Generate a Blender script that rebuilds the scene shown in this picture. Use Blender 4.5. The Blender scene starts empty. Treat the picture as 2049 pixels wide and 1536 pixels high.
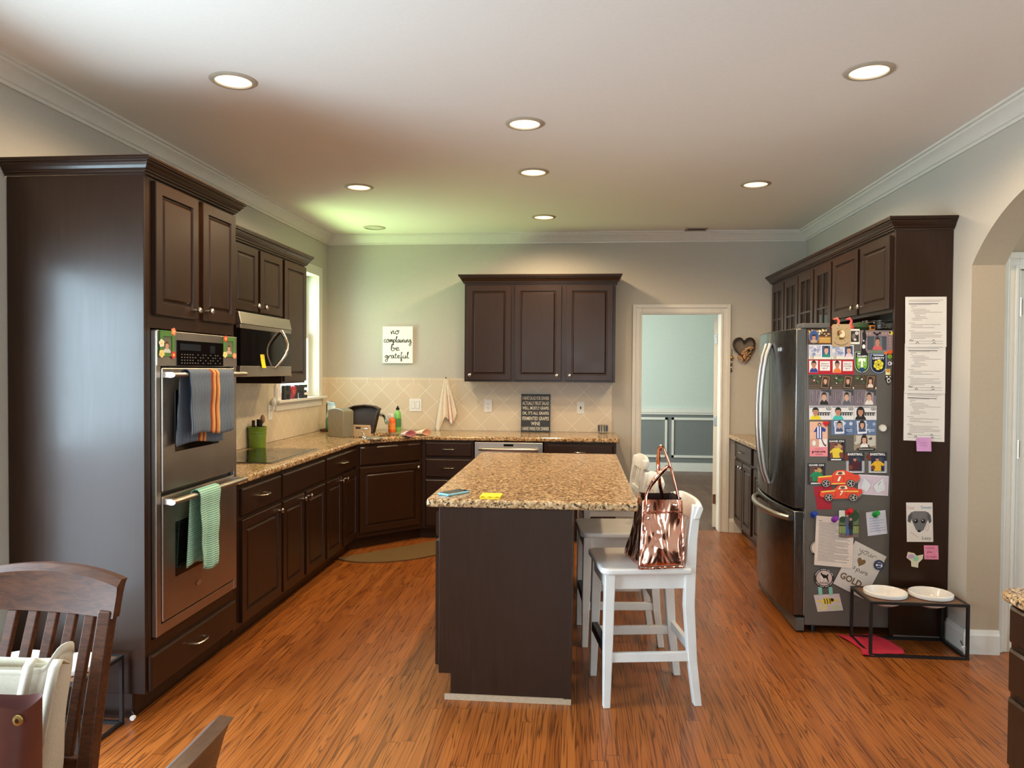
import bpy, bmesh, math, random
from mathutils import Vector, Matrix
RND = random.Random(11)
S = bpy.context.scene
C = S.collection
PI = math.pi
# ------------------------------------------------------------------ camera, world, lights, exposure
cam_data = bpy.data.cameras.new('camera')
cam_data.sensor_width = 36.0
cam_data.lens = 36.0 * 1494.7 / 2049.0
cam_data.clip_start = 0.02
camera = bpy.data.objects.new('camera', cam_data)
C.objects.link(camera)
CR = Vector((0.99600066, 0.08913276, 0.00616751))
CU = Vector((-0.00789173, 0.01900504, 0.99978824))
CF = Vector((-0.08899667, 0.99583842, -0.01963244))
CO = Vector((0, 0, 1.5007))
camera.matrix_world = Matrix(((CR.x, CU.x, -CF.x, CO.x), (CR.y, CU.y, -CF.y, CO.y), (CR.z, CU.z, -CF.z, CO.z), (0, 0, 0, 1)))
S.camera = camera
S.view_settings.view_transform = 'Standard'
S.view_settings.look = 'None'
S.view_settings.gamma = 1.0
S.view_settings.exposure = 0.75
S.cycles.max_bounces = 10
S.cycles.diffuse_bounces = 5
S.cycles.glossy_bounces = 4
S.cycles.transmission_bounces = 6
S.cycles.transparent_max_bounces = 8
S.cycles.sample_clamp_indirect = 4.0
S.cycles.use_denoising = True

world = bpy.data.worlds.new('sky')
S.world = world
world.use_nodes = True
wn = world.node_tree
wbg = wn.nodes['Background']
wtc = wn.nodes.new('ShaderNodeTexCoord')
wsep = wn.nodes.new('ShaderNodeSeparateXYZ')
wramp = wn.nodes.new('ShaderNodeValToRGB')
wmap = wn.nodes.new('ShaderNodeMapRange')
wmap.inputs[1].default_value = -0.2
wmap.inputs[2].default_value = 0.8
wn.links.new(wtc.outputs['Generated'], wsep.inputs[0])
wn.links.new(wsep.outputs['Z'], wmap.inputs[0])
wn.links.new(wmap.outputs[0], wramp.inputs[0])
wramp.color_ramp.elements[0].color = (0.75, 0.9, 0.85, 1)
wramp.color_ramp.elements[1].color = (0.6, 0.8, 1.0, 1)
wn.links.new(wramp.outputs[0], wbg.inputs[0])
wbg.inputs[1].default_value = 1.3

def area(name, loc, aim, sx, sy, watts, col):
    """daylight standing in a window opening"""
    l = bpy.data.lights.new(name, 'AREA')
    l.shape = 'RECTANGLE'
    l.size, l.size_y = sx, sy
    l.energy = watts
    l.color = col
    o = bpy.data.objects.new(name, l)
    C.objects.link(o)
    o.location = loc
    d = (Vector(aim) - Vector(loc)).normalized()
    o.rotation_euler = d.to_track_quat('-Z', 'Y').to_euler()
    return o
# daylight: kitchen window, glazed patio door on the left, windows behind the camera, next rooms
area('daylight_kitchen_window', (-2.95, 6.35, 1.95), (0, 6.2, 1.7), 1.3, 1.7, 24, (0.66, 0.86, 1.0))
area('lawn_glow_kitchen_window', (-3.3, 6.2, 0.75), (-1.2, 5.75, 2.78), 1.1, 1.1, 80, (0.66, 1.0, 0.32))
area('daylight_patio_door_sky', (-2.72, 1.78, 1.55), (0, 1.78, 1.5), 1.85, 0.95, 84, (0.62, 0.84, 1.0))
area('daylight_patio_door_deck', (-2.72, 1.78, 0.6), (0, 1.78, 0.6), 1.85, 0.95, 30, (0.7, 0.82, 1.0))
area('daylight_rear_windows', (0.3, -2.75, 1.6), (0.3, 3, 1.3), 3.6, 1.6, 40, (0.84, 0.92, 1.0))
area('daylight_far_room', (-1.3, 9.2, 1.55), (3, 9.4, 1.3), 2.4, 1.6, 78, (0.9, 1.0, 0.97))
area('daylight_hall', (4.6, 3.0, 1.5), (2.5, 3.6, 1.2), 1.0, 1.8, 9, (0.8, 0.9, 1.0))

def at(px, py, Y):
    """point on the plane y = Y that shows at this pixel of the 2049 x 1536 photograph"""
    d = CF + CR * ((px - 1024.5) / 1494.7) - CU * ((py - 768) / 1494.7)
    return CO + d * (Y / d.y)
# ------------------------------------------------------------------ materials
def lin(r, g, b):
    f = lambda v: (v / 255 / 12.92) if v / 255 <= 0.04045 else ((v / 255 + 0.055) / 1.055) ** 2.4
    return (f(r), f(g), f(b), 1.0)
MATS = {}
def new_mat(name):
    m = bpy.data.materials.new(name)
    m.use_nodes = True
    nt = m.node_tree
    return m, nt, nt.nodes['Principled BSDF']
def N(nt, t, **kw):
    n = nt.nodes.new(t)
    for k, v in kw.items():
        setattr(n, k, v)
    return n
def coords(nt, scale=(1, 1, 1), loc=(0, 0, 0), rot=(0, 0, 0)):
    tc = N(nt, 'ShaderNodeTexCoord')
    mp = N(nt, 'ShaderNodeMapping')
    mp.inputs['Scale'].default_value = scale
    mp.inputs['Location'].default_value = loc
    mp.inputs['Rotation'].default_value = rot
    nt.links.new(tc.outputs['Object'], mp.inputs[0])
    return mp.outputs[0]
def noise(nt, vec, scale, detail=3, rough=0.5, dist=0):
    n = N(nt, 'ShaderNodeTexNoise')
    n.inputs['Scale'].default_value = scale
    n.inputs['Detail'].default_value = detail
    n.inputs['Roughness'].default_value = rough
    n.inputs['Distortion'].default_value = dist
    if vec is not None:
        nt.links.new(vec, n.inputs['Vector'])
    return n.outputs['Fac']
def ramp(nt, fac, stops, interp='LINEAR'):
    r = N(nt, 'ShaderNodeValToRGB')
    e = r.color_ramp.elements
    r.color_ramp.interpolation = interp
    while len(e) < len(stops):
        e.new(0.5)
    for k, (p, c) in enumerate(stops):
        e[k].position = p
        e[k].color = c if len(c) == 4 else (*c, 1)
    nt.links.new(fac, r.inputs[0])
    return r.outputs[0]
def math_(nt, op, a, b=None):
    n = N(nt, 'ShaderNodeMath', operation=op)
    for k, v in ((0, a), (1, b)):
        if v is None:
            continue
        if isinstance(v, (int, float)):
            n.inputs[k].default_value = v
        else:
            nt.links.new(v, n.inputs[k])
    return n.outputs[0]
def mix(nt, fac, a, b, typ='MIX'):
    n = N(nt, 'ShaderNodeMix', data_type='RGBA', blend_type=typ)
    for i, v in ((0, fac), (6, a), (7, b)):
        if isinstance(v, (int, float)):
            n.inputs[i].default_value = v
        elif isinstance(v, tuple):
            n.inputs[i].default_value = v
        else:
            nt.links.new(v, n.inputs[i])
    return n.outputs[2]
def bump(nt, b, h, strength, dist=0.002):
    n = N(nt, 'ShaderNodeBump')
    n.inputs['Strength'].default_value = strength
    n.inputs['Distance'].default_value = dist
    nt.links.new(h, n.inputs['Height'])
    nt.links.new(n.outputs[0], b.inputs['Normal'])
def M(name, rgb, rough=0.5, metal=0.0, var=0.08, scale=25, bmp=0.0, stretch=(1, 1, 1), coat=0.0, spec=None, detail=3, sheen=0.0):
    """plain paint, metal, cloth ... : one colour with a slight procedural variation"""
    if name in MATS:
        return MATS[name]
    m, nt, b = new_mat(name)
    c = lin(*rgb)
    f = noise(nt, coords(nt, stretch), scale, detail)
    lo = tuple(v * (1 - var) for v in c[:3]) + (1,)
    hi = tuple(min(1, v * (1 + var)) for v in c[:3]) + (1,)
    nt.links.new(ramp(nt, f, [(0.3, lo), (0.7, hi)]), b.inputs['Base Color'])
    b.inputs['Roughness'].default_value = rough
    b.inputs['Metallic'].default_value = metal
    b.inputs['Coat Weight'].default_value = coat
    b.inputs['Coat Roughness'].default_value = 0.1
    if spec is not None:
        b.inputs['Specular IOR Level'].default_value = spec
    if sheen:
        b.inputs['Sheen Weight'].default_value = sheen
    if bmp:
        bump(nt, b, f, bmp)
    MATS[name] = m
    return m
def flat(rgb, rough=0.45):
    return M('print_%d_%d_%d' % rgb, rgb, rough, var=0.05, scale=90)

def make_wood_dark():
    m, nt, b = new_mat('espresso_stained_wood')
    v = coords(nt, (26, 26, 1.6))
    g = noise(nt, v, 3.0, 6, 0.6, 0.6)
    w = noise(nt, coords(nt, (1.2, 1.2, 0.6)), 2.2, 3)
    c1 = ramp(nt, g, [(0.3, lin(31, 17, 8)), (0.55, lin(42, 24, 12)), (0.75, lin(53, 32, 18))])
    c2 = mix(nt, w, c1, lin(46, 25, 12))
    nt.links.new(c2, b.inputs['Base Color'])
    r = ramp(nt, g, [(0.2, (0.33,) * 3), (0.8, (0.43,) * 3)])
    nt.links.new(r, b.inputs['Roughness'])
    b.inputs['Specular IOR Level'].default_value = 0.24
    b.inputs['Coat Weight'].default_value = 0.24
    blot = noise(nt, coords(nt, loc=(2, 7, 3)), 5.5, 5, 0.65)
    nt.links.new(ramp(nt, blot, [(0.3, (0.14,) * 3), (0.7, (0.27,) * 3)]), b.inputs['Coat Roughness'])
    bump(nt, b, g, 0.05, 0.001)
    return m
WOOD = make_wood_dark()
def make_chair_wood():
    m, nt, b = new_mat('brown_stained_chair_wood')
    g = noise(nt, coords(nt, (4, 20, 20)), 4.0, 5, 0.6, 0.8)
    k = noise(nt, coords(nt, (1, 1, 1)), 8.0, 2)
    c1 = ramp(nt, g, [(0.3, lin(58, 32, 18)), (0.7, lin(100, 60, 36))])
    nt.links.new(mix(nt, math_(nt, 'MULTIPLY', k, 0.4), c1, lin(70, 38, 24)), b.inputs['Base Color'])
    b.inputs['Roughness'].default_value = 0.38
    b.inputs['Specular IOR Level'].default_value = 0.25
    bump(nt, b, g, 0.06, 0.001)
    return m
CHAIRWOOD = make_chair_wood()
def make_granite():
    m, nt, b = new_mat('speckled_gold_brown_granite')
    v = coords(nt)
    n1 = noise(nt, v, 54, 5, 0.68, 0.4)
    n2 = noise(nt, coords(nt, loc=(3, 5, 1)), 78, 4, 0.6)
    n3 = noise(nt, coords(nt, loc=(9, 2, 4)), 50, 4, 0.6, 0.4)
    base = ramp(nt, n1, [(0.30, lin(96, 68, 46)), (0.43, lin(152, 116, 78)), (0.52, lin(186, 152, 108)), (0.62, lin(212, 188, 150)), (0.75, lin(182, 148, 106))])
    dk = ramp(nt, n2, [(0.40, (1, 1, 1)), (0.45, (0, 0, 0))])
    c = mix(nt, dk, base, lin(58, 42, 32))
    dk2 = ramp(nt, n3, [(0.35, (1, 1, 1)), (0.39, (0, 0, 0))])
    c = mix(nt, dk2, c, lin(34, 26, 22))
    lt = ramp(nt, n3, [(0.64, (0, 0, 0)), (0.70, (1, 1, 1))])
    c = mix(nt, lt, c, lin(226, 204, 168))
    nt.links.new(c, b.inputs['Base Color'])
    b.inputs['Roughness'].default_value = 0.16
    return m
GRANITE = make_granite()
def make_floor(name, cols, rough):
    m, nt, b = new_mat(name)
    tc = N(nt, 'ShaderNodeTexCoord')
    sp = N(nt, 'ShaderNodeSeparateXYZ')
    nt.links.new(tc.outputs['Object'], sp.inputs[0])
    W, L = 0.0585, 1.3
    xi = math_(nt, 'FLOOR', math_(nt, 'DIVIDE', sp.outputs[0], W))
    wn1 = N(nt, 'ShaderNodeTexWhiteNoise', noise_dimensions='1D')
    nt.links.new(xi, wn1.inputs['W'])
    yo = math_(nt, 'ADD', sp.outputs[1], math_(nt, 'MULTIPLY', wn1.outputs['Value'], 7.0))
    yj = math_(nt, 'FLOOR', math_(nt, 'DIVIDE', yo, L))
    cmb = N(nt, 'ShaderNodeCombineXYZ')
    nt.links.new(xi, cmb.inputs[0])
    nt.links.new(yj, cmb.inputs[1])
    wn2 = N(nt, 'ShaderNodeTexWhiteNoise', noise_dimensions='2D')
    nt.links.new(cmb.outputs[0], wn2.inputs['Vector'])
    rnd = wn2.outputs['Value']
    # grain coordinates: stretched along the board, shifted for each board
    gv = N(nt, 'ShaderNodeCombineXYZ')
    nt.links.new(math_(nt, 'ADD', math_(nt, 'MULTIPLY', sp.outputs[0], 26.0), math_(nt, 'MULTIPLY', rnd, 90.0)), gv.inputs[0])
    nt.links.new(math_(nt, 'ADD', math_(nt, 'MULTIPLY', sp.outputs[1], 0.75), math_(nt, 'MULTIPLY', rnd, 33.0)), gv.inputs[1])
    g0 = noise(nt, gv.outputs[0], 1.0, 2, 0.5, 0.3)
    rings = math_(nt, 'FRACT', math_(nt, 'MULTIPLY', g0, 9.0))      # contour lines of a stretched noise: cathedral grain
    line = ramp(nt, rings, [(0.0, (1, 1, 1)), (0.10, (0.85,) * 3), (0.34, (0, 0, 0)), (0.9, (0, 0, 0)), (1.0, (0.7,) * 3)])
    fine = noise(nt, gv.outputs[0], 7.0, 4, 0.7)
    base = ramp(nt, rnd, [(0.0, lin(*cols[0])), (0.35, lin(*cols[1])), (0.7, lin(*cols[2])), (1.0, lin(*cols[3]))])
    c = mix(nt, math_(nt, 'MULTIPLY', fine, 0.35), base, lin(*cols[4]))
    lf = N(nt, 'ShaderNodeSeparateColor')
    nt.links.new(line, lf.inputs[0])
    c = mix(nt, math_(nt, 'MULTIPLY', lf.outputs[0], 0.8), c, lin(*cols[4]))
    fx = math_(nt, 'FRACT', math_(nt, 'DIVIDE', sp.outputs[0], W))
    ex = math_(nt, 'ABSOLUTE', math_(nt, 'SUBTRACT', fx, 0.5))
    gx = math_(nt, 'GREATER_THAN', ex, 0.484)
    fy = math_(nt, 'FRACT', math_(nt, 'DIVIDE', yo, L))
    gy = math_(nt, 'GREATER_THAN', math_(nt, 'ABSOLUTE', math_(nt, 'SUBTRACT', fy, 0.5)), 0.4988)
    gap = math_(nt, 'MAXIMUM', gx, gy)
    c = mix(nt, math_(nt, 'MULTIPLY', gap, 0.7), c, lin(48, 20, 8))
    nt.links.new(c, b.inputs['Base Color'])
    wear = noise(nt, coords(nt, (1, 1, 1)), 1.7, 4)
    nt.links.new(ramp(nt, wear, [(0.3, (rough,) * 3), (0.7, (rough + 0.12,) * 3)]), b.inputs['Roughness'])
    h = math_(nt, 'SUBTRACT', math_(nt, 'MULTIPLY', fine, 0.2), math_(nt, 'ADD', gap, math_(nt, 'MULTIPLY', lf.outputs[0], 0.25)))
    bump(nt, b, h, 0.18, 0.0015)
    return m
FLOOR = make_floor('oak_strip_floor', [(148, 82, 30), (162, 92, 36), (172, 101, 43), (154, 86, 33), (70, 30, 9)], 0.26)
FLOORSHEEN = make_floor('sheen_tinted_oak_floor', [(96, 62, 42), (110, 74, 52), (120, 82, 58), (104, 68, 46), (62, 38, 26)], 0.3)  # far room oak: grey daylight sheen put into the board colours
def make_tile(name, rot, w, h):
    m, nt, b = new_mat(name)
    tc = N(nt, 'ShaderNodeTexCoord')
    sp = N(nt, 'ShaderNodeSeparateXYZ')
    nt.links.new(tc.outputs['Object'], sp.inputs[0])
    cb = N(nt, 'ShaderNodeCombineXYZ')
    nt.links.new(math_(nt, 'ADD', sp.outputs[0], sp.outputs[1]), cb.inputs[0])
    nt.links.new(sp.outputs[2], cb.inputs[1])
    mp = N(nt, 'ShaderNodeMapping')
    mp.inputs['Rotation'].default_value = (0, 0, rot)
    nt.links.new(cb.outputs[0], mp.inputs[0])
    br = N(nt, 'ShaderNodeTexBrick')
    br.offset = 0.0
    br.inputs['Scale'].default_value = 1.0
    br.inputs['Brick Width'].default_value = w
    br.inputs['Row Height'].default_value = h
    br.inputs['Mortar Size'].default_value = 0.0028
    br.inputs['Mortar Smooth'].default_value = 0.1
    br.inputs['Color1'].default_value = lin(216, 200, 174)
    br.inputs['Color2'].default_value = lin(208, 190, 162)
    br.inputs['Mortar'].default_value = lin(232, 222, 202)
    nt.links.new(mp.outputs[0], br.inputs['Vector'])
    mo = noise(nt, coords(nt), 11, 5, 0.6)
    c = mix(nt, math_(nt, 'MULTIPLY', mo, 0.35), br.outputs['Color'], lin(222, 208, 184))
    nt.links.new(c, b.inputs['Base Color'])
    b.inputs['Roughness'].default_value = 0.3
    bump(nt, b, math_(nt, 'SUBTRACT', 1.0, br.outputs['Fac']), 0.3, 0.002)
    return m
TILE = make_tile('beige_diagonal_tile', PI / 4, 0.1524, 0.1524)
TILEROW = make_tile('beige_border_tile', 0, 0.1524, 0.2)
def make_steel(name, rgb, rough, stretch, metal=1.0):
    m, nt, b = new_mat(name)
    f = noise(nt, coords(nt, stretch), 6, 4, 0.6)
    c = lin(*rgb)
    nt.links.new(ramp(nt, f, [(0.3, tuple(v * 0.9 for v in c[:3])), (0.7, c)]), b.inputs['Base Color'])
    b.inputs['Metallic'].default_value = metal
    nt.links.new(ramp(nt, f, [(0.2, (rough * 0.9,) * 3), (0.8, (rough * 1.15,) * 3)]), b.inputs['Roughness'])
    return m
STEEL = make_steel('brushed_stainless_steel', (196, 188, 180), 0.32, (60, 1.5, 1.5))
STEELV = make_steel('dark_stainless_steel', (118, 116, 114), 0.26, (60, 60, 1.0))
CHROME = make_steel('polished_chrome', (220, 220, 222), 0.12, (4, 4, 4))
NICKEL = make_steel('satin_nickel', (206, 198, 186), 0.22, (5, 5, 5))
ROSE = None
def make_rose():
    m, nt, b = new_mat('rose_gold_metallic_vinyl')
    f = noise(nt, coords(nt, (1, 1, 0.5)), 7, 2, 0.45, 1.2)
    nt.links.new(ramp(nt, f, [(0.3, lin(214, 150, 128)), (0.7, lin(236, 184, 164))]), b.inputs['Base Color'])
    b.inputs['Metallic'].default_value = 1.0
    b.inputs['Roughness'].default_value = 0.13
    bump(nt, b, f, 0.75, 0.05)
    return m
ROSE = make_rose()
def make_glass(name, col, rough):
    m, nt, b = new_mat(name)
    f = noise(nt, coords(nt), 3, 2)
    nt.links.new(ramp(nt, f, [(0.3, tuple(v * 0.97 for v in col)), (0.7, col)]), b.inputs['Base Color'])
    b.inputs['Transmission Weight'].default_value = 1.0
    b.inputs['Roughness'].default_value = rough
    b.inputs['IOR'].default_value = 1.45
    return m
GLASS = make_glass('clear_glass', (0.95, 0.97, 0.97), 0.0)
SMOKE = make_glass('smoky_glass', (0.75, 0.75, 0.75), 0.05)
def make_pane():
    """thin window pane: see-through with a faint mirror sheen"""
    m, nt, b = new_mat('window_pane_glass')
    out = nt.nodes['Material Output']
    tr = N(nt, 'ShaderNodeBsdfTransparent')
    gl = N(nt, 'ShaderNodeBsdfGlossy')
    gl.inputs['Roughness'].default_value = 0.02
    fr = N(nt, 'ShaderNodeFresnel')
    fr.inputs[0].default_value = 1.35
    gm = N(nt, 'ShaderNodeNewGeometry')
    f = noise(nt, coords(nt), 2, 1)
    nt.links.new(ramp(nt, f, [(0.3, (0.93, 0.96, 0.96)), (0.7, (0.96, 0.98, 0.98))]), tr.inputs[0])
    mx = N(nt, 'ShaderNodeMixShader')
    nt.links.new(math_(nt, 'MULTIPLY', fr.outputs[0], math_(nt, 'SUBTRACT', 1.0, gm.outputs['Backfacing'])), mx.inputs[0])
    nt.links.new(tr.outputs[0], mx.inputs[1])
    nt.links.new(gl.outputs[0], mx.inputs[2])
    nt.links.new(mx.outputs[0], out.inputs[0])
    return m
PANE = make_pane()
def make_emit(name, col, strength):
    m, nt, b = new_mat(name)
    f = noise(nt, coords(nt), 4, 1)
    nt.links.new(ramp(nt, f, [(0.2, tuple(v * 0.96 for v in col)), (0.8, col)]), b.inputs['Emission Color'])
    b.inputs['Emission Strength'].default_value = strength
    b.inputs['Base Color'].default_value = (0.8, 0.8, 0.8, 1)
    return m
LAMP = make_emit('glowing_lamp_lens', (1.0, 0.72, 0.36), 1.5)
def make_towel(name, a, bcol, freq, axis):
    m, nt, b = new_mat(name)
    tc = N(nt, 'ShaderNodeTexCoord')
    sp = N(nt, 'ShaderNodeSeparateXYZ')
    nt.links.new(tc.outputs['Object'], sp.inputs[0])
    s = math_(nt, 'SINE', math_(nt, 'MULTIPLY', sp.outputs[axis], freq))
    f = math_(nt, 'ADD', math_(nt, 'MULTIPLY', s, 0.5), 0.5)
    c = ramp(nt, f, [(0.2, lin(*a)), (0.8, lin(*bcol))])
    n = noise(nt, coords(nt), 160, 2)
    nt.links.new(mix(nt, math_(nt, 'MULTIPLY', n, 0.3), c, lin(*a)), b.inputs['Base Color'])
    b.inputs['Roughness'].default_value = 0.95
    bump(nt, b, f, 0.6, 0.003)
    return m
WALLP = M('warm_grey_wall_paint', (190, 184, 172), 0.65, var=0.02, scale=60, bmp=0.05)
CEILP = M('flat_ceiling_paint', (230, 224, 216), 0.85, var=0.015, scale=70, bmp=0.05)
TRIMP = M('white_semi_gloss_trim', (220, 216, 206), 0.35, var=0.02)
HALLP_ARCHSHADE = M('tan_hall_paint_and_arch_shade', (176, 158, 134), 0.65, var=0.02, scale=60)  # colour of the hall walls; on the arch it stands in for warm shade
FARP = M('pale_green_grey_paint', (196, 204, 196), 0.6, var=0.02)
FARLOW = M('slate_grey_wainscot_paint', (120, 123, 121), 0.5, var=0.02)
WHITE = M('white_paint', (226, 224, 218), 0.35, var=0.03)
STOOLW = M('white_stool_lacquer', (222, 220, 214), 0.38, var=0.04, scale=14)
BLACK = M('black_plastic', (18, 17, 17), 0.4, var=0.1)
BLACKG = M('black_glass', (8, 8, 9), 0.06, var=0.1)
BLACKM = M('black_painted_steel', (22, 20, 19), 0.45, var=0.1)
FRIDGEG = M('grey_painted_steel', (92, 88, 83), 0.42, var=0.04, bmp=0.03, scale=200)
CERAMIC = M('white_ceramic', (236, 232, 226), 0.15, var=0.02)
DARKIN = M('dark_interior', (12, 10, 9), 0.8, var=0.1)
PLATE = M('white_plastic_plate', (232, 230, 224), 0.3, var=0.02)
PAPER = M('white_paper', (228, 224, 218), 0.7, var=0.03, scale=12)
INK = M('grey_printed_ink', (120, 112, 108), 0.8, var=0.1)
INKD = M('black_ink', (34, 32, 34), 0.8, var=0.1)
# ------------------------------------------------------------------ mesh builder
ORG = {}
class MB:
    def __init__(s, mat=None, T=None):
        s.v, s.f, s.mi, s.mats, s.k, s.T = [], [], [], [], 0, T
        if mat:
            s.use(mat)
    def use(s, mat):
        if mat not in s.mats:
            s.mats.append(mat)
        s.k = s.mats.index(mat)
        return s
    def pt(s, p):
        s.v.append(tuple(s.T(*p)) if s.T else tuple(p))
        return len(s.v) - 1
    def face(s, idx):
        s.f.append(tuple(idx))
        s.mi.append(s.k)
    def poly(s, pts):
        s.face([s.pt(p) for p in pts])
    def box(s, x0, y0, z0, x1, y1, z1):
        i = [s.pt(p) for p in ((x0, y0, z0), (x1, y0, z0), (x1, y1, z0), (x0, y1, z0), (x0, y0, z1), (x1, y0, z1), (x1, y1, z1), (x0, y1, z1))]
        for q in ((3, 2, 1, 0), (4, 5, 6, 7), (0, 1, 5, 4), (1, 2, 6, 5), (2, 3, 7, 6), (3, 0, 4, 7)):
            s.face([i[k] for k in q])
        return s
    def hexa(s, lo, hi):
        """solid between two quads"""
        i = [s.pt(p) for p in lo] + [s.pt(p) for p in hi]
        for q in ((3, 2, 1, 0), (4, 5, 6, 7), (0, 1, 5, 4), (1, 2, 6, 5), (2, 3, 7, 6), (3, 0, 4, 7)):
            s.face([i[k] for k in q])
        return s
    def loft(s, rings, cap0=True, cap1=True, closed=True):
        ids = [[s.pt(p) for p in r] for r in rings]
        n = len(ids[0])
        for a, b in zip(ids, ids[1:]):
            for k in range(n if closed else n - 1):
                s.face((a[k], a[(k + 1) % n], b[(k + 1) % n], b[k]))
        if cap0 and closed:
            s.face(ids[0][::-1])
        if cap1 and closed:
            s.face(ids[-1])
        return s
    def lathe(s, prof, o=(0, 0, 0), n=24, cap0=True, cap1=True, ax='z'):
        rings = []
        for r, z in prof:
            rg = []
            for k in range(n):
                t = 2 * PI * k / n
                a, b = r * math.cos(t), r * math.sin(t)
                p = (a, b, z) if ax == 'z' else ((z, a, b) if ax == 'x' else (a, z, b))
                rg.append((o[0] + p[0], o[1] + p[1], o[2] + p[2]))
            rings.append(rg)
        return s.loft(rings, cap0, cap1)
    def tube(s, pts, r, n=8, rx=None):
        """round (or flattened) bar through points"""
        P = [Vector(p) for p in pts]
        rings = []
        ref = None
        for i, p in enumerate(P):
            d = (P[min(i + 1, len(P) - 1)] - P[max(i - 1, 0)]).normalized()
            if ref is None:
                ref = Vector((0, 0, 1)) if abs(d.z) < 0.9 else Vector((1, 0, 0))
            u = (ref - d * ref.dot(d)).normalized()
            w = d.cross(u)
            ref = u
            ri = r[i] if isinstance(r, (list, tuple)) else r
            rw = ri if rx is None else rx
            rings.append([p + u * (ri * math.cos(2 * PI * k / n)) + w * (rw * math.sin(2 * PI * k / n)) for k in range(n)])
        return s.loft(rings)
    def bar(s, p, q, w, h, ref=(0, 0, 1), w2=None, h2=None):
        """straight bar of rectangular section w (across) x h (along ref)"""
        p, q = Vector(p), Vector(q)
        d = (q - p).normalized()
        ref = Vector(ref)
        u = (ref - d * ref.dot(d)).normalized()
        v = d.cross(u)
        w2, h2 = w2 or w, h2 or h
        rings = [[c + v * (a * ww / 2) + u * (b * hh / 2) for a, b in ((-1, -1), (1, -1), (1, 1), (-1, 1))] for c, ww, hh in ((p, w, h), (q, w2, h2))]
        return s.loft(rings)
    def prism(s, pts, z0, z1):
        return s.loft([[(x, y, z0) for x, y in pts], [(x, y, z1) for x, y in pts]])
    def rings(s, a0, b0, a1, b1, prof):
        """nested rectangles in the a-b plane, each (inset, c): door and drawer fronts"""
        R_ = [[(a0 + i, b0 + i, c), (a1 - i, b0 + i, c), (a1 - i, b1 - i, c), (a0 + i, b1 - i, c)] for i, c in prof]
        return s.loft(R_)
    def grid(s, fn, nu, nv):
        ids = [[s.pt(fn(u / nu, v / nv)) for u in range(nu + 1)] for v in range(nv + 1)]
        for v in range(nv):
            for u in range(nu):
                s.face((ids[v][u], ids[v][u + 1], ids[v + 1][u + 1], ids[v + 1][u]))
        return s
    # flat shapes in the a-b plane at depth c (print on cards, signs ...)
    def rect(s, a0, b0, a1, b1, c):
        s.poly([(a0, b0, c), (a1, b0, c), (a1, b1, c), (a0, b1, c)])
        return s
    def shape(s, pts, c):
        s.poly([(a, b, c) for a, b in pts])
        return s
    def disc(s, a, b, ra, rb, c, n=20, t0=0.0, t1=2 * PI):
        full = abs(t1 - t0 - 2 * PI) < 1e-6
        k = n if full else n + 1
        s.poly([(a + ra * math.cos(t0 + (t1 - t0) * i / n), b + rb * math.sin(t0 + (t1 - t0) * i / n), c) for i in range(k)])
        return s
    def ring(s, a, b, r0, r1, c, n=28):
        for i in range(n):
            t, u = 2 * PI * i / n, 2 * PI * (i + 1) / n
            s.poly([(a + r0 * math.cos(t), b + r0 * math.sin(t), c), (a + r1 * math.cos(t), b + r1 * math.sin(t), c), (a + r1 * math.cos(u), b + r1 * math.sin(u), c), (a + r0 * math.cos(u), b + r0 * math.sin(u), c)])
        return s
    def stroke(s, pts, w, c, smooth=4):
        """pen stroke: a ribbon along a smoothed line"""
        P = [Vector((p[0], p[1])) for p in pts]
        if smooth and len(P) > 2:
            Q = []
            for i in range(len(P) - 1):
                p0, p1, p2, p3 = P[max(i - 1, 0)], P[i], P[i + 1], P[min(i + 2, len(P) - 1)]
                for k in range(smooth):
                    t = k / smooth
                    Q.append(0.5 * ((2 * p1) + (p2 - p0) * t + (2 * p0 - 5 * p1 + 4 * p2 - p3) * t * t + (3 * p1 - p0 - 3 * p2 + p3) * t ** 3))
            P = Q + [P[-1]]
        L, Rr = [], []
        for i, p in enumerate(P):
            d = P[min(i + 1, len(P) - 1)] - P[max(i - 1, 0)]
            if d.length < 1e-9:
                d = Vector((1, 0))
            d.normalize()
            n = Vector((-d.y, d.x)) * (w / 2)
            L.append(s.pt((p.x + n.x, p.y + n.y, c)))
            Rr.append(s.pt((p.x - n.x, p.y - n.y, c)))
        for i in range(len(P) - 1):
            s.face((L[i], Rr[i], Rr[i + 1], L[i + 1]))
        return s
    def text(s, string, a, b, h, c, w=None, bold=0.0, align='C', shear=0.0, rot=0.0, spacing=1.0):
        vs, fs, bw, bh = text_geo(string, bold, shear, spacing)
        k = h / bh
        kx = (w / bw) if w else k
        off = {'C': -bw / 2, 'L': 0.0, 'R': -bw}[align]
        ca, sa = math.cos(rot), math.sin(rot)
        ids = []
        for x, y in vs:
            X, Y = (x + off) * kx, y * k - h / 2
            ids.append(s.pt((a + X * ca - Y * sa, b + X * sa + Y * ca, c)))
        for f in fs:
            s.face([ids[q] for q in f])
        return s
    def build(s, name, parent=None, smooth=None, bev=0.0, seg=2, solid=0.0, sub=0, solid_off=0.0):
        me = bpy.data.meshes.new(name)
        o = bpy.data.objects.new(name, me)
        off = ORG.get(parent.name, Vector((0, 0, 0))) if parent else Vector((0, 0, 0))
        me.from_pydata([tuple(Vector(p) - off) for p in s.v], [], s.f)
        for m in s.mats:
            me.materials.append(m)
        me.polygons.foreach_set('material_index', s.mi)
        bm = bmesh.new()
        bm.from_mesh(me)
        bmesh.ops.recalc_face_normals(bm, faces=bm.faces)
        bm.to_mesh(me)
        bm.free()
        if smooth is not None:
            me.polygons.foreach_set('use_smooth', [True] * len(me.polygons))
            me.set_sharp_from_angle(angle=math.radians(smooth))
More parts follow.
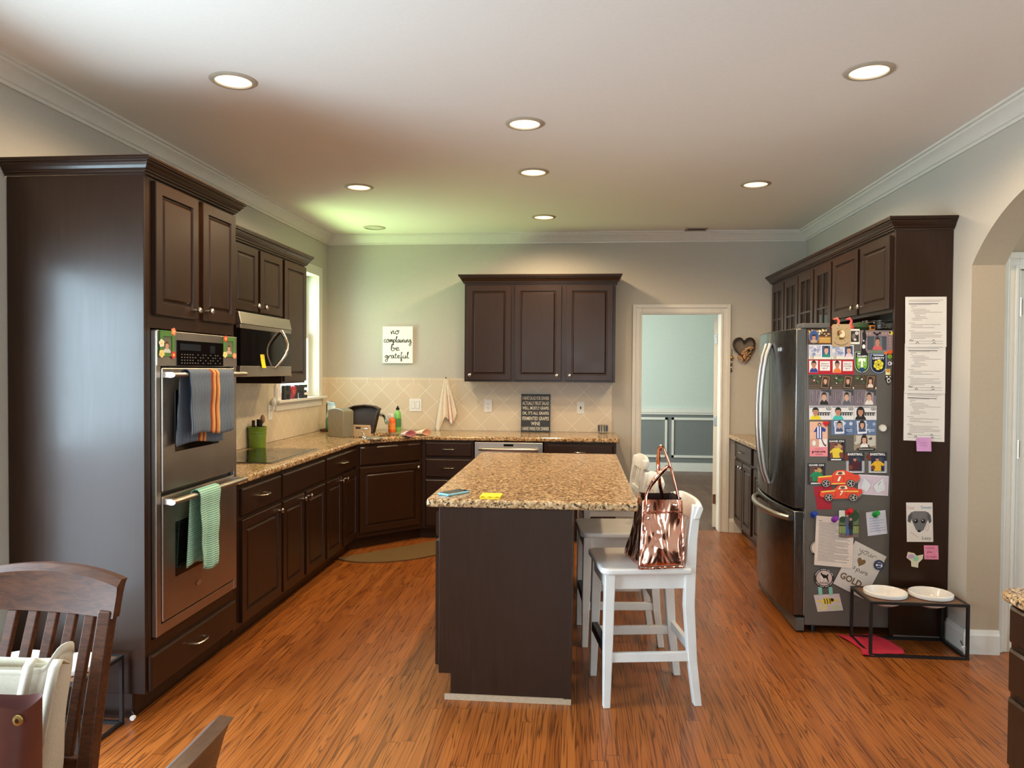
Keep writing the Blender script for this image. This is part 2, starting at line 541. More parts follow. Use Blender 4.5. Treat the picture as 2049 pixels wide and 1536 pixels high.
        me.update()
        C.objects.link(o)
        if parent:
            o.parent = parent
            ORG[o.name] = off
        if bev:
            b = o.modifiers.new('edge', 'BEVEL')
            b.width, b.segments, b.limit_method, b.angle_limit = bev, seg, 'ANGLE', math.radians(40)
        if solid:
            d = o.modifiers.new('thickness', 'SOLIDIFY')
            d.thickness, d.offset = solid, solid_off
        if sub:
            d = o.modifiers.new('smooth', 'SUBSURF')
            d.levels = d.render_levels = sub
        return o
TXT = {}
def text_geo(string, bold, shear, spacing):
    key = (string, bold, shear, spacing)
    if key in TXT:
        return TXT[key]
    cu = bpy.data.curves.new('lettering', 'FONT')
    cu.body = string
    cu.size = 1.0
    cu.offset = bold
    cu.shear = shear
    cu.space_character = spacing
    cu.resolution_u = 3
    ob = bpy.data.objects.new('lettering', cu)
    C.objects.link(ob)
    dg = bpy.context.evaluated_depsgraph_get()
    dg.update()
    me = bpy.data.meshes.new_from_object(ob.evaluated_get(dg), depsgraph=dg)
    vs = [(v.co.x, v.co.y) for v in me.vertices]
    fs = [tuple(p.vertices) for p in me.polygons]
    bpy.data.objects.remove(ob)
    bpy.data.curves.remove(cu)
    bpy.data.meshes.remove(me)
    x0, y0 = min(v[0] for v in vs), min(v[1] for v in vs)
    x1, y1 = max(v[0] for v in vs), max(v[1] for v in vs)
    vs = [(x - x0, y - y0) for x, y in vs]
    TXT[key] = (vs, fs, x1 - x0, y1 - y0)
    return TXT[key]
def frame(o, u, n):
    """a along u, b upwards, c along n from o"""
    o, u, n = Vector(o), Vector(u), Vector(n)
    z = Vector((0, 0, 1))
    return lambda a, b, c: o + u * a + z * b + n * c
def tag(o, label, cat, group=None):
    o['label'], o['category'] = label, cat
    if group:
        o['group'] = group
    return o
def thing(name, label, cat, loc, group=None):
    o = bpy.data.objects.new(name, None)
    C.objects.link(o)
    o.empty_display_size = 0.1
    o.location = loc
    ORG[o.name] = Vector(loc)
    return tag(o, label, cat, group)
def struct(mb, name, parent=None, **kw):
    o = mb.build(name, parent, **kw)
    if not parent:
        o['kind'] = 'structure'
    return o
def copy_tree(o, parent=None):
    c = o.copy()
    C.objects.link(c)
    if parent:
        c.parent = parent
    for ch in list(o.children):
        copy_tree(ch, c)
    return c
def sweep(mb, path, prof, side=1, closed=False):
    """moulding: profile of (out, z) along a floor path, mitred; side +1 = left of travel"""
    P = [Vector((x, y)) for x, y in path]
    n = len(P)
    def nrm(a, b):
        d = (b - a).normalized()
        return Vector((-d.y, d.x)) * side
    rings = []
    for i in range(n):
        if closed:
            n1, n2 = nrm(P[i - 1], P[i]), nrm(P[i], P[(i + 1) % n])
        else:
            n1 = nrm(P[i - 1], P[i]) if i else nrm(P[0], P[1])
            n2 = nrm(P[i], P[i + 1]) if i < n - 1 else nrm(P[-2], P[-1])
        m = (n1 + n2) / (1 + n1.dot(n2))
        rings.append([(P[i].x + m.x * o, P[i].y + m.y * o, z) for o, z in prof])
    if closed:
        rings.append(rings[0])
    mb.loft(rings, not closed, not closed)
    return mb
# ------------------------------------------------------------------ the setting
XL, XR, YB, H = -2.432, 2.068, 7.075, 2.782
def wall_y(mb, x0, x1, y0, y1, z0, z1, holes):
    """wall along y with holes (ya, yb, za, zb)"""
    y = y0
    for ya, yb, za, zb in sorted(holes):
        mb.box(x0, y, z0, x1, ya, z1)
        if za > z0:
            mb.box(x0, ya, z0, x1, yb, za)
        if zb < z1:
            mb.box(x0, ya, zb, x1, yb, z1)
        y = yb
    mb.box(x0, y, z0, x1, y1, z1)
    return mb
def wall_x(mb, y0, y1, x0, x1, z0, z1, holes):
    x = x0
    for xa, xb, za, zb in sorted(holes):
        mb.box(x, y0, z0, xa, y1, z1)
        if za > z0:
            mb.box(xa, y0, z0, xb, y1, za)
        if zb < z1:
            mb.box(xa, y0, zb, xb, y1, z1)
        x = xb
    mb.box(x, y0, z0, x1, y1, z1)
    return mb
struct(MB(FLOOR).box(-2.6, -2.6, -0.1, 4.8, 7.12, 0), 'floor')
struct(MB(FLOORSHEEN).box(-1.6, 7.12, -0.1, 4.8, 11.45, 0.0), 'floor_far_room')
struct(MB(CEILP).box(-2.6, -2.6, H, 4.8, 11.45, H + 0.1), 'ceiling')
struct(wall_y(MB(WALLP), XL - 0.15, XL, -2.6, YB + 0.12, 0, H, [(0.85, 2.72, 0, 2.06), (5.864, 6.796, 1.224, 2.371)]), 'wall_left')
struct(wall_x(MB(WALLP), YB, YB + 0.12, XL, 2.238, 0, H, [(0.565, 1.325, 0, 2.045)]), 'wall_back')
w = MB(WALLP)
w.use(HALLP_ARCHSHADE).box(XR + 0.001, 4.1655, 0, XR + 0.17, 4.166, 2.067).use(WALLP)  # tan skin over the far jamb: its warm shade put into the colour
w.box(XR, 4.166, 0, XR + 0.168, YB, H)
w.box(XR, -2.6, 0, XR + 0.168, 2.716, H)
CY, CZ, RA = 3.441, 1.439, 0.959
t0 = math.atan2(2.067 - CZ, 0.725)
arc = [(CY + RA * math.cos(t0 + (PI - 2 * t0) * k / 28), CZ + RA * math.sin(t0 + (PI - 2 * t0) * k / 28)) for k in range(29)]
w.loft([[(XR, y, z), (XR + 0.168, y, z), (XR + 0.168, y, H), (XR, y, H)] for y, z in arc])
w.use(HALLP_ARCHSHADE).loft([[(XR + 0.001, y + 0.0005 * (1 if y < CY else -1), z - 0.0005), (XR + 0.169, y + 0.0005 * (1 if y < CY else -1), z - 0.0005)] for y, z in arc], closed=False)  # same tan skin under the arch, shade painted as colour
struct(w, 'wall_right', smooth=30)
struct(wall_x(MB(WALLP), -2.6, -2.45, XL, XR, 0, H, [(-1.5, 1.75, 0.45, 2.3)]), 'wall_front')
# far room beyond the doorway
struct(MB(FARP).box(-1.2, 11.28, 0, 4.6, 11.4, H), 'wall_far_room')
struct(wall_y(MB(FARP), -1.2, -1.08, YB + 0.12, 11.28, 0, H, [(8.0, 10.4, 0.7, 2.35)]), 'wall_far_room_left')
struct(MB(FARP).box(4.5, YB + 0.12, 0, 4.62, 11.28, H), 'wall_far_room_right')
struct(MB(FARP).box(2.238, YB, 0, 4.6, YB + 0.12, H), 'wall_far_room_near')
t = MB(FARLOW)
t.box(-1.07, 11.268, 0.1, 4.49, 11.28, 0.845)
t.use(TRIMP)
t.box(-1.07, 11.262, 0, 4.49, 11.279, 0.127)
t.box(-1.07, 11.25, 0.845, 4.49, 11.279, 0.875)
t.box(-1.07, 11.235, 0.875, 4.49, 11.279, 0.932)
for xa, xb in ((-0.6, 0.17), (0.24, 1.316), (1.382, 2.46), (2.53, 3.6)):
    for q in ((xa, 0.205, xb, 0.24), (xa, 0.765, xb, 0.8), (xa, 0.205, xa + 0.032, 0.8), (xb - 0.032, 0.205, xb, 0.8)):
        t.box(q[0], 11.252, q[1], q[2], 11.268, q[3])
struct(t, 'trim_wainscot')
# hall beyond the arch
struct(wall_x(MB(HALLP_ARCHSHADE), 4.21, 4.33, 2.238, 4.8, 0, H, [(2.33, 3.14, 0, 2.055)]), 'wall_hall')
struct(MB(HALLP_ARCHSHADE).box(2.238, 1.2, 0, 4.8, 1.32, H), 'wall_hall_near')
def casing(mb, T, a0, a1, top, w=0.088):
    """door casing round an opening a0..a1 up to top, on the plane c = 0"""
    mb.T = T
    for (x0, z0, x1, z1, c) in ((a0 - w, 0, a0, top + w, 0.012), (a1, 0, a1 + w, top + w, 0.012), (a0, top, a1, top + w, 0.012),
                                (a0 - w, 0, a0 - w * 0.62, top + w, 0.022), (a1 + w * 0.62, 0, a1 + w, top + w, 0.022), (a0 - w * 0.62, top + w * 0.62, a1 + w * 0.62, top + w, 0.022),
                                (a0 - 0.02, 0, a0 - 0.008, top + 0.02, 0.017), (a1 + 0.008, 0, a1 + 0.02, top + 0.02, 0.017), (a0 - 0.008, top + 0.008, a1 + 0.008, top + 0.02, 0.017)):
        mb.box(x0, z0, 0, x1, z1, c)
    mb.T = None
    return mb
t = casing(MB(TRIMP), frame((0, YB, 0), (1, 0, 0), (0, -1, 0)), 0.585, 1.305, 2.025)
t.box(0.565, YB, 0, 0.585, YB + 0.12, 2.045)
t.box(1.305, YB, 0, 1.325, YB + 0.12, 2.045)
t.box(0.585, YB, 2.025, 1.305, YB + 0.12, 2.045)
casing(t, frame((0, YB + 0.12, 0), (1, 0, 0), (0, 1, 0)), 0.585, 1.305, 2.025)
struct(t, 'trim_doorway', bev=0.003)
dv, dw_ = Vector((0.42, 0.9075, 0)), Vector((0.9075, -0.42, 0))
dh = Vector((1.276, 7.236, 0))
TDR = lambda a, b, c: dh + dv * a + dw_ * b + Vector((0, 0, c))
door1 = struct(MB(TRIMP, TDR).box(0, 0, 0.012, 0.715, 0.035, 2.015), 'door_1', bev=0.002)
for z in (0.28, 1.02, 1.8):
    MB(NICKEL, TDR).box(-0.0035, 0.004, z - 0.045, -0.0005, 0.033, z + 0.045).tube([(-0.006, 0.036, z - 0.05), (-0.006, 0.036, z + 0.05)], 0.006).build('hinge', door1)
t = casing(MB(TRIMP), frame((0, 4.21, 0), (1, 0, 0), (0, -1, 0)), 2.325, 3.12, 2.05)
t.box(2.33, 4.21, 0, 2.34, 4.33, 2.055).box(3.11, 4.21, 0, 3.14, 4.33, 2.055)
struct(t, 'trim_hall_door', bev=0.003)
d = MB(TRIMP, frame((0, 4.235, 0), (1, 0, 0), (0, -1, 0)))
d.box(2.343, 0.01, -0.035, 3.108, 2.045, 0)
for b0, b1 in ((0.2, 0.86), (0.98, 1.9)):
    for a0, a1 in ((2.45, 2.69), (2.77, 3.0)):
        d.rings(a0, b0, a1, b1, [(0, -0.002), (0.006, 0.004), (0.02, 0.001), (0.04, 0.004)])
door2 = struct(d, 'door_2')
for z in (1.09, 1.85):
    MB(NICKEL).tube([(2.342, 4.222, z - 0.05), (2.342, 4.222, z + 0.05)], 0.008).box(2.34, 4.226, z - 0.045, 2.36, 4.2345, z + 0.045).build('hinge', door2)
# mouldings
struct(sweep(MB(TRIMP), [(XL, -2.45), (XL, YB), (XR, YB), (XR, -2.45)], [(0, 2.689), (0.012, 2.689), (0.015, 2.702), (0.024, 2.708), (0.034, 2.726), (0.058, 2.75), (0.07, 2.758), (0.074, 2.768), (0.09, 2.77), (0.09, H), (0, H)], side=-1), 'trim_ceiling', smooth=25)
BB = [(0, 0), (0.016, 0), (0.016, 0.10), (0.011, 0.112), (0.006, 0.128), (0, 0.128)]
struct(sweep(MB(TRIMP), [(XR, 4.36), (XR, 4.166), (2.236, 4.166)], BB, side=-1), 'baseboard_right')
struct(sweep(MB(TRIMP), [(1.395, YB), (1.515, YB)], BB, side=-1), 'baseboard_back')
struct(sweep(MB(TRIMP), [(XL, 2.81), (XL, 2.98)], BB, side=-1), 'baseboard_left')
# kitchen window
win = MB(TRIMP)
for q in ((XL, 5.79, 1.24, XL + 0.02, 5.88, 2.44), (XL, 6.78, 1.24, XL + 0.02, 6.868, 2.44), (XL, 5.88, 2.355, XL + 0.02, 6.78, 2.44),
          (XL, 5.765, 1.218, XL + 0.06, 6.9, 1.24), (XL, 5.8, 1.15, XL + 0.018, 6.86, 1.218),
          (XL - 0.15, 5.865, 1.24, XL, 5.88, 2.37), (XL - 0.15, 6.78, 1.24, XL, 6.795, 2.37), (XL - 0.15, 5.88, 2.355, XL, 6.78, 2.37), (XL - 0.15, 5.865, 1.225, XL, 6.795, 1.24)):
    win.box(*q)
window1 = struct(win, 'window_1', bev=0.004)
for nm, x0, z0, z1 in (('lower_sash', XL - 0.105, 1.241, 1.815), ('upper_sash', XL - 0.142, 1.785, 2.354)):
    sm = MB(TRIMP)
    for q in ((5.881, z0, 5.925, z1), (6.735, z0, 6.779, z1), (5.925, z0, 6.735, z0 + 0.045), (5.925, z1 - 0.04, 6.735, z1)):
        sm.box(x0, q[0], q[1], x0 + 0.035, q[2], q[3])
    sh = struct(sm, nm, window1)
    MB(PANE).box(x0 + 0.015, 5.925, z0 + 0.045, x0 + 0.019, 6.735, z1 - 0.04).build('pane', sh)
# patio door and rear windows (outside the frame; the room's daylight comes through them)
pd = MB(TRIMP)
for q in ((XL - 0.1, 0.86, 0, XL - 0.04, 0.95, 2.05), (XL - 0.1, 2.62, 0, XL - 0.04, 2.71, 2.05), (XL - 0.1, 1.74, 0, XL - 0.04, 1.83, 2.05), (XL - 0.1, 0.95, 0, XL - 0.04, 2.62, 0.12), (XL - 0.1, 0.95, 1.96, XL - 0.04, 2.62, 2.05),
          (XL, 0.76, 0, XL + 0.02, 0.85, 2.15), (XL, 2.72, 0, XL + 0.02, 2.81, 2.15), (XL, 0.85, 2.06, XL + 0.02, 2.72, 2.15)):
    pd.box(*q)
struct(pd, 'door_3', bev=0.003)
rw = MB(TRIMP)
for x in (-1.5, -0.45, 0.65, 1.69):
    rw.box(x, -2.56, 0.45, x + 0.06, -2.5, 2.3)
rw.box(-1.5, -2.56, 0.45, 1.75, -2.5, 0.51).box(-1.5, -2.56, 2.24, 1.75, -2.5, 2.3)
for q in ((-1.59, 0.36, -1.5, 2.39), (1.75, 0.36, 1.84, 2.39), (-1.5, 0.36, 1.75, 0.45), (-1.5, 2.3, 1.75, 2.39)):
    rw.box(q[0], -2.45, q[1], q[2], -2.43, q[3])
struct(rw, 'window_2', bev=0.003)
# tile backsplash
bs = MB(TILE)
bs.box(XL, 3.805, 0.9145, XL + 0.008, YB, 1.15)
bs.box(XL, 3.805, 1.15, XL + 0.008, 5.762, 1.362)
bs.box(XL, 6.902, 1.15, XL + 0.008, YB, 1.362)
bs.box(XL + 0.008, YB - 0.008, 0.9145, 0.312, YB, 1.362)
bs.use(TILEROW)
bs.box(XL, 3.805, 1.362, XL + 0.008, 5.785, 1.415).box(XL, 6.872, 1.362, XL + 0.008, YB, 1.415)
bs.box(XL + 0.008, YB - 0.008, 1.362, 0.312, YB, 1.415)
struct(bs, 'wall_backsplash')
# ground outside the kitchen window
struct(MB(M('lawn_grass', (96, 140, 50), 0.9, var=0.3, scale=8)).box(-14, -8, -0.5, -2.62, 14, -0.4), 'lawn')

# ------------------------------------------------------------------ cabinets
DOORP = [(0, 0), (0, 0.017), (0.003, 0.020), (0.050, 0.020), (0.0535, 0.0095), (0.060, 0.0095), (0.072, 0.0185)]
DRAWP = [(0, 0), (0, 0.013), (0.009, 0.020)]
def knob(parent, T, a, b, c=0.02):
    MB(NICKEL, T).lathe([(0.007, 0), (0.006, 0.012), (0.009, 0.016), (0.015, 0.020), (0.0155, 0.025), (0.011, 0.030), (0.004, 0.032)], (a, b, c), 16).build('knob', parent, smooth=40)
def pull(parent, T, a, b, c=0.02, L=0.052):
    m = MB(NICKEL, T)
    m.tube([(a - L, b, c), (a - L, b, c + 0.014), (a - L * 0.75, b, c + 0.024), (a - L * 0.3, b, c + 0.029), (a + L * 0.3, b, c + 0.029), (a + L * 0.75, b, c + 0.024), (a + L, b, c + 0.014), (a + L, b, c)], 0.008, 8, rx=0.004)
    m.build('handle', parent, smooth=50)
def front(parent, T, a0, b0, a1, b1, kn=None, pl=False, drawer=False):
    d = MB(WOOD, T).rings(a0, b0, a1, b1, DRAWP if drawer else DOORP).build('drawer' if drawer else 'door', parent)
    if kn:
        knob(d, T, *kn)
    if pl:
        pull(d, T, (a0 + a1) / 2, (b0 + b1) / 2 + 0.005)
    return d
def crown_prof(z0, z1, out=0.055):
    h = z1 - z0
    return [(0, z0), (0.012, z0), (0.012, z0 + 0.12 * h), (0.020, z0 + 0.17 * h), (0.020, z0 + 0.27 * h), (0.025, z0 + 0.31 * h), (0.031, z0 + 0.47 * h), (0.041, z0 + 0.62 * h), (0.041, z0 + 0.70 * h), (out - 0.004, z0 + 0.76 * h), (out - 0.004, z0 + 0.84 * h), (out, z0 + 0.88 * h), (out, z1), (0, z1)]
FX = frame((0, 0, 0), (0, 1, 0), (1, 0, 0))
def FXa(x):
    return frame((x, 0, 0), (0, 1, 0), (1, 0, 0))       # faces +x, a = y
def FXm(x):
    return frame((x, 0, 0), (0, 1, 0), (-1, 0, 0))      # faces -x, a = y
def FYm(y):
    return frame((0, y, 0), (1, 0, 0), (0, -1, 0))      # faces -y, a = x
# tall oven cabinet
X1, Y1 = -1.817, 2.9856
tc = thing('oven_cabinet', 'tall dark brown cabinet built round the double oven at left', 'cabinet', (-2.1, 3.4, 0))
MB(WOOD).box(XL + 0.003, Y1, 0.1145, X1, Y1 + 0.02, 2.307).box(XL + 0.003, Y1 + 0.02, 0.0, X1 - 0.07, Y1 + 0.035, 0.1145).build('side_panel', tc, bev=0.002)
b = MB(WOOD)
b.box(XL + 0.003, 3.785, 0.1, X1, 3.80, 2.307).box(XL + 0.003, Y1 + 0.02, 1.668, X1, 3.785, 2.307).box(XL + 0.003, Y1 + 0.02, 0.1145, X1, 3.785, 0.33).box(XL + 0.003, Y1 + 0.02, 0.33, XL + 0.02, 3.785, 1.668)
b.box(X1 - 0.02, Y1 + 0.02, 0.33, X1, 3.03, 1.668)
b.build('body', tc)
MB(WOOD).box(XL + 0.003, Y1 + 0.036, 0.0, X1 - 0.07, 3.80, 0.1).build('toe_kick', tc)
sweep(MB(WOOD), [(XL + 0.003, Y1), (X1, Y1), (X1, 3.80), (XL + 0.36, 3.80)], crown_prof(2.307, 2.372), side=-1).build('crown_moulding', tc)
T = FXa(X1)
front(tc, T, 3.044, 1.728, 3.403, 2.293, (3.368, 1.768))
front(tc, T, 3.448, 1.728, 3.787, 2.293, (3.484, 1.772))
front(tc, T, 3.0, 0.122, 3.79, 0.272, None, True, True)
# left base cabinets
def base_unit(label, y0, y1, body_label=None):
    u = thing('base_cabinet', label, 'cabinet', (-2.1, (y0 + y1) / 2, 0), 'dark base cabinets along the left wall')
    MB(WOOD).box(XL + 0.003, y0, 0.1, X1, y1, 0.874).build('body', u)
    MB(WOOD).box(XL + 0.003, y0, 0, X1 - 0.07, y1, 0.1).build('toe_kick', u)
    return u
u = base_unit('dark base cabinet with one drawer and one door, beside the oven cabinet', 3.803, 4.405)
front(u, T, 3.862, 0.70, 4.394, 0.848, None, True, True)
front(u, T, 3.862, 0.122, 4.394, 0.678, (4.355, 0.64))
u = base_unit('dark base cabinet with two doors, directly under the black cooktop', 4.407, 5.203)
front(u, T, 4.425, 0.70, 5.185, 0.848, None, False, True)
front(u, T, 4.425, 0.122, 4.775, 0.678, (4.74, 0.645))
front(u, T, 4.815, 0.122, 5.185, 0.678, (4.85, 0.645))
u = base_unit('dark base cabinet with a drawer over two narrow doors, beside the corner sink', 5.205, 5.988)
front(u, T, 5.225, 0.70, 5.965, 0.848, None, True, True)
front(u, T, 5.225, 0.122, 5.565, 0.678, (5.53, 0.645))
front(u, T, 5.605, 0.122, 5.965, 0.678, (5.64, 0.645))
# corner sink cabinet
PA, PB = Vector((X1, 5.992, 0)), Vector((-1.37, 6.45, 0))
du = (PB - PA).normalized()
dn = Vector((du.y, -du.x, 0))
u = thing('corner_sink_cabinet', 'dark diagonal corner cabinet below the sink with one wide door', 'cabinet', (-1.9, 6.5, 0))
MB(WOOD).prism([(XL + 0.003, 5.992), (X1, 5.992), (-1.37, 6.45), (-1.37, 7.06), (XL + 0.003, 7.06)], 0.1, 0.68).build('body', u)
rail = MB(WOOD, frame(PA, du, dn)).box(0, 0.68, -0.02, (PB - PA).length, 0.874, 0)
rail.build('face_frame', u)
MB(WOOD).prism([(XL + 0.003, 5.992), (X1 - 0.07, 5.992), (-1.40, 6.53), (-1.37, 6.53), (-1.37, 7.06), (XL + 0.003, 7.06)], 0, 0.1).build('toe_kick', u)
TD = frame(PA, du, dn)
LD = (PB - PA).length
front(u, TD, 0.025, 0.70, LD - 0.025, 0.85, None, False, True)
front(u, TD, 0.025, 0.14, LD - 0.025, 0.682, (LD - 0.055, 0.645))
# back base run
YF_ = 6.46
def back_unit(name, label, x0, x1):
    u = thing(name, label, 'cabinet', ((x0 + x1) / 2, 6.75, 0))
    MB(WOOD).box(x0, YF_, 0.1, x1, 7.06, 0.874).build('body', u)
    MB(WOOD).box(x0, YF_ + 0.07, 0, x1, 7.06, 0.1).build('toe_kick', u)
    return u
TB = FYm(YF_)
u = back_unit('drawer_cabinet', 'dark cabinet of four stacked drawers left of the dishwasher', -1.368, -0.91)
for z0, z1 in ((0.735, 0.857), (0.552, 0.712), (0.345, 0.53), (0.122, 0.325)):
    front(u, TB, -1.333, z0, -0.925, z1, None, True, True)
u = back_unit('base_cabinet', 'dark base cabinet at the right end of the back counter, beside the doorway', -0.295, 0.325)
front(u, TB, -0.27, 0.72, 0.30, 0.853, None, True, True)
front(u, TB, -0.27, 0.122, 0.008, 0.70, (-0.025, 0.66))
front(u, TB, 0.022, 0.122, 0.30, 0.70, (0.055, 0.66))
dw = thing('dishwasher', 'stainless steel dishwasher under the back counter', 'dishwasher', (-0.6, 6.75, 0))
MB(DARKIN).box(-0.903, 6.475, 0.02, -0.302, 7.05, 0.868).build('body', dw)
MB(STEEL).box(-0.9, 6.44, 0.12, -0.305, 6.475, 0.866).build('door', dw, bev=0.004)
MB(BLACKG).box(-0.645, 6.437, 0.832, -0.56, 6.4405, 0.852).build('display', dw)
hm = MB(STEEL)
hm.tube([(-0.85, 6.44, 0.808), (-0.85, 6.405, 0.808), (-0.82, 6.395, 0.808), (-0.38, 6.395, 0.808), (-0.355, 6.405, 0.808), (-0.355, 6.44, 0.808)], 0.014, 10)
hm.build('handle', dw, smooth=50)
MB(BLACK).box(-0.9, 6.5, 0.0, -0.305, 6.6, 0.1).build('toe_kick', dw)
# perimeter countertop with a hole for the corner sink
def counter(name, label, outer, z0, z1, hole=None, bev=0.012, loc=None):
    me = bpy.data.meshes.new(name)
    bm = bmesh.new()
    edges = []
    for lp in [outer] + ([hole] if hole else []):
        vs = [bm.verts.new((x, y, z1)) for x, y in lp]
        edges += [bm.edges.new((vs[i], vs[(i + 1) % len(vs)])) for i in range(len(vs))]
    bmesh.ops.triangle_fill(bm, edges=edges, use_beauty=True)
    bmesh.ops.recalc_face_normals(bm, faces=bm.faces)
    r = bmesh.ops.extrude_face_region(bm, geom=list(bm.faces))
    for e in r['geom']:
        if isinstance(e, bmesh.types.BMVert):
            e.co.z = z0
    bmesh.ops.recalc_face_normals(bm, faces=bm.faces)
    bm.to_mesh(me)
    bm.free()
    me.materials.append(GRANITE)
    o = bpy.data.objects.new(name, me)
    C.objects.link(o)
    md = o.modifiers.new('edge', 'BEVEL')
    md.width, md.segments, md.limit_method, md.angle_limit = bev, 3, 'ANGLE', math.radians(40)
    return tag(o, label, 'countertop')
SC = Vector((-1.80, 6.43, 0))
def SK(a, c):
    p = SC + du * a - dn * c
    return (p.x, p.y)
hole = [SK(-0.26, -0.17), SK(0.26, -0.17), SK(0.26, 0.17), SK(-0.26, 0.17)]
counter('countertop', 'gold brown granite worktop running along the left and back walls', [(XL + 0.009, 3.806), (-1.787, 3.806), (-1.787, 5.975), (-1.385, 6.43), (0.353, 6.43), (0.353, YB - 0.009), (XL + 0.009, YB - 0.009)], 0.876, 0.914, hole)
sk = MB(STEEL)
inner = [SK(-0.268, -0.178), SK(0.268, -0.178), SK(0.268, 0.178), SK(-0.268, 0.178)]
bot = [SK(-0.24, -0.15), SK(0.24, -0.15), SK(0.24, 0.15), SK(-0.24, 0.15)]
sk.loft([[(x, y, 0.875) for x, y in inner], [(x, y, 0.72) for x, y in bot]], cap0=False)
tag(sk.build('sink', solid=0.003), 'stainless steel sink set into the corner of the granite counter', 'sink')
# upper cabinets, left wall
XU = -2.087
u = thing('upper_cabinet', 'dark two-door wall cabinet above the microwave', 'cabinet', (-2.26, 4.7, 1.85))
MB(WOOD).box(XL + 0.0085, 4.31, 1.84, XU, 5.09, 2.275).build('body', u)
TU = FXa(XU)
front(u, TU, 4.33, 1.857, 4.672, 2.262, (4.635, 1.895))
front(u, TU, 4.712, 1.857, 5.072, 2.262, (4.75, 1.895))
sweep(MB(WOOD), [(XU, 4.31), (XU, 5.09)], crown_prof(2.275, 2.352), side=-1).build('crown_moulding', u)
u = thing('upper_cabinet', 'dark narrow full-height wall cabinet between the microwave and the window', 'cabinet', (-2.26, 5.32, 1.39))
MB(WOOD).box(XL + 0.0085, 5.094, 1.39, XU, 5.545, 2.275).build('body', u)
front(u, TU, 5.115, 1.405, 5.53, 2.262, (5.15, 1.45))
sweep(MB(WOOD), [(XU, 5.094), (XU, 5.545), (XL + 0.0085, 5.545)], crown_prof(2.275, 2.352), side=-1).build('crown_moulding', u)
u = thing('upper_cabinet', 'dark wall cabinet tucked between the oven cabinet and the microwave', 'cabinet', (-2.26, 4.05, 1.39))
MB(WOOD).box(XL + 0.0085, 3.862, 1.39, XU, 4.272, 2.275).build('body', u)
front(u, TU, 3.875, 1.405, 4.26, 2.262, (4.22, 1.45))
sweep(MB(WOOD), [(XU, 3.862), (XU, 4.306)], crown_prof(2.275, 2.352), side=-1).build('crown_moulding', u)
# upper cabinet, back wall
u = thing('upper_cabinet', 'dark three-door wall cabinet hanging on the back wall', 'cabinet', (-0.36, 6.9, 1.387))
MB(WOOD).box(-1.04, 6.75, 1.387, 0.324, YB - 0.0085, 2.277).build('body', u)
TW = FYm(6.75)
front(u, TW, -1.018, 1.402, -0.612, 2.258, (-0.985, 1.447))
front(u, TW, -0.58, 1.402, -0.158, 2.258, (-0.195, 1.447))
front(u, TW, -0.116, 1.402, 0.3, 2.258, (-0.08, 1.447))
sweep(MB(WOOD), [(-1.04, YB - 0.0085), (-1.04, 6.75), (0.324, 6.75), (0.324, YB - 0.0085)], crown_prof(2.277, 2.355), side=-1).build('crown_moulding', u)
# right wall cabinets
XP = 1.757
u = thing('refrigerator_cabinet', 'dark cabinet over the refrigerator with a tall end panel to the floor', 'cabinet', (1.9, 4.85, 0))
MB(WOOD).box(XP, 4.362, 0.0, XR - 0.003, 4.384, 2.292).build('side_panel', u, bev=0.002)
MB(M('bare_floor_strip', (120, 108, 96), 0.7)).box(XP + 0.02, 4.352, 0.0, XR - 0.02, 4.3615, 0.018).build('base_strip', u)
MB(WOOD).box(XP, 4.386, 1.835, XR - 0.003, 5.36, 2.292).build('body', u)
TR = FXm(XP)
front(u, TR, 4.398, 1.855, 4.838, 2.268, (4.80, 1.9))
front(u, TR, 4.882, 1.855, 5.345, 2.268, (4.92, 1.9))
sweep(MB(WOOD), [(XP, 5.36), (XP, 4.362), (XR - 0.003, 4.362)], crown_prof(2.292, 2.36), side=-1).build('crown_moulding', u)
u = thing('glass_front_cabinet', 'dark wall cabinet with four glass-paned doors behind the refrigerator', 'cabinet', (1.9, 6.2, 1.39))
b = MB(WOOD)
b.box(XP, 5.364, 2.25, XR - 0.003, 7.03, 2.292).box(XP, 5.364, 1.39, XR - 0.003, 7.03, 1.41).box(XP, 5.364, 1.41, XR - 0.003, 5.38, 2.25).box(XP, 7.014, 1.41, XR - 0.003, 7.03, 2.25).box(XR - 0.02, 5.38, 1.41, XR - 0.003, 7.014, 2.25)
for y in (5.756, 6.158, 6.566):
    b.box(XP, y - 0.02, 1.41, XP + 0.02, y + 0.02, 2.25)
b.box(XP + 0.04, 5.38, 1.81, XR - 0.02, 7.014, 1.828)
b.build('body', u)
for y0, y1 in ((5.376, 5.738), (5.776, 6.142), (6.174, 6.55), (6.584, 6.965)):
    d = MB(WOOD, TR)
    f = 0.06
    for q in ((y0, 1.405, y0 + f, 2.262), (y1 - f, 1.405, y1, 2.262), (y0 + f, 1.405, y1 - f, 1.465), (y0 + f, 2.2, y1 - f, 2.262)):
        d.box(q[0], q[1], 0, q[2], q[3], 0.02)
    ym = (y0 + y1) / 2
    d.box(ym - 0.008, 1.465, 0.004, ym + 0.008, 2.2, 0.018)
    for z in (1.71, 1.955):
        d.box(y0 + f, z - 0.008, 0.005, y1 - f, z + 0.008, 0.017)
    dd = d.build('door', u, bev=0.002)
    MB(PANE, TR).box(y0 + f, 1.465, 0.008, y1 - f, 2.2, 0.011).build('glass_pane', dd)
sweep(MB(WOOD), [(XR - 0.003, 7.03), (XP, 7.03), (XP, 5.364)], crown_prof(2.292, 2.36), side=-1).build('crown_moulding', u)
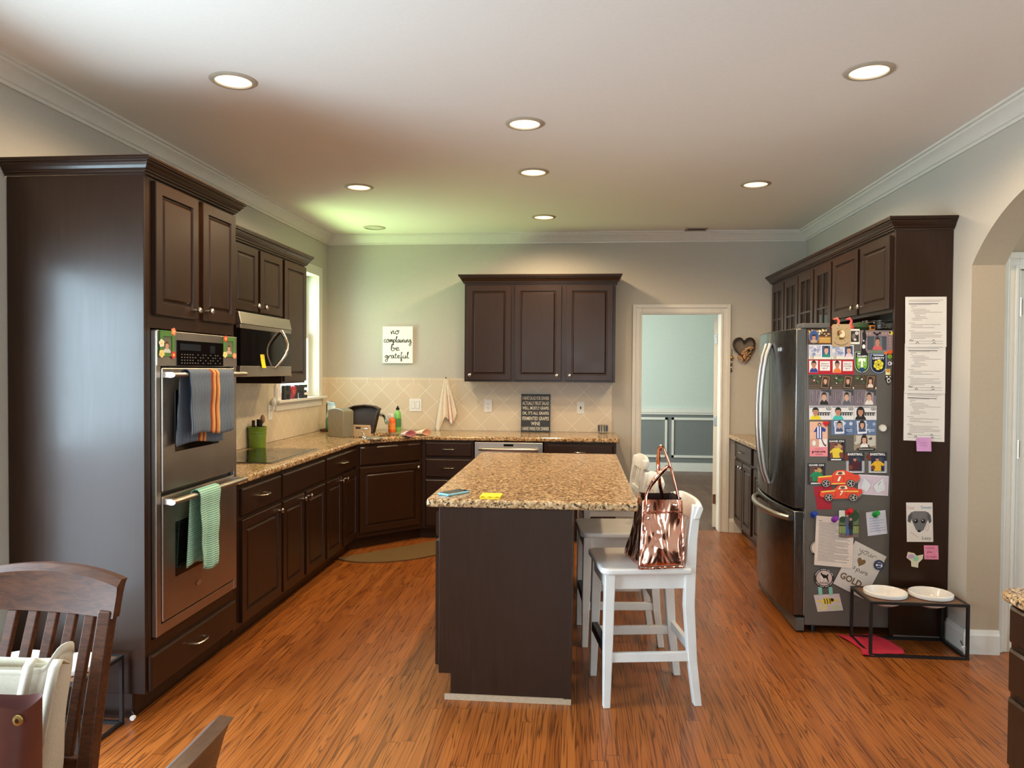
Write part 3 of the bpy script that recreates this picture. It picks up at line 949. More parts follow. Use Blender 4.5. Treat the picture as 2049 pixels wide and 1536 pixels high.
for nm, lb, y0, y1 in (('base_cabinet', 'dark base cabinet under the right counter nearest the doorway', 6.315, 7.06), ('base_cabinet', 'dark base cabinet under the right counter hidden beside the refrigerator', 5.36, 6.312)):
    u = thing(nm, lb, 'cabinet', (1.75, (y0 + y1) / 2, 0))
    MB(WOOD).box(1.45, y0, 0.1, XR - 0.003, y1, 0.874).build('body', u)
    MB(WOOD).box(1.52, y0, 0, XR - 0.003, y1, 0.1).build('toe_kick', u)
    ym = (y0 + y1) / 2
    front(u, FXm(1.45), y0 + 0.025, 0.71, y1 - 0.06, 0.853, None, True, True)
    front(u, FXm(1.45), y0 + 0.025, 0.122, ym - 0.025, 0.69, (ym - 0.06, 0.65))
    front(u, FXm(1.45), ym - 0.005, 0.122, y1 - 0.06, 0.69, (ym + 0.03, 0.65))
counter('countertop', 'granite worktop on the right wall behind the refrigerator', [(1.388, 5.34), (XR - 0.004, 5.34), (XR - 0.004, YB - 0.004), (1.388, YB - 0.004)], 0.876, 0.914)
# desk cabinet at the lower right
u = thing('desk_cabinet', 'dark drawer cabinet with granite top cut off by the lower right edge', 'cabinet', (1.75, 2.1, 0))
MB(WOOD).box(1.47, 1.3, 0.1, XR - 0.003, 2.66, 0.728).build('body', u)
MB(WOOD).box(1.54, 1.3, 0, XR - 0.003, 2.66, 0.1).build('toe_kick', u)
for z0, z1 in ((0.592, 0.715), (0.425, 0.572), (0.175, 0.405)):
    front(u, FXm(1.47), 2.2, z0, 2.645, z1, None, False, True)
    front(u, FXm(1.47), 1.32, z0, 2.17, z1, None, False, True)
counter('countertop', 'low granite desk top at the right edge of the photo', [(1.43, 1.3), (XR - 0.004, 1.3), (XR - 0.004, 2.69), (1.47, 2.69), (1.43, 2.65)], 0.73, 0.766)
# island
u = thing('kitchen_island', 'dark brown kitchen island with doors on its left side', 'kitchen island', (-0.33, 4.28, 0))
XA, XB_, YA_, YC_ = -0.627, -0.027, 3.338, 5.23
b = MB(WOOD)
b.box(XA, YA_ + 0.02, 0.115, XB_, YC_, 0.874)
b.build('body', u)
MB(WOOD, frame((0, YA_ + 0.02, 0), (1, 0, 0), (0, -1, 0))).prism([(XA, 0.115), (XA + 0.055, 0.115), (XA + 0.055, 0.002), (XB_, 0.002), (XB_, 0.874), (XA, 0.874)], 0, 0.02).build('side_panel', u, bev=0.002)
MB(WOOD).box(XA + 0.06, YA_ + 0.02, 0, XB_ - 0.005, YC_, 0.115).build('toe_kick', u)
MB(M('bare_wood_strip', (176, 152, 124), 0.7, var=0.2, stretch=(3, 30, 30))).box(XA + 0.03, YA_ - 0.012, 0, XB_ + 0.004, YA_ - 0.0005, 0.024).build('base_strip', u)
MB(WOOD).box(XB_ - 0.03, YA_ - 0.008, 0.024, XB_ + 0.004, YA_ - 0.0005, 0.873).box(XB_ + 0.0005, YA_, 0, XB_ + 0.004, YC_, 0.873).build('corner_trim', u)
TI = FXm(XA)
for y0, y1 in ((3.36, 3.97), (3.99, 4.6), (4.62, 5.21)):
    front(u, TI, y0, 0.735, y1, 0.85, None, False, True)
    front(u, TI, y0, 0.145, y1, 0.715, None)
counter('countertop', 'gold speckled granite top of the kitchen island', [(-0.683, 3.3155), (0.2665, 3.3155), (0.2665, 5.2536), (-0.683, 5.2536)], 0.8755, 0.914)
# ------------------------------------------------------------------ recessed lights
def downlight(x, y, label, on=True, power=41):
    t = thing('recessed_light', label, 'ceiling light', (x, y, H), 'recessed ceiling lights')
    MB(M('satin_light_trim', (176, 164, 146), 0.5)).lathe([(0.078, H - 0.002), (0.08, H - 0.008), (0.098, H - 0.006), (0.104, H - 0.0005), (0.078, H - 0.0004)], (x, y, 0), 36, False, False).build('trim_ring', t, smooth=40)
    MB(LAMP if on else M('unlit_lamp_lens', (196, 192, 182), 0.4)).lathe([(0.0, H - 0.0015), (0.0795, H - 0.0015), (0.0795, H - 0.0005)], (x, y, 0), 36, False, False).build('lens', t)
    if on:
        l = bpy.data.lights.new('downlight', 'SPOT')
        l.energy = power
        l.spot_size = math.radians(168)
        l.spot_blend = 0.5
        l.shadow_soft_size = 0.07
        l.color = (1.0, 0.74, 0.46)
        o = bpy.data.objects.new('downlight_glow', l)
        C.objects.link(o)
        o.parent = t
        o.location = (0, 0, -0.03)
for x, y, lb, on in ((-1.547, 3.237, 'lit recessed ceiling light above the oven cabinet, largest at upper left', True),
                     (1.223, 3.335, 'lit recessed ceiling light at upper right, in front of the refrigerator', True),
                     (-0.291, 3.91, 'lit recessed ceiling light nearest the camera in the row over the island', True),
                     (-0.305, 4.869, 'middle lit recessed ceiling light of the row over the island', True),
                     (-1.559, 5.19, 'lit recessed ceiling light in front of the microwave', True),
                     (1.198, 5.28, 'lit recessed ceiling light over the passage beside the glass-front cabinet', True),
                     (-0.304, 6.304, 'farthest lit recessed ceiling light, just before the back wall cabinet', True),
                     (-1.863, 6.681, 'unlit recessed ceiling light above the corner sink', False)):
    downlight(x, y, lb, on)
# hole of the missing ceiling register
hv = thing('ceiling_vent', 'dark open ceiling vent hole with torn edges near the crown moulding', 'vent', (1.05, 6.98, H))
MB(M('rusty_duct_metal', (70, 44, 32), 0.7)).box(0.965, 6.87, H - 0.004, 1.135, 7.07, H - 0.001).build('duct', hv)
v = MB(M('broken_plaster', (150, 132, 116), 0.9))
for q in ((0.955, 6.86, 0.972, 7.08), (1.128, 6.855, 1.142, 7.05), (0.972, 6.862, 1.128, 6.874), (0.972, 6.955, 1.128, 6.972)):
    v.box(q[0], q[1], H - 0.008, q[2], q[3], H - 0.002)
v.build('frame', hv)
# ------------------------------------------------------------------ double oven
ov = thing('double_oven', 'stainless steel double wall oven in the tall cabinet', 'oven', (-2.1, 3.4, 0.34))
XO = -1.790
MB(BLACK).box(XL + 0.03, 3.04, 0.345, XO - 0.03, 3.775, 1.65).build('body', ov)
m = MB(STEEL)
m.box(XO - 0.0275, 3.034, 0.34, XO - 0.004, 3.07, 1.655).box(XO - 0.0275, 3.755, 0.34, XO - 0.004, 3.784, 1.655)
m.box(XO - 0.0275, 3.07, 0.34, XO - 0.006, 3.755, 0.385)
m.build('side_trim', ov, bev=0.002)
cp = MB(STEEL).box(XO - 0.03, 3.036, 1.505, XO, 3.782, 1.66).build('control_panel', ov, bev=0.003)
TO = FXa(XO)
k = MB(BLACKG, TO)
k.box(3.19, 1.508, 0.0003, 3.625, 1.622, 0.003)
dk = M('dark_display', (30, 34, 44), 0.2)
k.use(dk).rect(3.215, 1.578, 3.40, 1.608, 0.0034).rect(3.49, 1.57, 3.54, 1.605, 0.0034)
k.use(M('grey_key_print', (108, 106, 104), 0.5))
for i in range(16):
    for j in range(4):
        if (i * 7 + j * 3) % 5 < 3 or i < 5:
            k.rect(3.225 + i * 0.024, 1.518 + j * 0.013, 3.225 + i * 0.024 + 0.011, 1.518 + j * 0.013 + 0.004, 0.0034)
k.build('keypad', cp)
def oven_door(z0, z1, hz, wz0, wz1):
    d = MB(STEEL, TO).box(3.076, z0, -0.028, 3.75, z1, 0).build('door', ov, bev=0.004)
    MB(BLACKG, TO).box(3.178, wz0, 0.0003, 3.58, wz1, 0.002).build('window', d)
    h = MB(STEEL, TO)
    h.tube([(3.06, hz, 0.048), (3.765, hz, 0.048)], 0.019, 12, rx=0.012)
    for y in (3.09, 3.735):
        h.box(y - 0.014, hz - 0.012, 0.0, y + 0.014, hz + 0.012, 0.044)
    h.build('handle', d, smooth=50)
    return d
oven_door(0.96, 1.498, 1.468, 1.125, 1.40)
d = oven_door(0.393, 0.94, 0.918, 0.565, 0.81)
MB(CHROME, TO).disc(3.379, 0.483, 0.026, 0.014, 0.0006).disc(3.379, 0.483, 0.0255, 0.0135, 0.0022).use(INK).ring(3.379, 0.483, 0.006, 0.010, 0.0026).build('emblem', d)
# towels over the oven handles
def towel(name, label, mat, y0, y1, hz, front_z, back_z, c0, amp, ph, extra=None):
    R0 = 0.0235
    L1, L2 = hz - front_z, hz - back_z
    tot = L1 + L2 + PI * R0
    def fn(u, v):
        s = v * tot
        yy = y0 + (y1 - y0) * u
        if s < L1:
            q = (L1 - s) / L1
            z, c = front_z + s, c0 + R0
            c += (amp * math.sin(u * 9 + ph) + amp * 0.5 * math.sin(u * 21 + ph * 2)) * q ** 0.7 + 0.002 * math.sin(s * 40)
            yy += 0.012 * math.sin(u * 5 + ph) * q
            z += 0.010 * math.sin(u * 6 + ph) * q
        elif s < L1 + PI * R0:
            t = (s - L1) / R0
            z, c = hz + R0 * math.sin(t), c0 + R0 * math.cos(t)
        else:
            z, c = hz - (s - L1 - PI * R0), c0 - R0
            q = (hz - z) / L2
            yy -= 0.035 * q
            c += 0.004 * math.sin(u * 8) * q
            z += 0.01 * math.sin(u * 5) * q
        return (yy, z, c)
    mb = MB(mat, TO).grid(fn, 36, 50)
    if extra:
        for i, fc in enumerate(mb.f):
            cu = (i % 36) / 36
            for lo, hi, mm in extra:
                if lo <= cu < hi:
                    mb.use(mm)
                    mb.mi[i] = mb.k
    o = mb.build(name, solid=0.004, smooth=60)
    return tag(o, label, 'towel')
TB1 = make_towel('blue_ribbed_cotton', (60, 74, 94), (126, 138, 150), 520, 1)
ORA, YEL, RUST = M('orange_woven_stripe', (206, 120, 64), 0.9), M('yellow_woven_stripe', (208, 164, 92), 0.9), M('rust_woven_stripe', (126, 58, 36), 0.9)
towel('dish_towel', 'blue ribbed dish towel with orange stripes on the upper oven handle', TB1, 3.175, 3.60, 1.468, 1.195, 1.15, 0.048, 0.007, 0.4,
      [(0.44, 0.475, RUST), (0.475, 0.505, ORA), (0.505, 0.53, YEL), (0.53, 0.56, RUST), (0.56, 0.60, ORA), (0.60, 0.625, YEL)])
TB2 = make_towel('pale_green_ribbed_cotton', (112, 172, 160), (190, 222, 192), 620, 2)
towel('dish_towel', 'pale teal dish towel hanging from the lower oven handle', TB2, 3.262, 3.455, 0.918, 0.565, 0.59, 0.048, 0.009, 1.5)
# ------------------------------------------------------------------ microwave
mw = thing('microwave', 'stainless steel over-the-range microwave with black glass door', 'microwave', (-2.22, 4.68, 1.44))
XM = -2.012
MB(BLACK).box(XL + 0.01, 4.308, 1.445, XM - 0.03, 5.087, 1.835).build('body', mw)
TM = FXa(XM)
mv = MB(STEEL, TM).loft([[(4.3, 1.765, -0.03), (5.09, 1.765, -0.03), (5.09, 1.765, 0.004), (4.3, 1.765, 0.004)], [(4.3, 1.838, -0.03), (5.09, 1.838, -0.03), (5.09, 1.838, -0.012), (4.3, 1.838, -0.012)]])
mv.build('vent_panel', mw, bev=0.003)
md = MB(STEEL, TM).box(4.3, 1.445, -0.03, 5.09, 1.512, 0.0).box(4.3, 1.738, -0.03, 5.09, 1.763, 0.0).build('door', mw, bev=0.003)
MB(BLACKG, TM).box(4.302, 1.5122, -0.03, 5.088, 1.7378, -0.001).build('window', md)
MB(M('grey_logo_print', (150, 148, 144), 0.4), TM).stroke([(4.35, 1.487), (4.362, 1.468), (4.372, 1.487), (4.383, 1.478)], 0.004, 0.0006).build('logo', md)
h = MB(NICKEL, TM)
h.tube([(4.80 + 0.11 * t - 0.0 * t, 1.50 + 0.25 * t, 0.002 + 0.062 * math.sin(PI * t)) for t in [0.0, 0.08, 0.2, 0.35, 0.5, 0.65, 0.8, 0.92, 1.0]][::1], 0.012, 10)
h.T = TM
hh = h.build('handle', md, smooth=50)
n = MB(M('yellow_sticky_paper', (250, 212, 20), 0.7, var=0.03), TM)
n.grid(lambda u, v: (4.575 + 0.06 * u + 0.012 * (1 - v), 1.50 + 0.085 * v, 0.001 + 0.008 * (1 - v) ** 2), 3, 6)
n.use(INK)
n.stroke([(4.60, 1.576), (4.62, 1.578), (4.635, 1.576)], 0.004, 0.0022).stroke([(4.602, 1.563), (4.625, 1.562)], 0.004, 0.0025)
tag(n.build('sticky_note'), 'bright yellow sticky note on the microwave door', 'sticky note')
# ------------------------------------------------------------------ refrigerator
fr = thing('refrigerator', 'stainless french-door refrigerator covered in photos and magnets', 'refrigerator', (1.6, 4.83, 0))
F0, F1, YFR = 4.387, 5.275, 4.387
MB(FRIDGEG).box(1.30, F0, 0.045, 2.03, F1, 1.735).build('body', fr, bev=0.006)
def bulge(y):
    return 1.238 - 0.042 * (1 - ((y - 4.83) / 0.46) ** 2)
def fdoor(name, y0, y1, z0, z1):
    m = MB(STEELV)
    n = 14
    ys = [y0 + (y1 - y0) * i / n for i in range(n + 1)]
    prof = [(1.292, y0)] + [(bulge(y), y) for y in ys] + [(1.292, y1)]
    m.prism(prof, z0, z1)
    return m.build(name, fr, smooth=30, bev=0.006)
d1 = fdoor('door', F0 + 0.002, 4.827, 0.715, 1.745)
d2 = fdoor('door', 4.833, F1 - 0.002, 0.715, 1.745)
dr = fdoor('freezer_drawer', F0 + 0.002, F1 - 0.002, 0.10, 0.70)
for d, y in ((d1, 4.785), (d2, 4.875)):
    h = MB(STEEL)
    pts = []
    for i in range(13):
        t = i / 12
        pts.append((bulge(y) - 0.008 - 0.055 * math.sin(PI * min(1, max(0, t))) ** 0.6, y, 0.80 + 0.87 * t))
    h.tube(pts, 0.014, 10, rx=0.016)
    h.build('handle', d, smooth=50)
h = MB(STEEL)
h.tube([(bulge(4.43 + 0.8 * i / 12) - 0.004 - 0.05 * math.sin(PI * i / 12) ** 0.5, 4.43 + 0.8 * i / 12, 0.652) for i in range(13)], 0.017, 10)
h.build('handle', dr, smooth=50)
pl = MB(CHROME)
for i, (a, b_) in enumerate(((0, 0.006), (0.008, 0.02), (0.022, 0.027), (0.03, 0.042), (0.045, 0.052), (0.055, 0.068))):
    y = 4.66 - a
    pl.box(bulge(y) - 0.0025, y - (b_ - a), 1.618 + (0.004 if i % 2 else 0), bulge(y) - 0.0005, y, 1.640 + (0.004 if i == 4 else 0))
pl.build('emblem', d1)
MB(M('grey_gasket', (120, 112, 104), 0.5)).box(1.2925, F0 + 0.006, 0.10, 1.2998, F1 - 0.006, 1.735).build('gasket', fr)
MB(FRIDGEG).box(1.27, F0 + 0.004, 1.7455, 1.42, F0 + 0.14, 1.775).build('hinge_cover', fr, bev=0.006)
MB(M('grey_toe_grille', (88, 84, 80), 0.5)).box(1.25, F0 + 0.002, 0.012, 1.299, F1, 0.085).build('base_grille', fr, bev=0.003)
fe = MB(BLACK)
for x in (1.36, 1.95):
    for y in (F0 + 0.06, F1 - 0.06):
        fe.lathe([(0.02, 0.0), (0.02, 0.046)], (x, y, 0), 12)
fe.build('foot', fr)
# things on top of the refrigerator
tp = MB(M('pink_plastic', (236, 96, 92), 0.5))
def flamingo(x, y, label, mat):
    m = MB(mat)
    m.lathe([(0.0, 0), (0.026, 0.006), (0.03, 0.02), (0.018, 0.034), (0, 0.038)], (x, y, 1.735), 12)
    m.tube([(x + 0.008, y, 1.765), (x + 0.016, y, 1.79), (x + 0.004, y, 1.806), (x - 0.016, y, 1.80)], [0.009, 0.007, 0.008, 0.003], 8)
    tag(m.build('toy_bird', smooth=60), label, 'toy')
flamingo(1.475, 4.46, 'coral bird figure on the refrigerator top behind the gold foil card, left one', M('coral_plastic', (238, 110, 84), 0.5))
flamingo(1.545, 4.46, 'pink bird figure on the refrigerator top behind the gold foil card, right one', M('pink_plastic', (236, 84, 100), 0.5))
g = MB(M('green_fabric', (46, 74, 44), 0.8)).lathe([(0.0, 0), (0.05, 0.004), (0.06, 0.02), (0.04, 0.045), (0, 0.052)], (1.62, 4.50, 1.735), 14)
tag(g.build('hair_bow', smooth=60), 'dark green bow lying on top of the refrigerator', 'bow')
bw = MB(SMOKE).lathe([(0.07, 0.0), (0.074, 0.01), (0.078, 0.05), (0.086, 0.055), (0.086, 0.062), (0.073, 0.06), (0.068, 0.014), (0.0, 0.012)], (1.745, 4.56, 1.735), 28, True, False)
tag(bw.build('glass_dish', smooth=40), 'clear glass baking dish on top of the refrigerator', 'dish')
g = MB(M('amber_plastic', (190, 120, 50), 0.4)).box(1.655, 4.44, 1.735, 1.685, 4.47, 1.765).use(BLACK).box(1.66, 4.435, 1.745, 1.68, 4.4395, 1.76)
tag(g.build('small_figurine', bev=0.004), 'tiny amber and black figurine beside the glass dish', 'figurine')
# ------------------------------------------------------------------ cooktop
ck = thing('cooktop', 'black glass electric cooktop set in the granite counter', 'cooktop', (-2.05, 4.8, 0.914))
MB(STEEL).box(-2.33, 4.395, 0.9142, -1.86, 5.235, 0.9185).build('frame', ck, bev=0.002)
MB(BLACKG).box(-2.315, 4.41, 0.9187, -1.875, 5.22, 0.9215).build('glass', ck)
rg = M('grey_burner_ring', (70, 70, 72), 0.3)
for x, y, r in ((-2.2, 4.6, 0.09), (-1.99, 4.62, 0.075), (-2.2, 5.03, 0.075), (-1.99, 5.02, 0.1)):
    MB(rg).ring(x, y, r - 0.004, r, 0.922).ring(x, y, r * 0.6 - 0.003, r * 0.6, 0.922).build('burner', ck)
# utensil crock
cr = thing('utensil_crock', 'green crock holding black utensils behind the cooktop', 'crock', (-2.358, 5.31, 0.914))
GRN = M('green_glazed_ceramic', (112, 138, 44), 0.3)
MB(GRN).lathe([(0.058, 0.914), (0.06, 0.92), (0.064, 1.02), (0.067, 1.022), (0.067, 1.028), (0.065, 1.03), (0.066, 1.055), (0.07, 1.06), (0.07, 1.068), (0.063, 1.068), (0.058, 0.93), (0.0, 0.928)], (-2.358, 5.31, 0), 28, True, False).build('pot', cr, smooth=40)
for i, (dx, dy, lz, r, w_) in enumerate(((-0.02, -0.02, 1.10, 0.010, 0.02), (0.0, 0.02, 1.105, 0.010, 0.022), (0.03, -0.005, 1.10, 0.010, 0.02))):
    MB(BLACK).tube([(-2.358 + dx * 0.3, 5.31 + dy * 0.3, 0.935), (-2.358 + dx, 5.31 + dy, lz - 0.03)], 0.006, 8).box(-2.358 + dx - w_ / 2, 5.31 + dy - 0.008, lz - 0.035, -2.358 + dx + w_ / 2, 5.31 + dy + 0.008, lz + 0.015).build('utensil', cr, bev=0.002)
MB(M('light_wood_spoon', (150, 112, 76), 0.6)).tube([(-2.35, 5.32, 0.935), (-2.335, 5.345, 1.09)], 0.005, 8).lathe([(0, 1.085), (0.016, 1.10), (0.017, 1.13), (0.008, 1.15), (0, 1.152)], (-2.333, 5.348, 0), 12).build('spoon', cr, smooth=50)
# ------------------------------------------------------------------ sink corner
bx = MB(M('brushed_pewter_box', (150, 142, 122), 0.36, metal=0.55, var=0.12, stretch=(8, 8, 0.8)))
bx.T = frame((-2.035, 6.255, 0.9145), (0.82, -0.57, 0), (0.57, 0.82, 0))
pr = [(-0.105, 0.0), (0.105, 0.0), (0.105, 0.215)] + [(0.105 * math.cos(PI * k / 12), 0.215 + 0.03 * math.sin(PI * k / 12)) for k in range(1, 12)] + [(-0.105, 0.215)]
bx.loft([[(a, b_, -0.055) for a, b_ in pr], [(a, b_, 0.055) for a, b_ in pr]])
tag(bx.build('bread_box', bev=0.004, smooth=30), 'brushed metal countertop box with rounded top left of the sink', 'box')
bn = MB(M('dark_brown_plastic', (50, 33, 21), 0.4))
bn.T = frame((-1.965, 6.65, 0.916), (0.985, -0.17, 0), (-0.17, -0.985, 0))
top = [(-0.16, 0.22), (-0.10, 0.244), (0.0, 0.254), (0.10, 0.244), (0.16, 0.22)]
o1 = [(-0.12, 0.0), (0.12, 0.0), (0.15, 0.20)] + top[::-1] + [(-0.15, 0.20)]
sc_ = lambda P, k, dz: [(a * k, dz + b_ * k) for a, b_ in P]
bn.loft([[(a, b_, -0.03 + b_ * -0.22) for a, b_ in o1], [(a, b_, 0.03 + b_ * -0.22) for a, b_ in o1], [(a, b_, 0.028 + b_ * -0.22) for a, b_ in sc_(o1, 0.9, 0.014)], [(a, b_, -0.02 + b_ * -0.22) for a, b_ in sc_(o1, 0.86, 0.02)]])
tag(bn.build('wash_basin', bev=0.004), 'dark brown plastic wash basin standing on edge behind the sink', 'basin')
cb = MB(M('pale_bamboo', (206, 176, 138), 0.5, stretch=(3, 3, 30)))
cb.T = frame((-1.86, 6.29, 0.9145), (0.98, -0.2, 0), (-0.2, -0.98, 0))
for q in ((-0.085, 0, 0.085, 0.062), (-0.085, 0.062, -0.062, 0.082), (-0.008, 0.062, 0.085, 0.082), (-0.08, 0.082, 0.08, 0.098)):
    cb.box(q[0], q[1], -0.006, q[2], q[3], 0.006)
tag(cb.build('cutting_board', bev=0.002), 'small pale cutting board with a handle slot leaning by the sink', 'cutting board')
fa = thing('faucet', 'chrome kitchen faucet at the corner sink', 'faucet', (-1.90, 6.33, 0.914))
b0 = (-2.03, 6.78)
fm = MB(CHROME)
fm.lathe([(0.028, 0.9142), (0.026, 0.93), (0.02, 0.94), (0.018, 1.0)], (b0[0], b0[1], 0), 18)
fm.build('base', fa, smooth=40)
MB(CHROME).tube([(b0[0], b0[1], 0.99), (b0[0] + 0.01, b0[1], 1.05), (b0[0] + 0.06, b0[1] - 0.03, 1.085), (-1.87, 6.775, 1.085), (-1.785, 6.71, 1.075), (-1.735, 6.63, 1.055), (-1.712, 6.58, 1.015)], [0.018, 0.018, 0.018, 0.018, 0.019, 0.022, 0.022], 12).build('spout', fa, smooth=50)
hb = SK(-0.20, -0.205)
lv = MB(CHROME)
lv.lathe([(0.022, 0.9142), (0.02, 0.926), (0.012, 0.934)], (hb[0], hb[1], 0), 16)
lv.tube([(hb[0], hb[1], 0.93), (hb[0] - 0.02, hb[1] + 0.01, 0.965), (hb[0] - 0.025, hb[1] + 0.012, 0.985), (hb[0] + 0.015, hb[1] - 0.002, 0.992), (hb[0] + 0.035, hb[1] - 0.01, 0.990)], [0.008, 0.008, 0.007, 0.007, 0.006], 10)
tag(lv.build('soap_dispenser', smooth=50), 'curved chrome soap pump beside the sink', 'soap dispenser')
lid = MB(M('brushed_pewter_box', (150, 142, 122), 0.36)).lathe([(0.0, 0.9145), (0.075, 0.9145), (0.07, 0.924), (0.03, 0.932), (0, 0.934)], (-1.70, 6.11, 0), 24)
tag(lid.build('drain_lid', smooth=40), 'low round metal lid at the front edge of the sink', 'lid')
def bottle(x, y, label, body, cap, liquid, h, r, pump):
    t = thing('dish_soap_bottle', label, 'bottle', (x, y, 0.914), 'soap bottles by the sink')
    MB(liquid).lathe([(r * 0.92, 0.9145), (r, 0.92), (r, 0.914 + h * 0.62), (r * 0.9, 0.914 + h * 0.72), (r * 0.42, 0.914 + h * 0.82), (r * 0.4, 0.914 + h * 0.84)], (x, y, 0), 20).build('body', t, smooth=40)
    c = MB(cap).lathe([(r * 0.5, 0.914 + h * 0.84), (r * 0.52, 0.914 + h * 0.92), (r * 0.25, 0.914 + h * 0.94), (r * 0.22, 0.914 + h)], (x, y, 0), 16)
    if pump:
        c.box(x - 0.035, y - 0.008, 0.914 + h * 0.97, x + 0.012, y + 0.008, 0.914 + h * 1.03)
    c.build('cap', t, smooth=40)
    MB(body).lathe([(r * 1.015, 0.914 + h * 0.16), (r * 1.015, 0.914 + h * 0.5)], (x, y, 0), 20, False, False).build('label_band', t)
bottle(-1.72, 6.78, 'orange soap bottle with white pump top behind the sink', M('amber_label', (238, 140, 60), 0.5), PLATE, M('orange_soap', (236, 104, 40), 0.2), 0.165, 0.034, True)
bottle(-1.70, 6.92, 'green dish soap bottle with black nozzle behind the orange one', M('dark_green_label', (70, 128, 72), 0.5), BLACK, M('green_soap', (122, 190, 92), 0.2), 0.235, 0.033, False)
sp = MB(M('yellow_sponge', (240, 214, 60), 0.9, bmp=0.3)).box(-1.53, 6.47, 0.9145, -1.43, 6.53, 0.94)
tag(sp.build('sponge', bev=0.006), 'yellow sponge at the back edge of the counter by the gloves', 'sponge')
def glove(cx, cy, rot, label, mat, inn):
    m = MB(mat)
    ca, sa = math.cos(rot), math.sin(rot)
    def P(a, b_, z):
        return (cx + a * ca - b_ * sa, cy + a * sa + b_ * ca, z)
    rings = []
    for s, ra, rz, z in ((-0.095, 0.012, 0.006, 0.922), (-0.06, 0.034, 0.014, 0.930), (-0.01, 0.042, 0.020, 0.936), (0.04, 0.046, 0.024, 0.940), (0.07, 0.050, 0.028, 0.944)):
        rings.append([P(s, ra * math.cos(2 * PI * k / 16), z + rz * math.sin(2 * PI * k / 16) * (1.0 + 0.15 * math.sin(5 * k))) for k in range(16)])
    m.loft(rings, True, False)
    m.use(inn)
    m.loft([rings[-1], [tuple(0.5 * (a + b_) for a, b_ in zip(p, P(0.03, 0, 0.94))) for p in rings[-1]]], False, True)
    tag(m.build('rubber_glove', smooth=60, solid=0.002), label, 'glove', 'rubber gloves on the counter edge')
glove(-1.475, 6.345, -0.9, 'pale pink rubber glove with dark inside at the counter edge', M('pink_rubber', (234, 204, 196), 0.5), M('mauve_lining', (178, 104, 112), 0.7))
glove(-1.38, 6.50, -0.7, 'peach rubber glove lying behind the pink one', M('peach_rubber', (234, 206, 184), 0.5), M('tan_lining', (206, 150, 122), 0.7))
tr = MB(M('dark_wood_tray', (82, 52, 34), 0.5)).lathe([(0.0, 0.9145), (0.10, 0.9145), (0.112, 0.93), (0.106, 0.932), (0.095, 0.922), (0, 0.921)], (-2.30, 6.80, 0), 28)
tag(tr.build('round_tray', smooth=40), 'round dark wooden tray in the corner under the window', 'tray')
jr = thing('glass_jar', 'green glass jar on the round tray in the corner', 'jar', (-2.30, 6.80, 0.922))
MB(M('green_jar_glass', (86, 132, 96), 0.15)).lathe([(0.0, 0.9225), (0.05, 0.9225), (0.055, 0.93), (0.055, 1.02), (0.04, 1.04), (0.038, 1.055)], (-2.30, 6.80, 0), 20).build('body', jr, smooth=40)
MB(M('wire_stand', (70, 58, 48), 0.4, metal=0.6)).tube([(-2.36, 6.84, 0.922), (-2.36, 6.84, 1.16), (-2.345, 6.83, 1.185), (-2.30, 6.80, 1.185), (-2.26, 6.775, 1.17)], 0.006, 8).build('hook', jr, smooth=50)
tw = MB(make_towel('pale_blue_print_cotton', (176, 204, 208), (228, 234, 230), 90, 2))
tw.grid(lambda u, v: (-2.35 + 0.09 * u + 0.012 * math.sin(u * 7 + v * 2), 6.79 - 0.035 * u - 0.012 * math.sin(u * 9) * (1 - v), 1.195 - 0.02 * u * u - (0.17 - 0.10 * u) * (1 - v)), 12, 12)
tag(tw.build('dish_cloth', solid=0.004, smooth=60), 'pale blue patterned cloth draped over the stand under the window', 'cloth')
# hanging towel on the back wall
ht = MB(M('cream_cotton', (226, 212, 190), 0.95, var=0.06, scale=60, bmp=0.2))
def htf(u, v):
    w = 0.012 + (0.105 - 0.012) * v ** 0.85
    x = -1.262 + (u - 0.5) * 2 * w + 0.005 * v
    zz = 1.408 - (0.475 - 0.12 * u + 0.05 * math.sin(u * 10)) * v
    return (x, 7.035 - 0.03 * abs(math.sin(u * 10)) * (0.3 + v * 0.7) * v ** 0.5, zz)
ht.grid(htf, 40, 24)
ht.use(M('red_towel_check', (186, 74, 62), 0.95))
for i in range(len(ht.f)):
    cu = (i % 40) / 40
    if (0.62 < cu < 0.66 or 0.80 < cu < 0.83) and i // 40 > 8:
        ht.mi[i] = ht.k
tag(ht.build('kitchen_towel', solid=0.004, smooth=60), 'cream towel hanging from a hook on the tiled back wall', 'towel')
MBh = MB(NICKEL).tube([(-1.262, 7.066, 1.415), (-1.262, 7.03, 1.41), (-1.262, 7.028, 1.425)], 0.005, 8)
tag(MBh.build('towel_hook'), 'small metal hook holding the cream towel', 'hook')
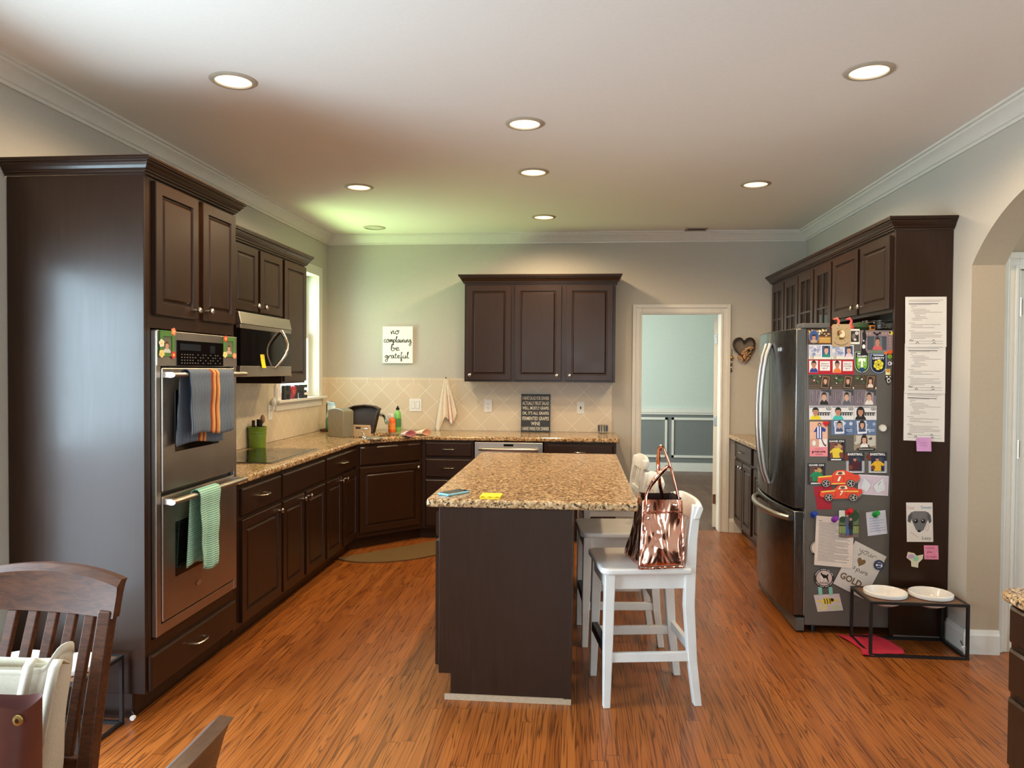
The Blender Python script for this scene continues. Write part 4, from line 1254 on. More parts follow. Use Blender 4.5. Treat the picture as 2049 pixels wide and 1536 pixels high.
# ------------------------------------------------------------------ switches and outlets
def plate(name, label, T, a, b, w, h, kind):
    t = thing(name, label, 'outlet' if 'outlet' in name else 'switch', T(a, b, 0))
    MB(PLATE, T).box(a - w / 2, b - h / 2, 0.0002, a + w / 2, b + h / 2, 0.006).build('cover_plate', t, bev=0.002)
    gr = M('grey_slot', (120, 116, 112), 0.5)
    if kind == 'rocker':
        for da in (-0.023, 0.023):
            MB(PLATE, T).box(a + da - 0.016, b - 0.033, 0.006, a + da + 0.016, b + 0.033, 0.0095).build('rocker', t, bev=0.001)
            MB(gr, T).rect(a + da - 0.018, b - 0.035, a + da + 0.018, b + 0.035, 0.0063).build('surround', t)
    elif kind == 'outlet':
        for db in (-0.019, 0.019):
            MB(PLATE, T).disc(a, b + db, 0.017, 0.015, 0.0064).use(gr).rect(a - 0.008, b + db - 0.003, a - 0.005, b + db + 0.006, 0.0068).rect(a + 0.005, b + db - 0.003, a + 0.008, b + db + 0.006, 0.0068).disc(a, b + db - 0.008, 0.003, 0.003, 0.0068).build('socket', t)
    else:
        MB(BLACK, T).box(a - 0.006, b - 0.012, 0.006, a + 0.006, b + 0.012, 0.014).build('toggle', t)
TBK = FYm(YB - 0.008)
plate('light_switch', 'white double rocker switch on the tiles left of the hanging towel', TBK, -1.562, 1.152, 0.118, 0.12, 'rocker')
plate('wall_outlet', 'white outlet on the tiles between the towel and the black sign', TBK, -0.858, 1.152, 0.075, 0.12, 'outlet')
plate('light_switch', 'cream toggle switch on the tiles right of the black sign', TBK, 0.02, 1.143, 0.072, 0.115, 'toggle')
plate('wall_outlet', 'white outlet on the left wall tiles below the window corner', FXa(XL + 0.008), 5.69, 1.15, 0.075, 0.12, 'outlet')
nl = MB(CERAMIC).lathe([(0.01, 1.20), (0.02, 1.21), (0.022, 1.235), (0.012, 1.262), (0, 1.27)], (XL + 0.036, 5.70, 0), 14).box(XL + 0.0143, 5.685, 1.17, XL + 0.04, 5.715, 1.203)
tag(nl.build('night_light', smooth=40), 'small white night light plugged into the left wall outlet', 'night light')
# ------------------------------------------------------------------ signs on the back wall
CUR = {'n': ([[(0, .8), (.14, 0), (.22, .6), (.45, .95), (.5, .1), (.72, .25)]], .72), 'o': ([[(.35, .95), (.05, .6), (.1, .1), (.4, 0), (.6, .5), (.35, .95), (.8, .85)]], .78),
       'c': ([[(.55, .8), (.3, .95), (.05, .5), (.2, .02), (.62, .2)]], .6), 'm': ([[(0, .8), (.1, 0), (.2, .6), (.38, .95), (.42, .05), (.52, .6), (.7, .95), (.76, .1), (.95, .2)]], .95),
       'p': ([[(0, .9), (.1, -.85), (.12, .5), (.4, .95), (.58, .5), (.4, .05), (.14, .2)]], .66), 'l': ([[(0, .3), (.34, 1.8), (.16, 1.7), (.15, .1), (.45, .2)]], .45),
       'a': ([[(.5, .85), (.15, .8), (.05, .2), (.3, .05), (.5, .85), (.52, .1), (.72, .2)]], .7), 'i': ([[(.05, .9), (.12, .05), (.35, .2)], [(.06, 1.3), (.10, 1.36)]], .35),
       'g': ([[(.5, .85), (.15, .8), (.05, .3), (.3, .15), (.5, .85), (.52, -.8), (.22, -1), (.1, -.6), (.72, .15)]], .7), 'b': ([[(0, .3), (.3, 1.8), (.1, 1.6), (.12, .1), (.4, .05), (.5, .6), (.2, .75), (.72, .7)]], .65),
       'e': ([[(.05, .4), (.45, .6), (.35, .95), (.08, .6), (.2, .05), (.62, .25)]], .6), 'r': ([[(0, .8), (.1, 0), (.15, .6), (.45, .9), (.58, .55)]], .55),
       't': ([[(.22, 1.6), (.15, .15), (.5, .15)], [(0, 1.0), (.48, 1.06)]], .5), 'f': ([[(.4, 1.5), (.25, 1.8), (.14, -.8), (.36, -.6), (.2, .1), (.55, .2)]], .55), 'u': ([[(0, .9), (.1, .1), (.4, .1), (.5, .9), (.54, .1), (.75, .2)]], .75), 'd': ([[(.5, .85), (.15, .8), (.05, .2), (.3, .05), (.5, .85), (.56, 1.8), (.52, .1), (.72, .2)]], .7), 's': ([[(.5, .8), (.2, .9), (.15, .6), (.45, .35), (.35, .02), (.05, .12)]], .55), 'y': ([[(0, .9), (.15, .3), (.42, .35), (.5, .9), (.45, -.8), (.15, -.9), (.7, .2)]], .7), '.': ([[(.05, .0), (.1, .08)]], .2)}
def cursive(mb, word, a, b, h, c, w, width):
    tot = sum(CUR[ch][1] for ch in word)
    k = width / tot
    x = 0
    for ch in word:
        st, adv = CUR[ch]
        for s_ in st:
            mb.stroke([(a + (x + px) * k, b + py * h) for px, py in s_], w, c)
        x += adv
    return mb
cv = thing('canvas_sign', 'white canvas with black script lettering on the back wall', 'sign', (-1.733, YB, 1.55))
TS = FYm(YB - 0.001)
MB(M('white_canvas', (240, 240, 232), 0.7, var=0.02, bmp=0.05, scale=200), TS).box(-1.88, 1.552, 0.0, -1.588, 1.905, 0.028).build('canvas', cv, bev=0.002)
l = MB(INKD, TS)
cursive(l, 'no', -1.80, 1.832, 0.034, 0.0286, 0.007, 0.085)
cursive(l, 'complaining', -1.868, 1.752, 0.030, 0.0286, 0.0066, 0.27)
cursive(l, 'be', -1.80, 1.672, 0.034, 0.0286, 0.007, 0.085)
cursive(l, 'grateful.', -1.858, 1.60, 0.031, 0.0286, 0.0068, 0.245)
l.build('lettering', cv)
sg = thing('box_sign', 'black box sign with white capitals leaning against the tiles', 'sign', (-0.4, 6.98, 0.914))
SGF = lambda a, b, c: Vector((-0.402 + a, 7.012 + b * 0.12 - c, 0.9145 + b))
MB(BLACK, SGF).box(-0.137, 0, -0.018, 0.137, 0.352, 0.018).build('board', sg, bev=0.001)
l = MB(M('off_white_lettering', (222, 216, 202), 0.7), SGF)
for k, (s_, w_) in enumerate((('I HAVE SALAD FOR DINNER', 0.25), ('ACTUALLY FRUIT SALAD', 0.25), ('WELL, MOSTLY GRAPES', 0.25), ("OK, IT'S ALL GRAPES", 0.25), ('FERMENTED GRAPES', 0.25), ('WINE', 0.085), ('I HAVE WINE FOR DINNER', 0.255))):
    l.text(s_, 0, 0.316 - k * 0.0475, 0.034, 0.0186, w=w_, bold=0.012)
l.build('lettering', sg)
cg = MB(GLASS).lathe([(0.036, 0.9145), (0.04, 0.918), (0.04, 0.995), (0.037, 0.995), (0.036, 0.924), (0.0, 0.922)], (0.225, 6.93, 0), 20, True, False)
tag(cg.build('candle_glass', smooth=40), 'small patterned glass tumbler at the right end of the back counter', 'glass')
gr = MB(M('dark_glass_pattern', (60, 62, 60), 0.3))
for k in range(10):
    t = 2 * PI * k / 10
    gr.box(0.225 + 0.0412 * math.cos(t) - 0.005, 6.93 + 0.0412 * math.sin(t) - 0.005, 0.935, 0.225 + 0.0412 * math.cos(t) + 0.005, 6.93 + 0.0412 * math.sin(t) + 0.005, 0.99)
gg = gr.build('pattern', bpy.data.objects['candle_glass'])
# HOME letters on the window sill
hs = thing('home_sign', 'black block letters spelling home with a red heart on the window sill', 'sign', (XL + 0.03, 6.15, 1.24))
THM = FXa(XL + 0.035)
LB = M('black_wood_letters', (26, 26, 28), 0.5)
def letter(strokes, a0, w, mat=LB, nm='letter'):
    m = MB(mat, THM)
    for x0, z0, x1, z1 in strokes:
        m.box(a0 + x0 * w, 1.2405 + z0 * 0.115, -0.012, a0 + x1 * w, 1.2405 + z1 * 0.115, 0.012)
    return m.build(nm, hs)
letter([(0, 0, .3, 1), (.7, 0, 1, 1), (.3, .38, .7, .62)], 5.885, 0.135)
m = MB(M('red_wood_heart', (176, 34, 52), 0.5), THM)
hp = [(16 * math.sin(t) ** 3, 13 * math.cos(t) - 5 * math.cos(2 * t) - 2 * math.cos(3 * t) - math.cos(4 * t)) for t in [2 * PI * k / 28 for k in range(28)]]
m.loft([[(6.085 + x * 0.0036, 1.2405 + 0.064 + y * 0.0038, c) for x, y in hp] for c in (-0.012, 0.014)])
ht_ = m.build('heart', hs)
MB(M('pale_print', (220, 190, 190), 0.6), THM).text('LOVE', 6.085, 1.31, 0.012, 0.0146, w=0.04).text('home', 6.085, 1.292, 0.010, 0.0146, w=0.03).build('print', ht_)
letter([(0, 0, .22, 1), (.78, 0, 1, 1), (.22, .62, .42, .95), (.58, .62, .78, .95), (.4, .42, .6, .72)], 6.155, 0.13)
letter([(0, 0, .3, 1), (.3, 0, 1, .22), (.3, .4, .85, .6), (.3, .78, 1, 1)], 6.3, 0.10)
nt_ = MB(M('white_card_print', (226, 222, 222), 0.7)).box(XL + 0.0215, 5.80, 1.2405, XL + 0.026, 5.872, 1.34).use(M('pink_scribble', (226, 150, 160), 0.7))
nt_.T = FXa(XL + 0.026)
nt_.stroke([(5.815, 1.30), (5.83, 1.32), (5.85, 1.30), (5.835, 1.275), (5.86, 1.265)], 0.003, 0.0006)
tag(nt_.build('small_card'), 'white card with pink scribble leaning on the window casing', 'card')
# heart of corks and chime beside the doorway
hk = thing('cork_heart', 'heart-shaped wire holder with wine corks on the back wall', 'wall decoration', (1.51, YB, 1.56))
THK = FYm(YB - 0.002)
hx = [(1.512 + x * 0.0062, 1.715 + y * 0.0078) for x, y in hp]
MB(M('dark_bronze_band', (66, 48, 36), 0.45, metal=0.5), THK).loft([[(a, b_, 0.0) for a, b_ in hx], [(a, b_, 0.06) for a, b_ in hx], [(1.512 + (a - 1.512) * 0.93, 1.715 + (b_ - 1.715) * 0.93, 0.06) for a, b_ in hx], [(1.512 + (a - 1.512) * 0.93, 1.715 + (b_ - 1.715) * 0.93, 0.0) for a, b_ in hx]], False, False).build('frame', hk)
MB(M('grey_wire_mesh', (132, 118, 104), 0.6, metal=0.3, scale=300, var=0.3), THK).shape([(1.512 + (a - 1.512) * 0.93, 1.715 + (b_ - 1.715) * 0.93) for a, b_ in hx], 0.002).build('backing', hk)
ck_ = M('wine_cork', (186, 146, 104), 0.8, var=0.15)
for k in range(60):
    b_ = 1.597 + 0.115 * RND.random()
    hw = min(0.075, (b_ - 1.578) * 0.85)
    a = 1.512 + RND.uniform(-1, 1) * hw
    if b_ > 1.64 and a < 1.50:
        continue
    t = RND.uniform(0, PI)
    MB(ck_, THK).tube([(a - 0.018 * math.cos(t), b_ - 0.018 * math.sin(t), 0.02 + 0.02 * (k % 2)), (a + 0.018 * math.cos(t), b_ + 0.018 * math.sin(t), 0.024 + 0.02 * (k % 2))], 0.010, 8).build('cork', hk, smooth=50)
wc = thing('key_chime', 'small hanging bead chime with brass bell beside the cork heart', 'wall decoration', (1.407, YB, 1.5))
MB(M('grey_cord', (90, 84, 78), 0.8), THK).tube([(1.41, 1.70, 0.008), (1.407, 1.60, 0.01), (1.404, 1.50, 0.012)], 0.0025, 6).build('cord', wc)
MB(M('brass_bell', (176, 130, 62), 0.35, metal=0.8), THK).lathe([(0.004, 0.0), (0.013, 0.004), (0.013, 0.03), (0.004, 0.034)], (1.407, 1.62, 0.0), 12).build('bell', wc)
for k, z in enumerate((1.58, 1.555, 1.53, 1.50)):
    MB(M('dark_bead', (60, 52, 48), 0.3) if k % 2 else M('pale_bead', (206, 196, 176), 0.3), THK).lathe([(0, -0.009), (0.008, -0.005), (0.009, 0), (0.008, 0.005), (0, 0.009)], (1.405, z, 0.012), 10).build('bead', wc)
# rug in front of the sink
rp = []
for k in range(33):
    t = -PI / 2 + PI * k / 32
    a, c = 0.56 * math.sin(t), 0.40 * math.cos(t)
    p = Vector((-1.492, 6.10, 0)) + du * a + dn * c
    rp.append((p.x, p.y))
rb = MB(M('brown_kitchen_mat', (104, 78, 40), 0.9, var=0.12, scale=120, bmp=0.3)).prism(rp, 0.0005, 0.012)
tag(rb.build('kitchen_mat', bev=0.004), 'half-round brown mat on the floor in front of the sink cabinet', 'mat')
# phone and sticky pad on the island
ph = thing('smartphone', 'black-screened phone in a pale blue case on the island', 'phone', (-0.58, 3.47, 0.914))
TPH = lambda a, b, c: Vector((-0.580 + a * math.cos(0.95) - b * math.sin(0.95), 3.462 + a * math.sin(0.95) + b * math.cos(0.95), 0.9145 + c))
MB(M('pale_blue_case', (130, 190, 208), 0.4), TPH).box(-0.072, -0.036, 0, 0.072, 0.036, 0.011).build('case', ph, bev=0.004)
MB(BLACKG, TPH).box(-0.068, -0.032, 0.0112, 0.068, 0.032, 0.0122).build('screen', ph)
pdn = MB(M('yellow_sticky_pad', (252, 214, 20), 0.7, var=0.03))
pdn.T = lambda a, b, c: Vector((-0.398 + a, 3.405 + b, 0.9145 + c))
pdn.box(-0.045, -0.06, 0, 0.045, 0.06, 0.006)
pdn.grid(lambda u, v: (-0.047 + 0.094 * u, -0.062 + 0.124 * v, 0.0068 + 0.004 * math.sin(u * 9) ** 2 * (1 - v)), 12, 6)
tag(pdn.build('sticky_note_pad'), 'pad of bright yellow sticky notes on the island', 'sticky note')
# ------------------------------------------------------------------ counter stools
def make_stool(label):
    t = thing('counter_stool', label, 'stool', (0, 0, 0), 'white counter stools along the island')
    W2, XF, XK = 0.172, -0.195, 0.20
    zt = 0.596
    for s in (-1, 1):
        MB(STOOLW).loft([[(XF + dx * 0.5, s * (W2 + 0.004) + dy * 0.5, 0.0) for dx, dy in ((-.032, -.032), (.032, -.032), (.032, .032), (-.032, .032))],
                         [(XF + 0.006 + dx * 0.5, s * (W2 - 0.004) + dy * 0.5, 0.3) for dx, dy in ((-.042, -.042), (.042, -.042), (.042, .042), (-.042, .042))],
                         [(XF + 0.012 + dx * 0.5, s * (W2 - 0.006) + dy * 0.5, zt) for dx, dy in ((-.046, -.046), (.046, -.046), (.046, .046), (-.046, .046))]]).build('leg', t, bev=0.004)
        rings = []
        for z, x, w in ((0.0, XK + 0.018, .034), (0.2, XK - 0.008, .040), (0.45, XK - 0.025, .046), (0.62, XK - 0.022, .048), (0.75, XK - 0.014, .042), (0.90, XK + 0.004, .034)):
            rings.append([(x + dx * w, s * (W2 - 0.004) + dy * 0.042, z) for dx, dy in ((-.5, -.5), (.5, -.5), (.5, .5), (-.5, .5))])
        MB(STOOLW).loft(rings).build('leg', t, bev=0.004)
        MB(STOOLW).box(XF + 0.03, s * 0.158 - 0.011, 0.525, XK - 0.045, s * 0.158 + 0.011, zt).build('apron', t, bev=0.002)
        MB(STOOLW).bar((XF + 0.02, s * W2, 0.222), (XK - 0.02, s * W2, 0.222), 0.022, 0.042).build('stretcher', t, bev=0.003)
    MB(STOOLW).box(XF - 0.005, -0.15, 0.525, XF + 0.02, 0.15, zt).build('apron', t, bev=0.002)
    MB(STOOLW).box(XK - 0.036, -0.15, 0.525, XK - 0.012, 0.15, zt).build('apron', t, bev=0.002)
    MB(BLACK).bar((XF + 0.002, -0.152, 0.25), (XF + 0.002, 0.152, 0.25), 0.03, 0.044).build('footrest', t, bev=0.003)
    MB(STOOLW).bar((XK - 0.006, -0.152, 0.25), (XK - 0.006, 0.152, 0.25), 0.022, 0.042).build('stretcher', t, bev=0.003)
    pts = []
    x0, x1, y0 = -0.225, 0.18, 0.205
    for cx, cy, a0 in ((x1 - 0.01, y0 - 0.01, 0), (x0 + 0.045, y0 - 0.045, 90), (x0 + 0.045, -y0 + 0.045, 180), (x1 - 0.01, -y0 + 0.01, 270)):
        r = 0.045 if cx < 0 else 0.01
        for k in range(6):
            a = math.radians(a0 + 90 * k / 5)
            pts.append((cx + r * math.cos(a), cy + r * math.sin(a)))
    MB(STOOLW).prism(pts, zt + 0.0005, 0.624).build('seat', t, bev=0.009, seg=3)
    cr = MB(STOOLW)
    rings = []
    for k in range(13):
        y = -0.205 + 0.41 * k / 12
        bow = 0.014 * (1 - (y / 0.205) ** 2)
        e = 0.018 * (abs(y) / 0.205) ** 4
        rings.append([(XK - 0.014 + bow + dx, y, z) for dx, z in ((-0.002, 0.825 + e), (0.024, 0.825 + e), (0.040, 0.905 - e), (0.034, 0.918 - e), (0.020, 0.918 - e), (0.012, 0.90 - e))])
    cr.loft(rings).build('crest_rail', t, smooth=40, bev=0.003)
    MB(STOOLW).bar((XK - 0.018, -0.152, 0.685), (XK - 0.018, 0.152, 0.685), 0.020, 0.035).build('back_rail', t, bev=0.003)
    for y in (-0.09, -0.03, 0.03, 0.09):
        MB(STOOLW).bar((XK - 0.014, y, 0.695), (XK + 0.008, y, 0.835), 0.026, 0.012, ref=(1, 0, 0)).build('slat', t, bev=0.002)
    return t
st0 = make_stool('white wooden counter stool nearest the camera, holding the rose gold bag')
for k, (x, y, rz, lb) in enumerate(((0.300, 3.525, 8.5, None), (0.222, 4.235, 5.0, 'middle white counter stool, tucked under the island behind the bag'), (0.225, 5.16, 6.0, 'farthest white counter stool at the far end of the island'))):
    o = st0 if k == 0 else copy_tree(st0)
    o.location = (x, y, 0)
    o.rotation_euler = (0, 0, math.radians(rz))
    if lb:
        o['label'] = lb
# ------------------------------------------------------------------ rose gold tote bag on the first stool
bag = thing('tote_bag', 'shiny rose gold metallic tote bag on the nearest stool', 'bag', (0.37, 3.49, 0.624))
bag.rotation_euler = (0, 0, 0)
BOT = [Vector((0.268, 3.285, 0)), Vector((0.470, 3.345, 0)), Vector((0.425, 3.62, 0)), Vector((0.205, 3.56, 0))]
TOP = [Vector((0.288, 3.335, 0)), Vector((0.462, 3.378, 0)), Vector((0.445, 3.575, 0)), Vector((0.285, 3.54, 0))]
BZ0, BZ1 = 0.6265, 0.925
def B(u, v, q, dz=0.0):
    """u along the near side, v towards the back, q up the bag (0..1)"""
    k = min(1.0, max(0.0, q))
    c = [BOT[i].lerp(TOP[i], k ** 0.8) for i in range(4)]
    p = c[0].lerp(c[1], u).lerp(c[3].lerp(c[2], u), v)
    return Vector((p.x, p.y, BZ0 + (BZ1 - BZ0) * q + dz))
def bag_ring(q, wob, n=44, ins=0.0, dz=0.0):
    pts = []
    for k in range(n):
        t = 2 * PI * k / n
        ca, sa = math.cos(t), math.sin(t)
        e = 0.2
        r = 1 - ins + wob * (math.sin(5 * t + q * 9) + 0.6 * math.sin(9 * t - q * 15))
        a = 0.5 + 0.5 * r * math.copysign(abs(ca) ** e, ca)
        b = 0.5 + 0.5 * r * math.copysign(abs(sa) ** e, sa)
        pts.append(B(a, b, q, dz + (0.012 * math.sin(3 * t + 1) * max(0, q - 0.7))))
    return pts
m = MB(ROSE)
NQ = 15
rg_ = [bag_ring(i / (NQ - 1), 0.008 + 0.03 * (i / (NQ - 1)) ** 2 + 0.012 * math.sin(i / 2) ** 2) for i in range(NQ)]
m.loft(rg_, True, False)
m.use(M('dark_bag_lining', (52, 34, 28), 0.5))
m.loft([bag_ring(0.995, 0.03, ins=0.02), bag_ring(0.7, 0.02, ins=0.06), bag_ring(0.05, 0.0, ins=0.08)], False, True)
m.build('body', bag, smooth=50, sub=1)
sm = MB(ROSE)
for u_ in (0.0, 1.0):
    sm.tube([B(u_, 0.0, 0.015 + 0.97 * i / 13) for i in range(14)], 0.0045, 6)
sm.tube([B(0.0, 0.0, 0.018), B(0.5, -0.012, 0.018), B(1.0, 0.0, 0.018)], 0.0045, 6)
sm.tube([B(0.0, -0.03, 0.82), B(0.5, -0.04, 0.815), B(1.0, -0.03, 0.82)], 0.0035, 6)
sm.build('piping', bag, smooth=50)
HANDLES = ([(0.30, 3.335, 0.90), (0.305, 3.345, 0.955), (0.335, 3.37, 1.01), (0.385, 3.41, 1.055), (0.405, 3.44, 1.06), (0.385, 3.46, 1.03), (0.34, 3.49, 0.97), (0.31, 3.51, 0.91)],
           [(0.452, 3.40, 0.91), (0.44, 3.41, 0.98), (0.415, 3.43, 1.07), (0.392, 3.45, 1.135), (0.382, 3.47, 1.15), (0.372, 3.49, 1.13), (0.372, 3.52, 1.05), (0.385, 3.55, 0.96), (0.40, 3.565, 0.90)])
for pts in HANDLES:
    P_ = [Vector(p) for p in pts]
    Q_ = []
    for i in range(len(P_) - 1):
        p0, p1, p2, p3 = P_[max(i - 1, 0)], P_[i], P_[i + 1], P_[min(i + 2, len(P_) - 1)]
        for k in range(4):
            t = k / 4
            Q_.append(0.5 * ((2 * p1) + (p2 - p0) * t + (2 * p0 - 5 * p1 + 4 * p2 - p3) * t * t + (3 * p1 - p0 - 3 * p2 + p3) * t ** 3))
    MB(ROSE).tube(Q_ + [P_[-1]], 0.0065, 8, rx=0.011).build('handle', bag, smooth=50)
for u_, q_ in ((0.14, 0.74), (0.14, 0.92), (0.85, 0.92)):
    rv = MB(CHROME)
    rv.lathe([(0.0, -0.008), (0.006, -0.007), (0.008, -0.002), (0.008, 0.004)], B(u_, -0.03, q_), 12, ax='y')
    rv.build('rivet', bag)
# ------------------------------------------------------------------ pet bowl stands
def make_stand(label):
    t = thing('pet_bowl_stand', label, 'pet bowl stand', (0, 0, 0), 'raised pet bowl stands')
    f = MB(BLACKM)
    w, d, h, r = 0.50, 0.29, 0.292, 0.0070
    for z in (r, h - r):
        f.box(-w / 2, -d / 2, z - r, w / 2, -d / 2 + 2 * r, z + r).box(-w / 2, d / 2 - 2 * r, z - r, w / 2, d / 2, z + r)
        f.box(-w / 2, -d / 2 + 2 * r, z - r, -w / 2 + 2 * r, d / 2 - 2 * r, z + r).box(w / 2 - 2 * r, -d / 2 + 2 * r, z - r, w / 2, d / 2 - 2 * r, z + r)
    for x in (-w / 2, w / 2 - 2 * r):
        for y in (-d / 2, d / 2 - 2 * r):
            f.box(x, y, 2 * r, x + 2 * r, y + 2 * r, h - 2 * r)
    f.build('frame', t)
    # shelf with two round holes
    me = bpy.data.meshes.new('shelf')
    bm = bmesh.new()
    ed = []
    loops = [[(-w / 2 + 2 * r, -d / 2 + 2 * r), (w / 2 - 2 * r, -d / 2 + 2 * r), (w / 2 - 2 * r, d / 2 - 2 * r), (-w / 2 + 2 * r, d / 2 - 2 * r)]]
    for cx in (-0.118, 0.118):
        loops.append([(cx + 0.094 * math.cos(2 * PI * k / 32), 0.094 * math.sin(2 * PI * k / 32)) for k in range(32)])
    for lp in loops:
        vs = [bm.verts.new((x, y, h - 0.003)) for x, y in lp]
        ed += [bm.edges.new((vs[i], vs[(i + 1) % len(vs)])) for i in range(len(vs))]
    bmesh.ops.triangle_fill(bm, edges=ed, use_beauty=True)
    ex = bmesh.ops.extrude_face_region(bm, geom=list(bm.faces))
    for e in ex['geom']:
        if isinstance(e, bmesh.types.BMVert):
            e.co.z = h - 0.015
    bmesh.ops.recalc_face_normals(bm, faces=bm.faces)
    bm.to_mesh(me)
    bm.free()
    me.materials.append(M('rustic_brown_board', (112, 78, 52), 0.5, var=0.25, stretch=(2, 30, 30), scale=6))
    o = bpy.data.objects.new('shelf', me)
    C.objects.link(o)
    o.parent = t
    return t
def make_bowl(label, loc):
    m = MB(CERAMIC).lathe([(0.0, -0.056), (0.045, -0.055), (0.075, -0.04), (0.090, -0.004), (0.091, 0.001), (0.108, 0.003), (0.111, 0.010), (0.109, 0.022), (0.103, 0.024), (0.098, 0.018), (0.086, -0.01), (0.06, -0.036), (0.0, -0.042)], (0, 0, 0), 40)
    o = m.build('pet_bowl', smooth=40)
    o.location = loc
    return tag(o, label, 'pet bowl', 'white pet bowls')
s0 = make_stand('black-framed raised pet bowl stand in front of the refrigerator')
s1 = copy_tree(s0)
s0.location = (1.785, 4.20, 0)
s1.location = (-2.145, 2.815, 0)
s1['label'] = 'black-framed raised pet bowl stand behind the wooden chair at lower left'
for o, dx, lb in ((s0, -0.118, 'white pet bowl in the right-hand stand, the one nearer the refrigerator door'), (s0, 0.118, 'white pet bowl in the right-hand stand, the one nearer the arch wall'),
                  (s1, -0.118, 'white pet bowl in the stand at lower left, the one nearer the wall'), (s1, 0.118, 'white pet bowl in the stand at lower left, the one nearer the cabinet front')):
    make_bowl(lb, (o.location.x + dx, o.location.y, 0.290))
rc = MB(M('red_terry_cloth', (176, 26, 52), 0.95, var=0.12, scale=90, bmp=0.4))
def rcf(u, v):
    x = 1.50 + 0.225 * u + 0.02 * math.sin(v * 5)
    y = 4.065 + (0.31) * v - 0.015 * math.sin(u * 6) + 0.02 * u * (1 - v)
    return (x, y, 0.005 + 0.0025 * math.sin(u * 14 + v * 3) + 0.003 * math.sin(v * 11) + 0.003)
rc.grid(rcf, 24, 24)
tag(rc.build('floor_cloth', solid=0.006, smooth=60), 'crumpled red cloth on the floor under the pet bowl stand', 'cloth')
ds = MB(NICKEL).tube([(2.052, 4.19, 0.05), (2.06, 4.10, 0.05)], 0.004, 8)
ds = MB(NICKEL)
ds.tube([(2.051, 4.173, 0.06), (2.035, 4.12, 0.058), (2.02, 4.085, 0.058)], 0.005, 8).use(PLATE).lathe([(0.009, -0.008), (0.011, 0.0), (0.008, 0.01), (0, 0.012)], (2.018, 4.078, 0.058), 12, ax='y')
tag(ds.build('door_stop', smooth=50), 'spring door stop on the baseboard at the arch corner', 'door stop')
ds = MB(NICKEL)
ds.tube([(X1 - 0.068, 3.0, 0.03), (X1 - 0.05, 2.985, 0.03), (X1 - 0.035, 2.96, 0.03)], 0.005, 8).use(PLATE).lathe([(0.010, -0.008), (0.011, 0.0), (0.008, 0.01), (0, 0.012)], (X1 - 0.035, 2.953, 0.03), 12, ax='y')
tag(ds.build('door_stop', smooth=50), 'spring door stop at the foot of the oven cabinet', 'door stop')
# ------------------------------------------------------------------ dining chairs
def make_chair(label):
    """faces -y; back rail at +y"""
    t = thing('dining_chair', label, 'chair', (0, 0, 0), 'dark wooden dining chairs')
    W = CHAIRWOOD
    def yb(z):
        return 0.20 + 0.02 + (0.11 * ((z - 0.45) / 0.5) ** 1.2 if z > 0.45 else 0.05 * ((0.45 - z) / 0.45))
    for s in (-1, 1):
        rings = []
        for z in (0.0, 0.2, 0.45, 0.6, 0.75, 0.86):
            w = 0.040 if z < 0.7 else 0.036
            rings.append([(s * 0.205 + dx * w, yb(z) + dy * 0.035, z) for dx, dy in ((-.5, -.5), (.5, -.5), (.5, .5), (-.5, .5))])
        MB(W).loft(rings).build('leg', t, bev=0.004)
        MB(W).loft([[(s * 0.2 + dx * k, -0.2 + dy * k, z) for dx, dy in ((-.5, -.5), (.5, -.5), (.5, .5), (-.5, .5))] for k, z in ((0.032, 0), (0.044, 0.425))]).build('leg', t, bev=0.004)
        MB(W).box(s * 0.2 - 0.011, -0.17, 0.36, s * 0.2 + 0.011, 0.19, 0.425).build('apron', t)
    MB(W).box(-0.178, -0.212, 0.36, 0.178, -0.19, 0.425).build('apron', t)
    MB(W).box(-0.178, 0.2, 0.36, 0.178, 0.222, 0.425).build('apron', t)
    MB(W).prism([(-0.235, -0.235), (0.235, -0.235), (0.215, 0.19), (-0.215, 0.19)], 0.4255, 0.455).build('seat', t, bev=0.010, seg=3)
    cr = MB(W)
    rings = []
    for k in range(21):
        x = -0.232 + 0.464 * k / 20
        q = x / 0.232
        bow = 0.030 * (1 - q * q)
        top = 0.934 + 0.026 * (1 - q * q) ** 1.0
        b0 = 0.842
        rings.append([(x, yb(b0) + bow - 0.016, b0), (x, yb(b0) + bow + 0.012, b0), (x, yb(0.9) + bow + 0.013, 0.9), (x, yb(0.93) + bow + 0.014, top - 0.012), (x, yb(0.94) + bow + 0.02, top), (x, yb(0.94) + bow - 0.004, top + 0.002), (x, yb(0.92) + bow - 0.018, top - 0.014), (x, yb(0.9) + bow - 0.015, 0.9)])
    cr.loft(rings).build('crest_rail', t, smooth=35)
    for k in range(6):
        x = -0.147 + 0.0588 * k
        q = x / 0.232
        bow = 0.030 * (1 - q * q)
        rings = []
        for z in (0.50, 0.65, 0.76, 0.8415):
            bb = bow * (z - 0.45) / 0.39
            rings.append([(x + dx * 0.028, yb(z) + bb - 0.002 + dy * 0.016, z) for dx, dy in ((-.5, -.5), (.5, -.5), (.5, .5), (-.5, .5))])
        MB(W).loft(rings).build('slat', t, bev=0.003)
    MB(W).bar((-0.186, yb(0.49), 0.49), (0.186, yb(0.49), 0.49), 0.02, 0.035).build('back_rail', t, bev=0.003)
    return t
c0 = make_chair('dark wooden slat-back chair at lower left with canvas bag on its seat')
c1 = copy_tree(c0)
c1['label'] = 'dark wooden chair of which only the top rail tip shows at the bottom edge'
c0.location = (-1.455, 1.565, 0)
c0.rotation_euler = (0, 0, math.radians(-3))
c1.location = (-0.90, 0.925, 0)
c1.rotation_euler = (0, 0, math.radians(-90))
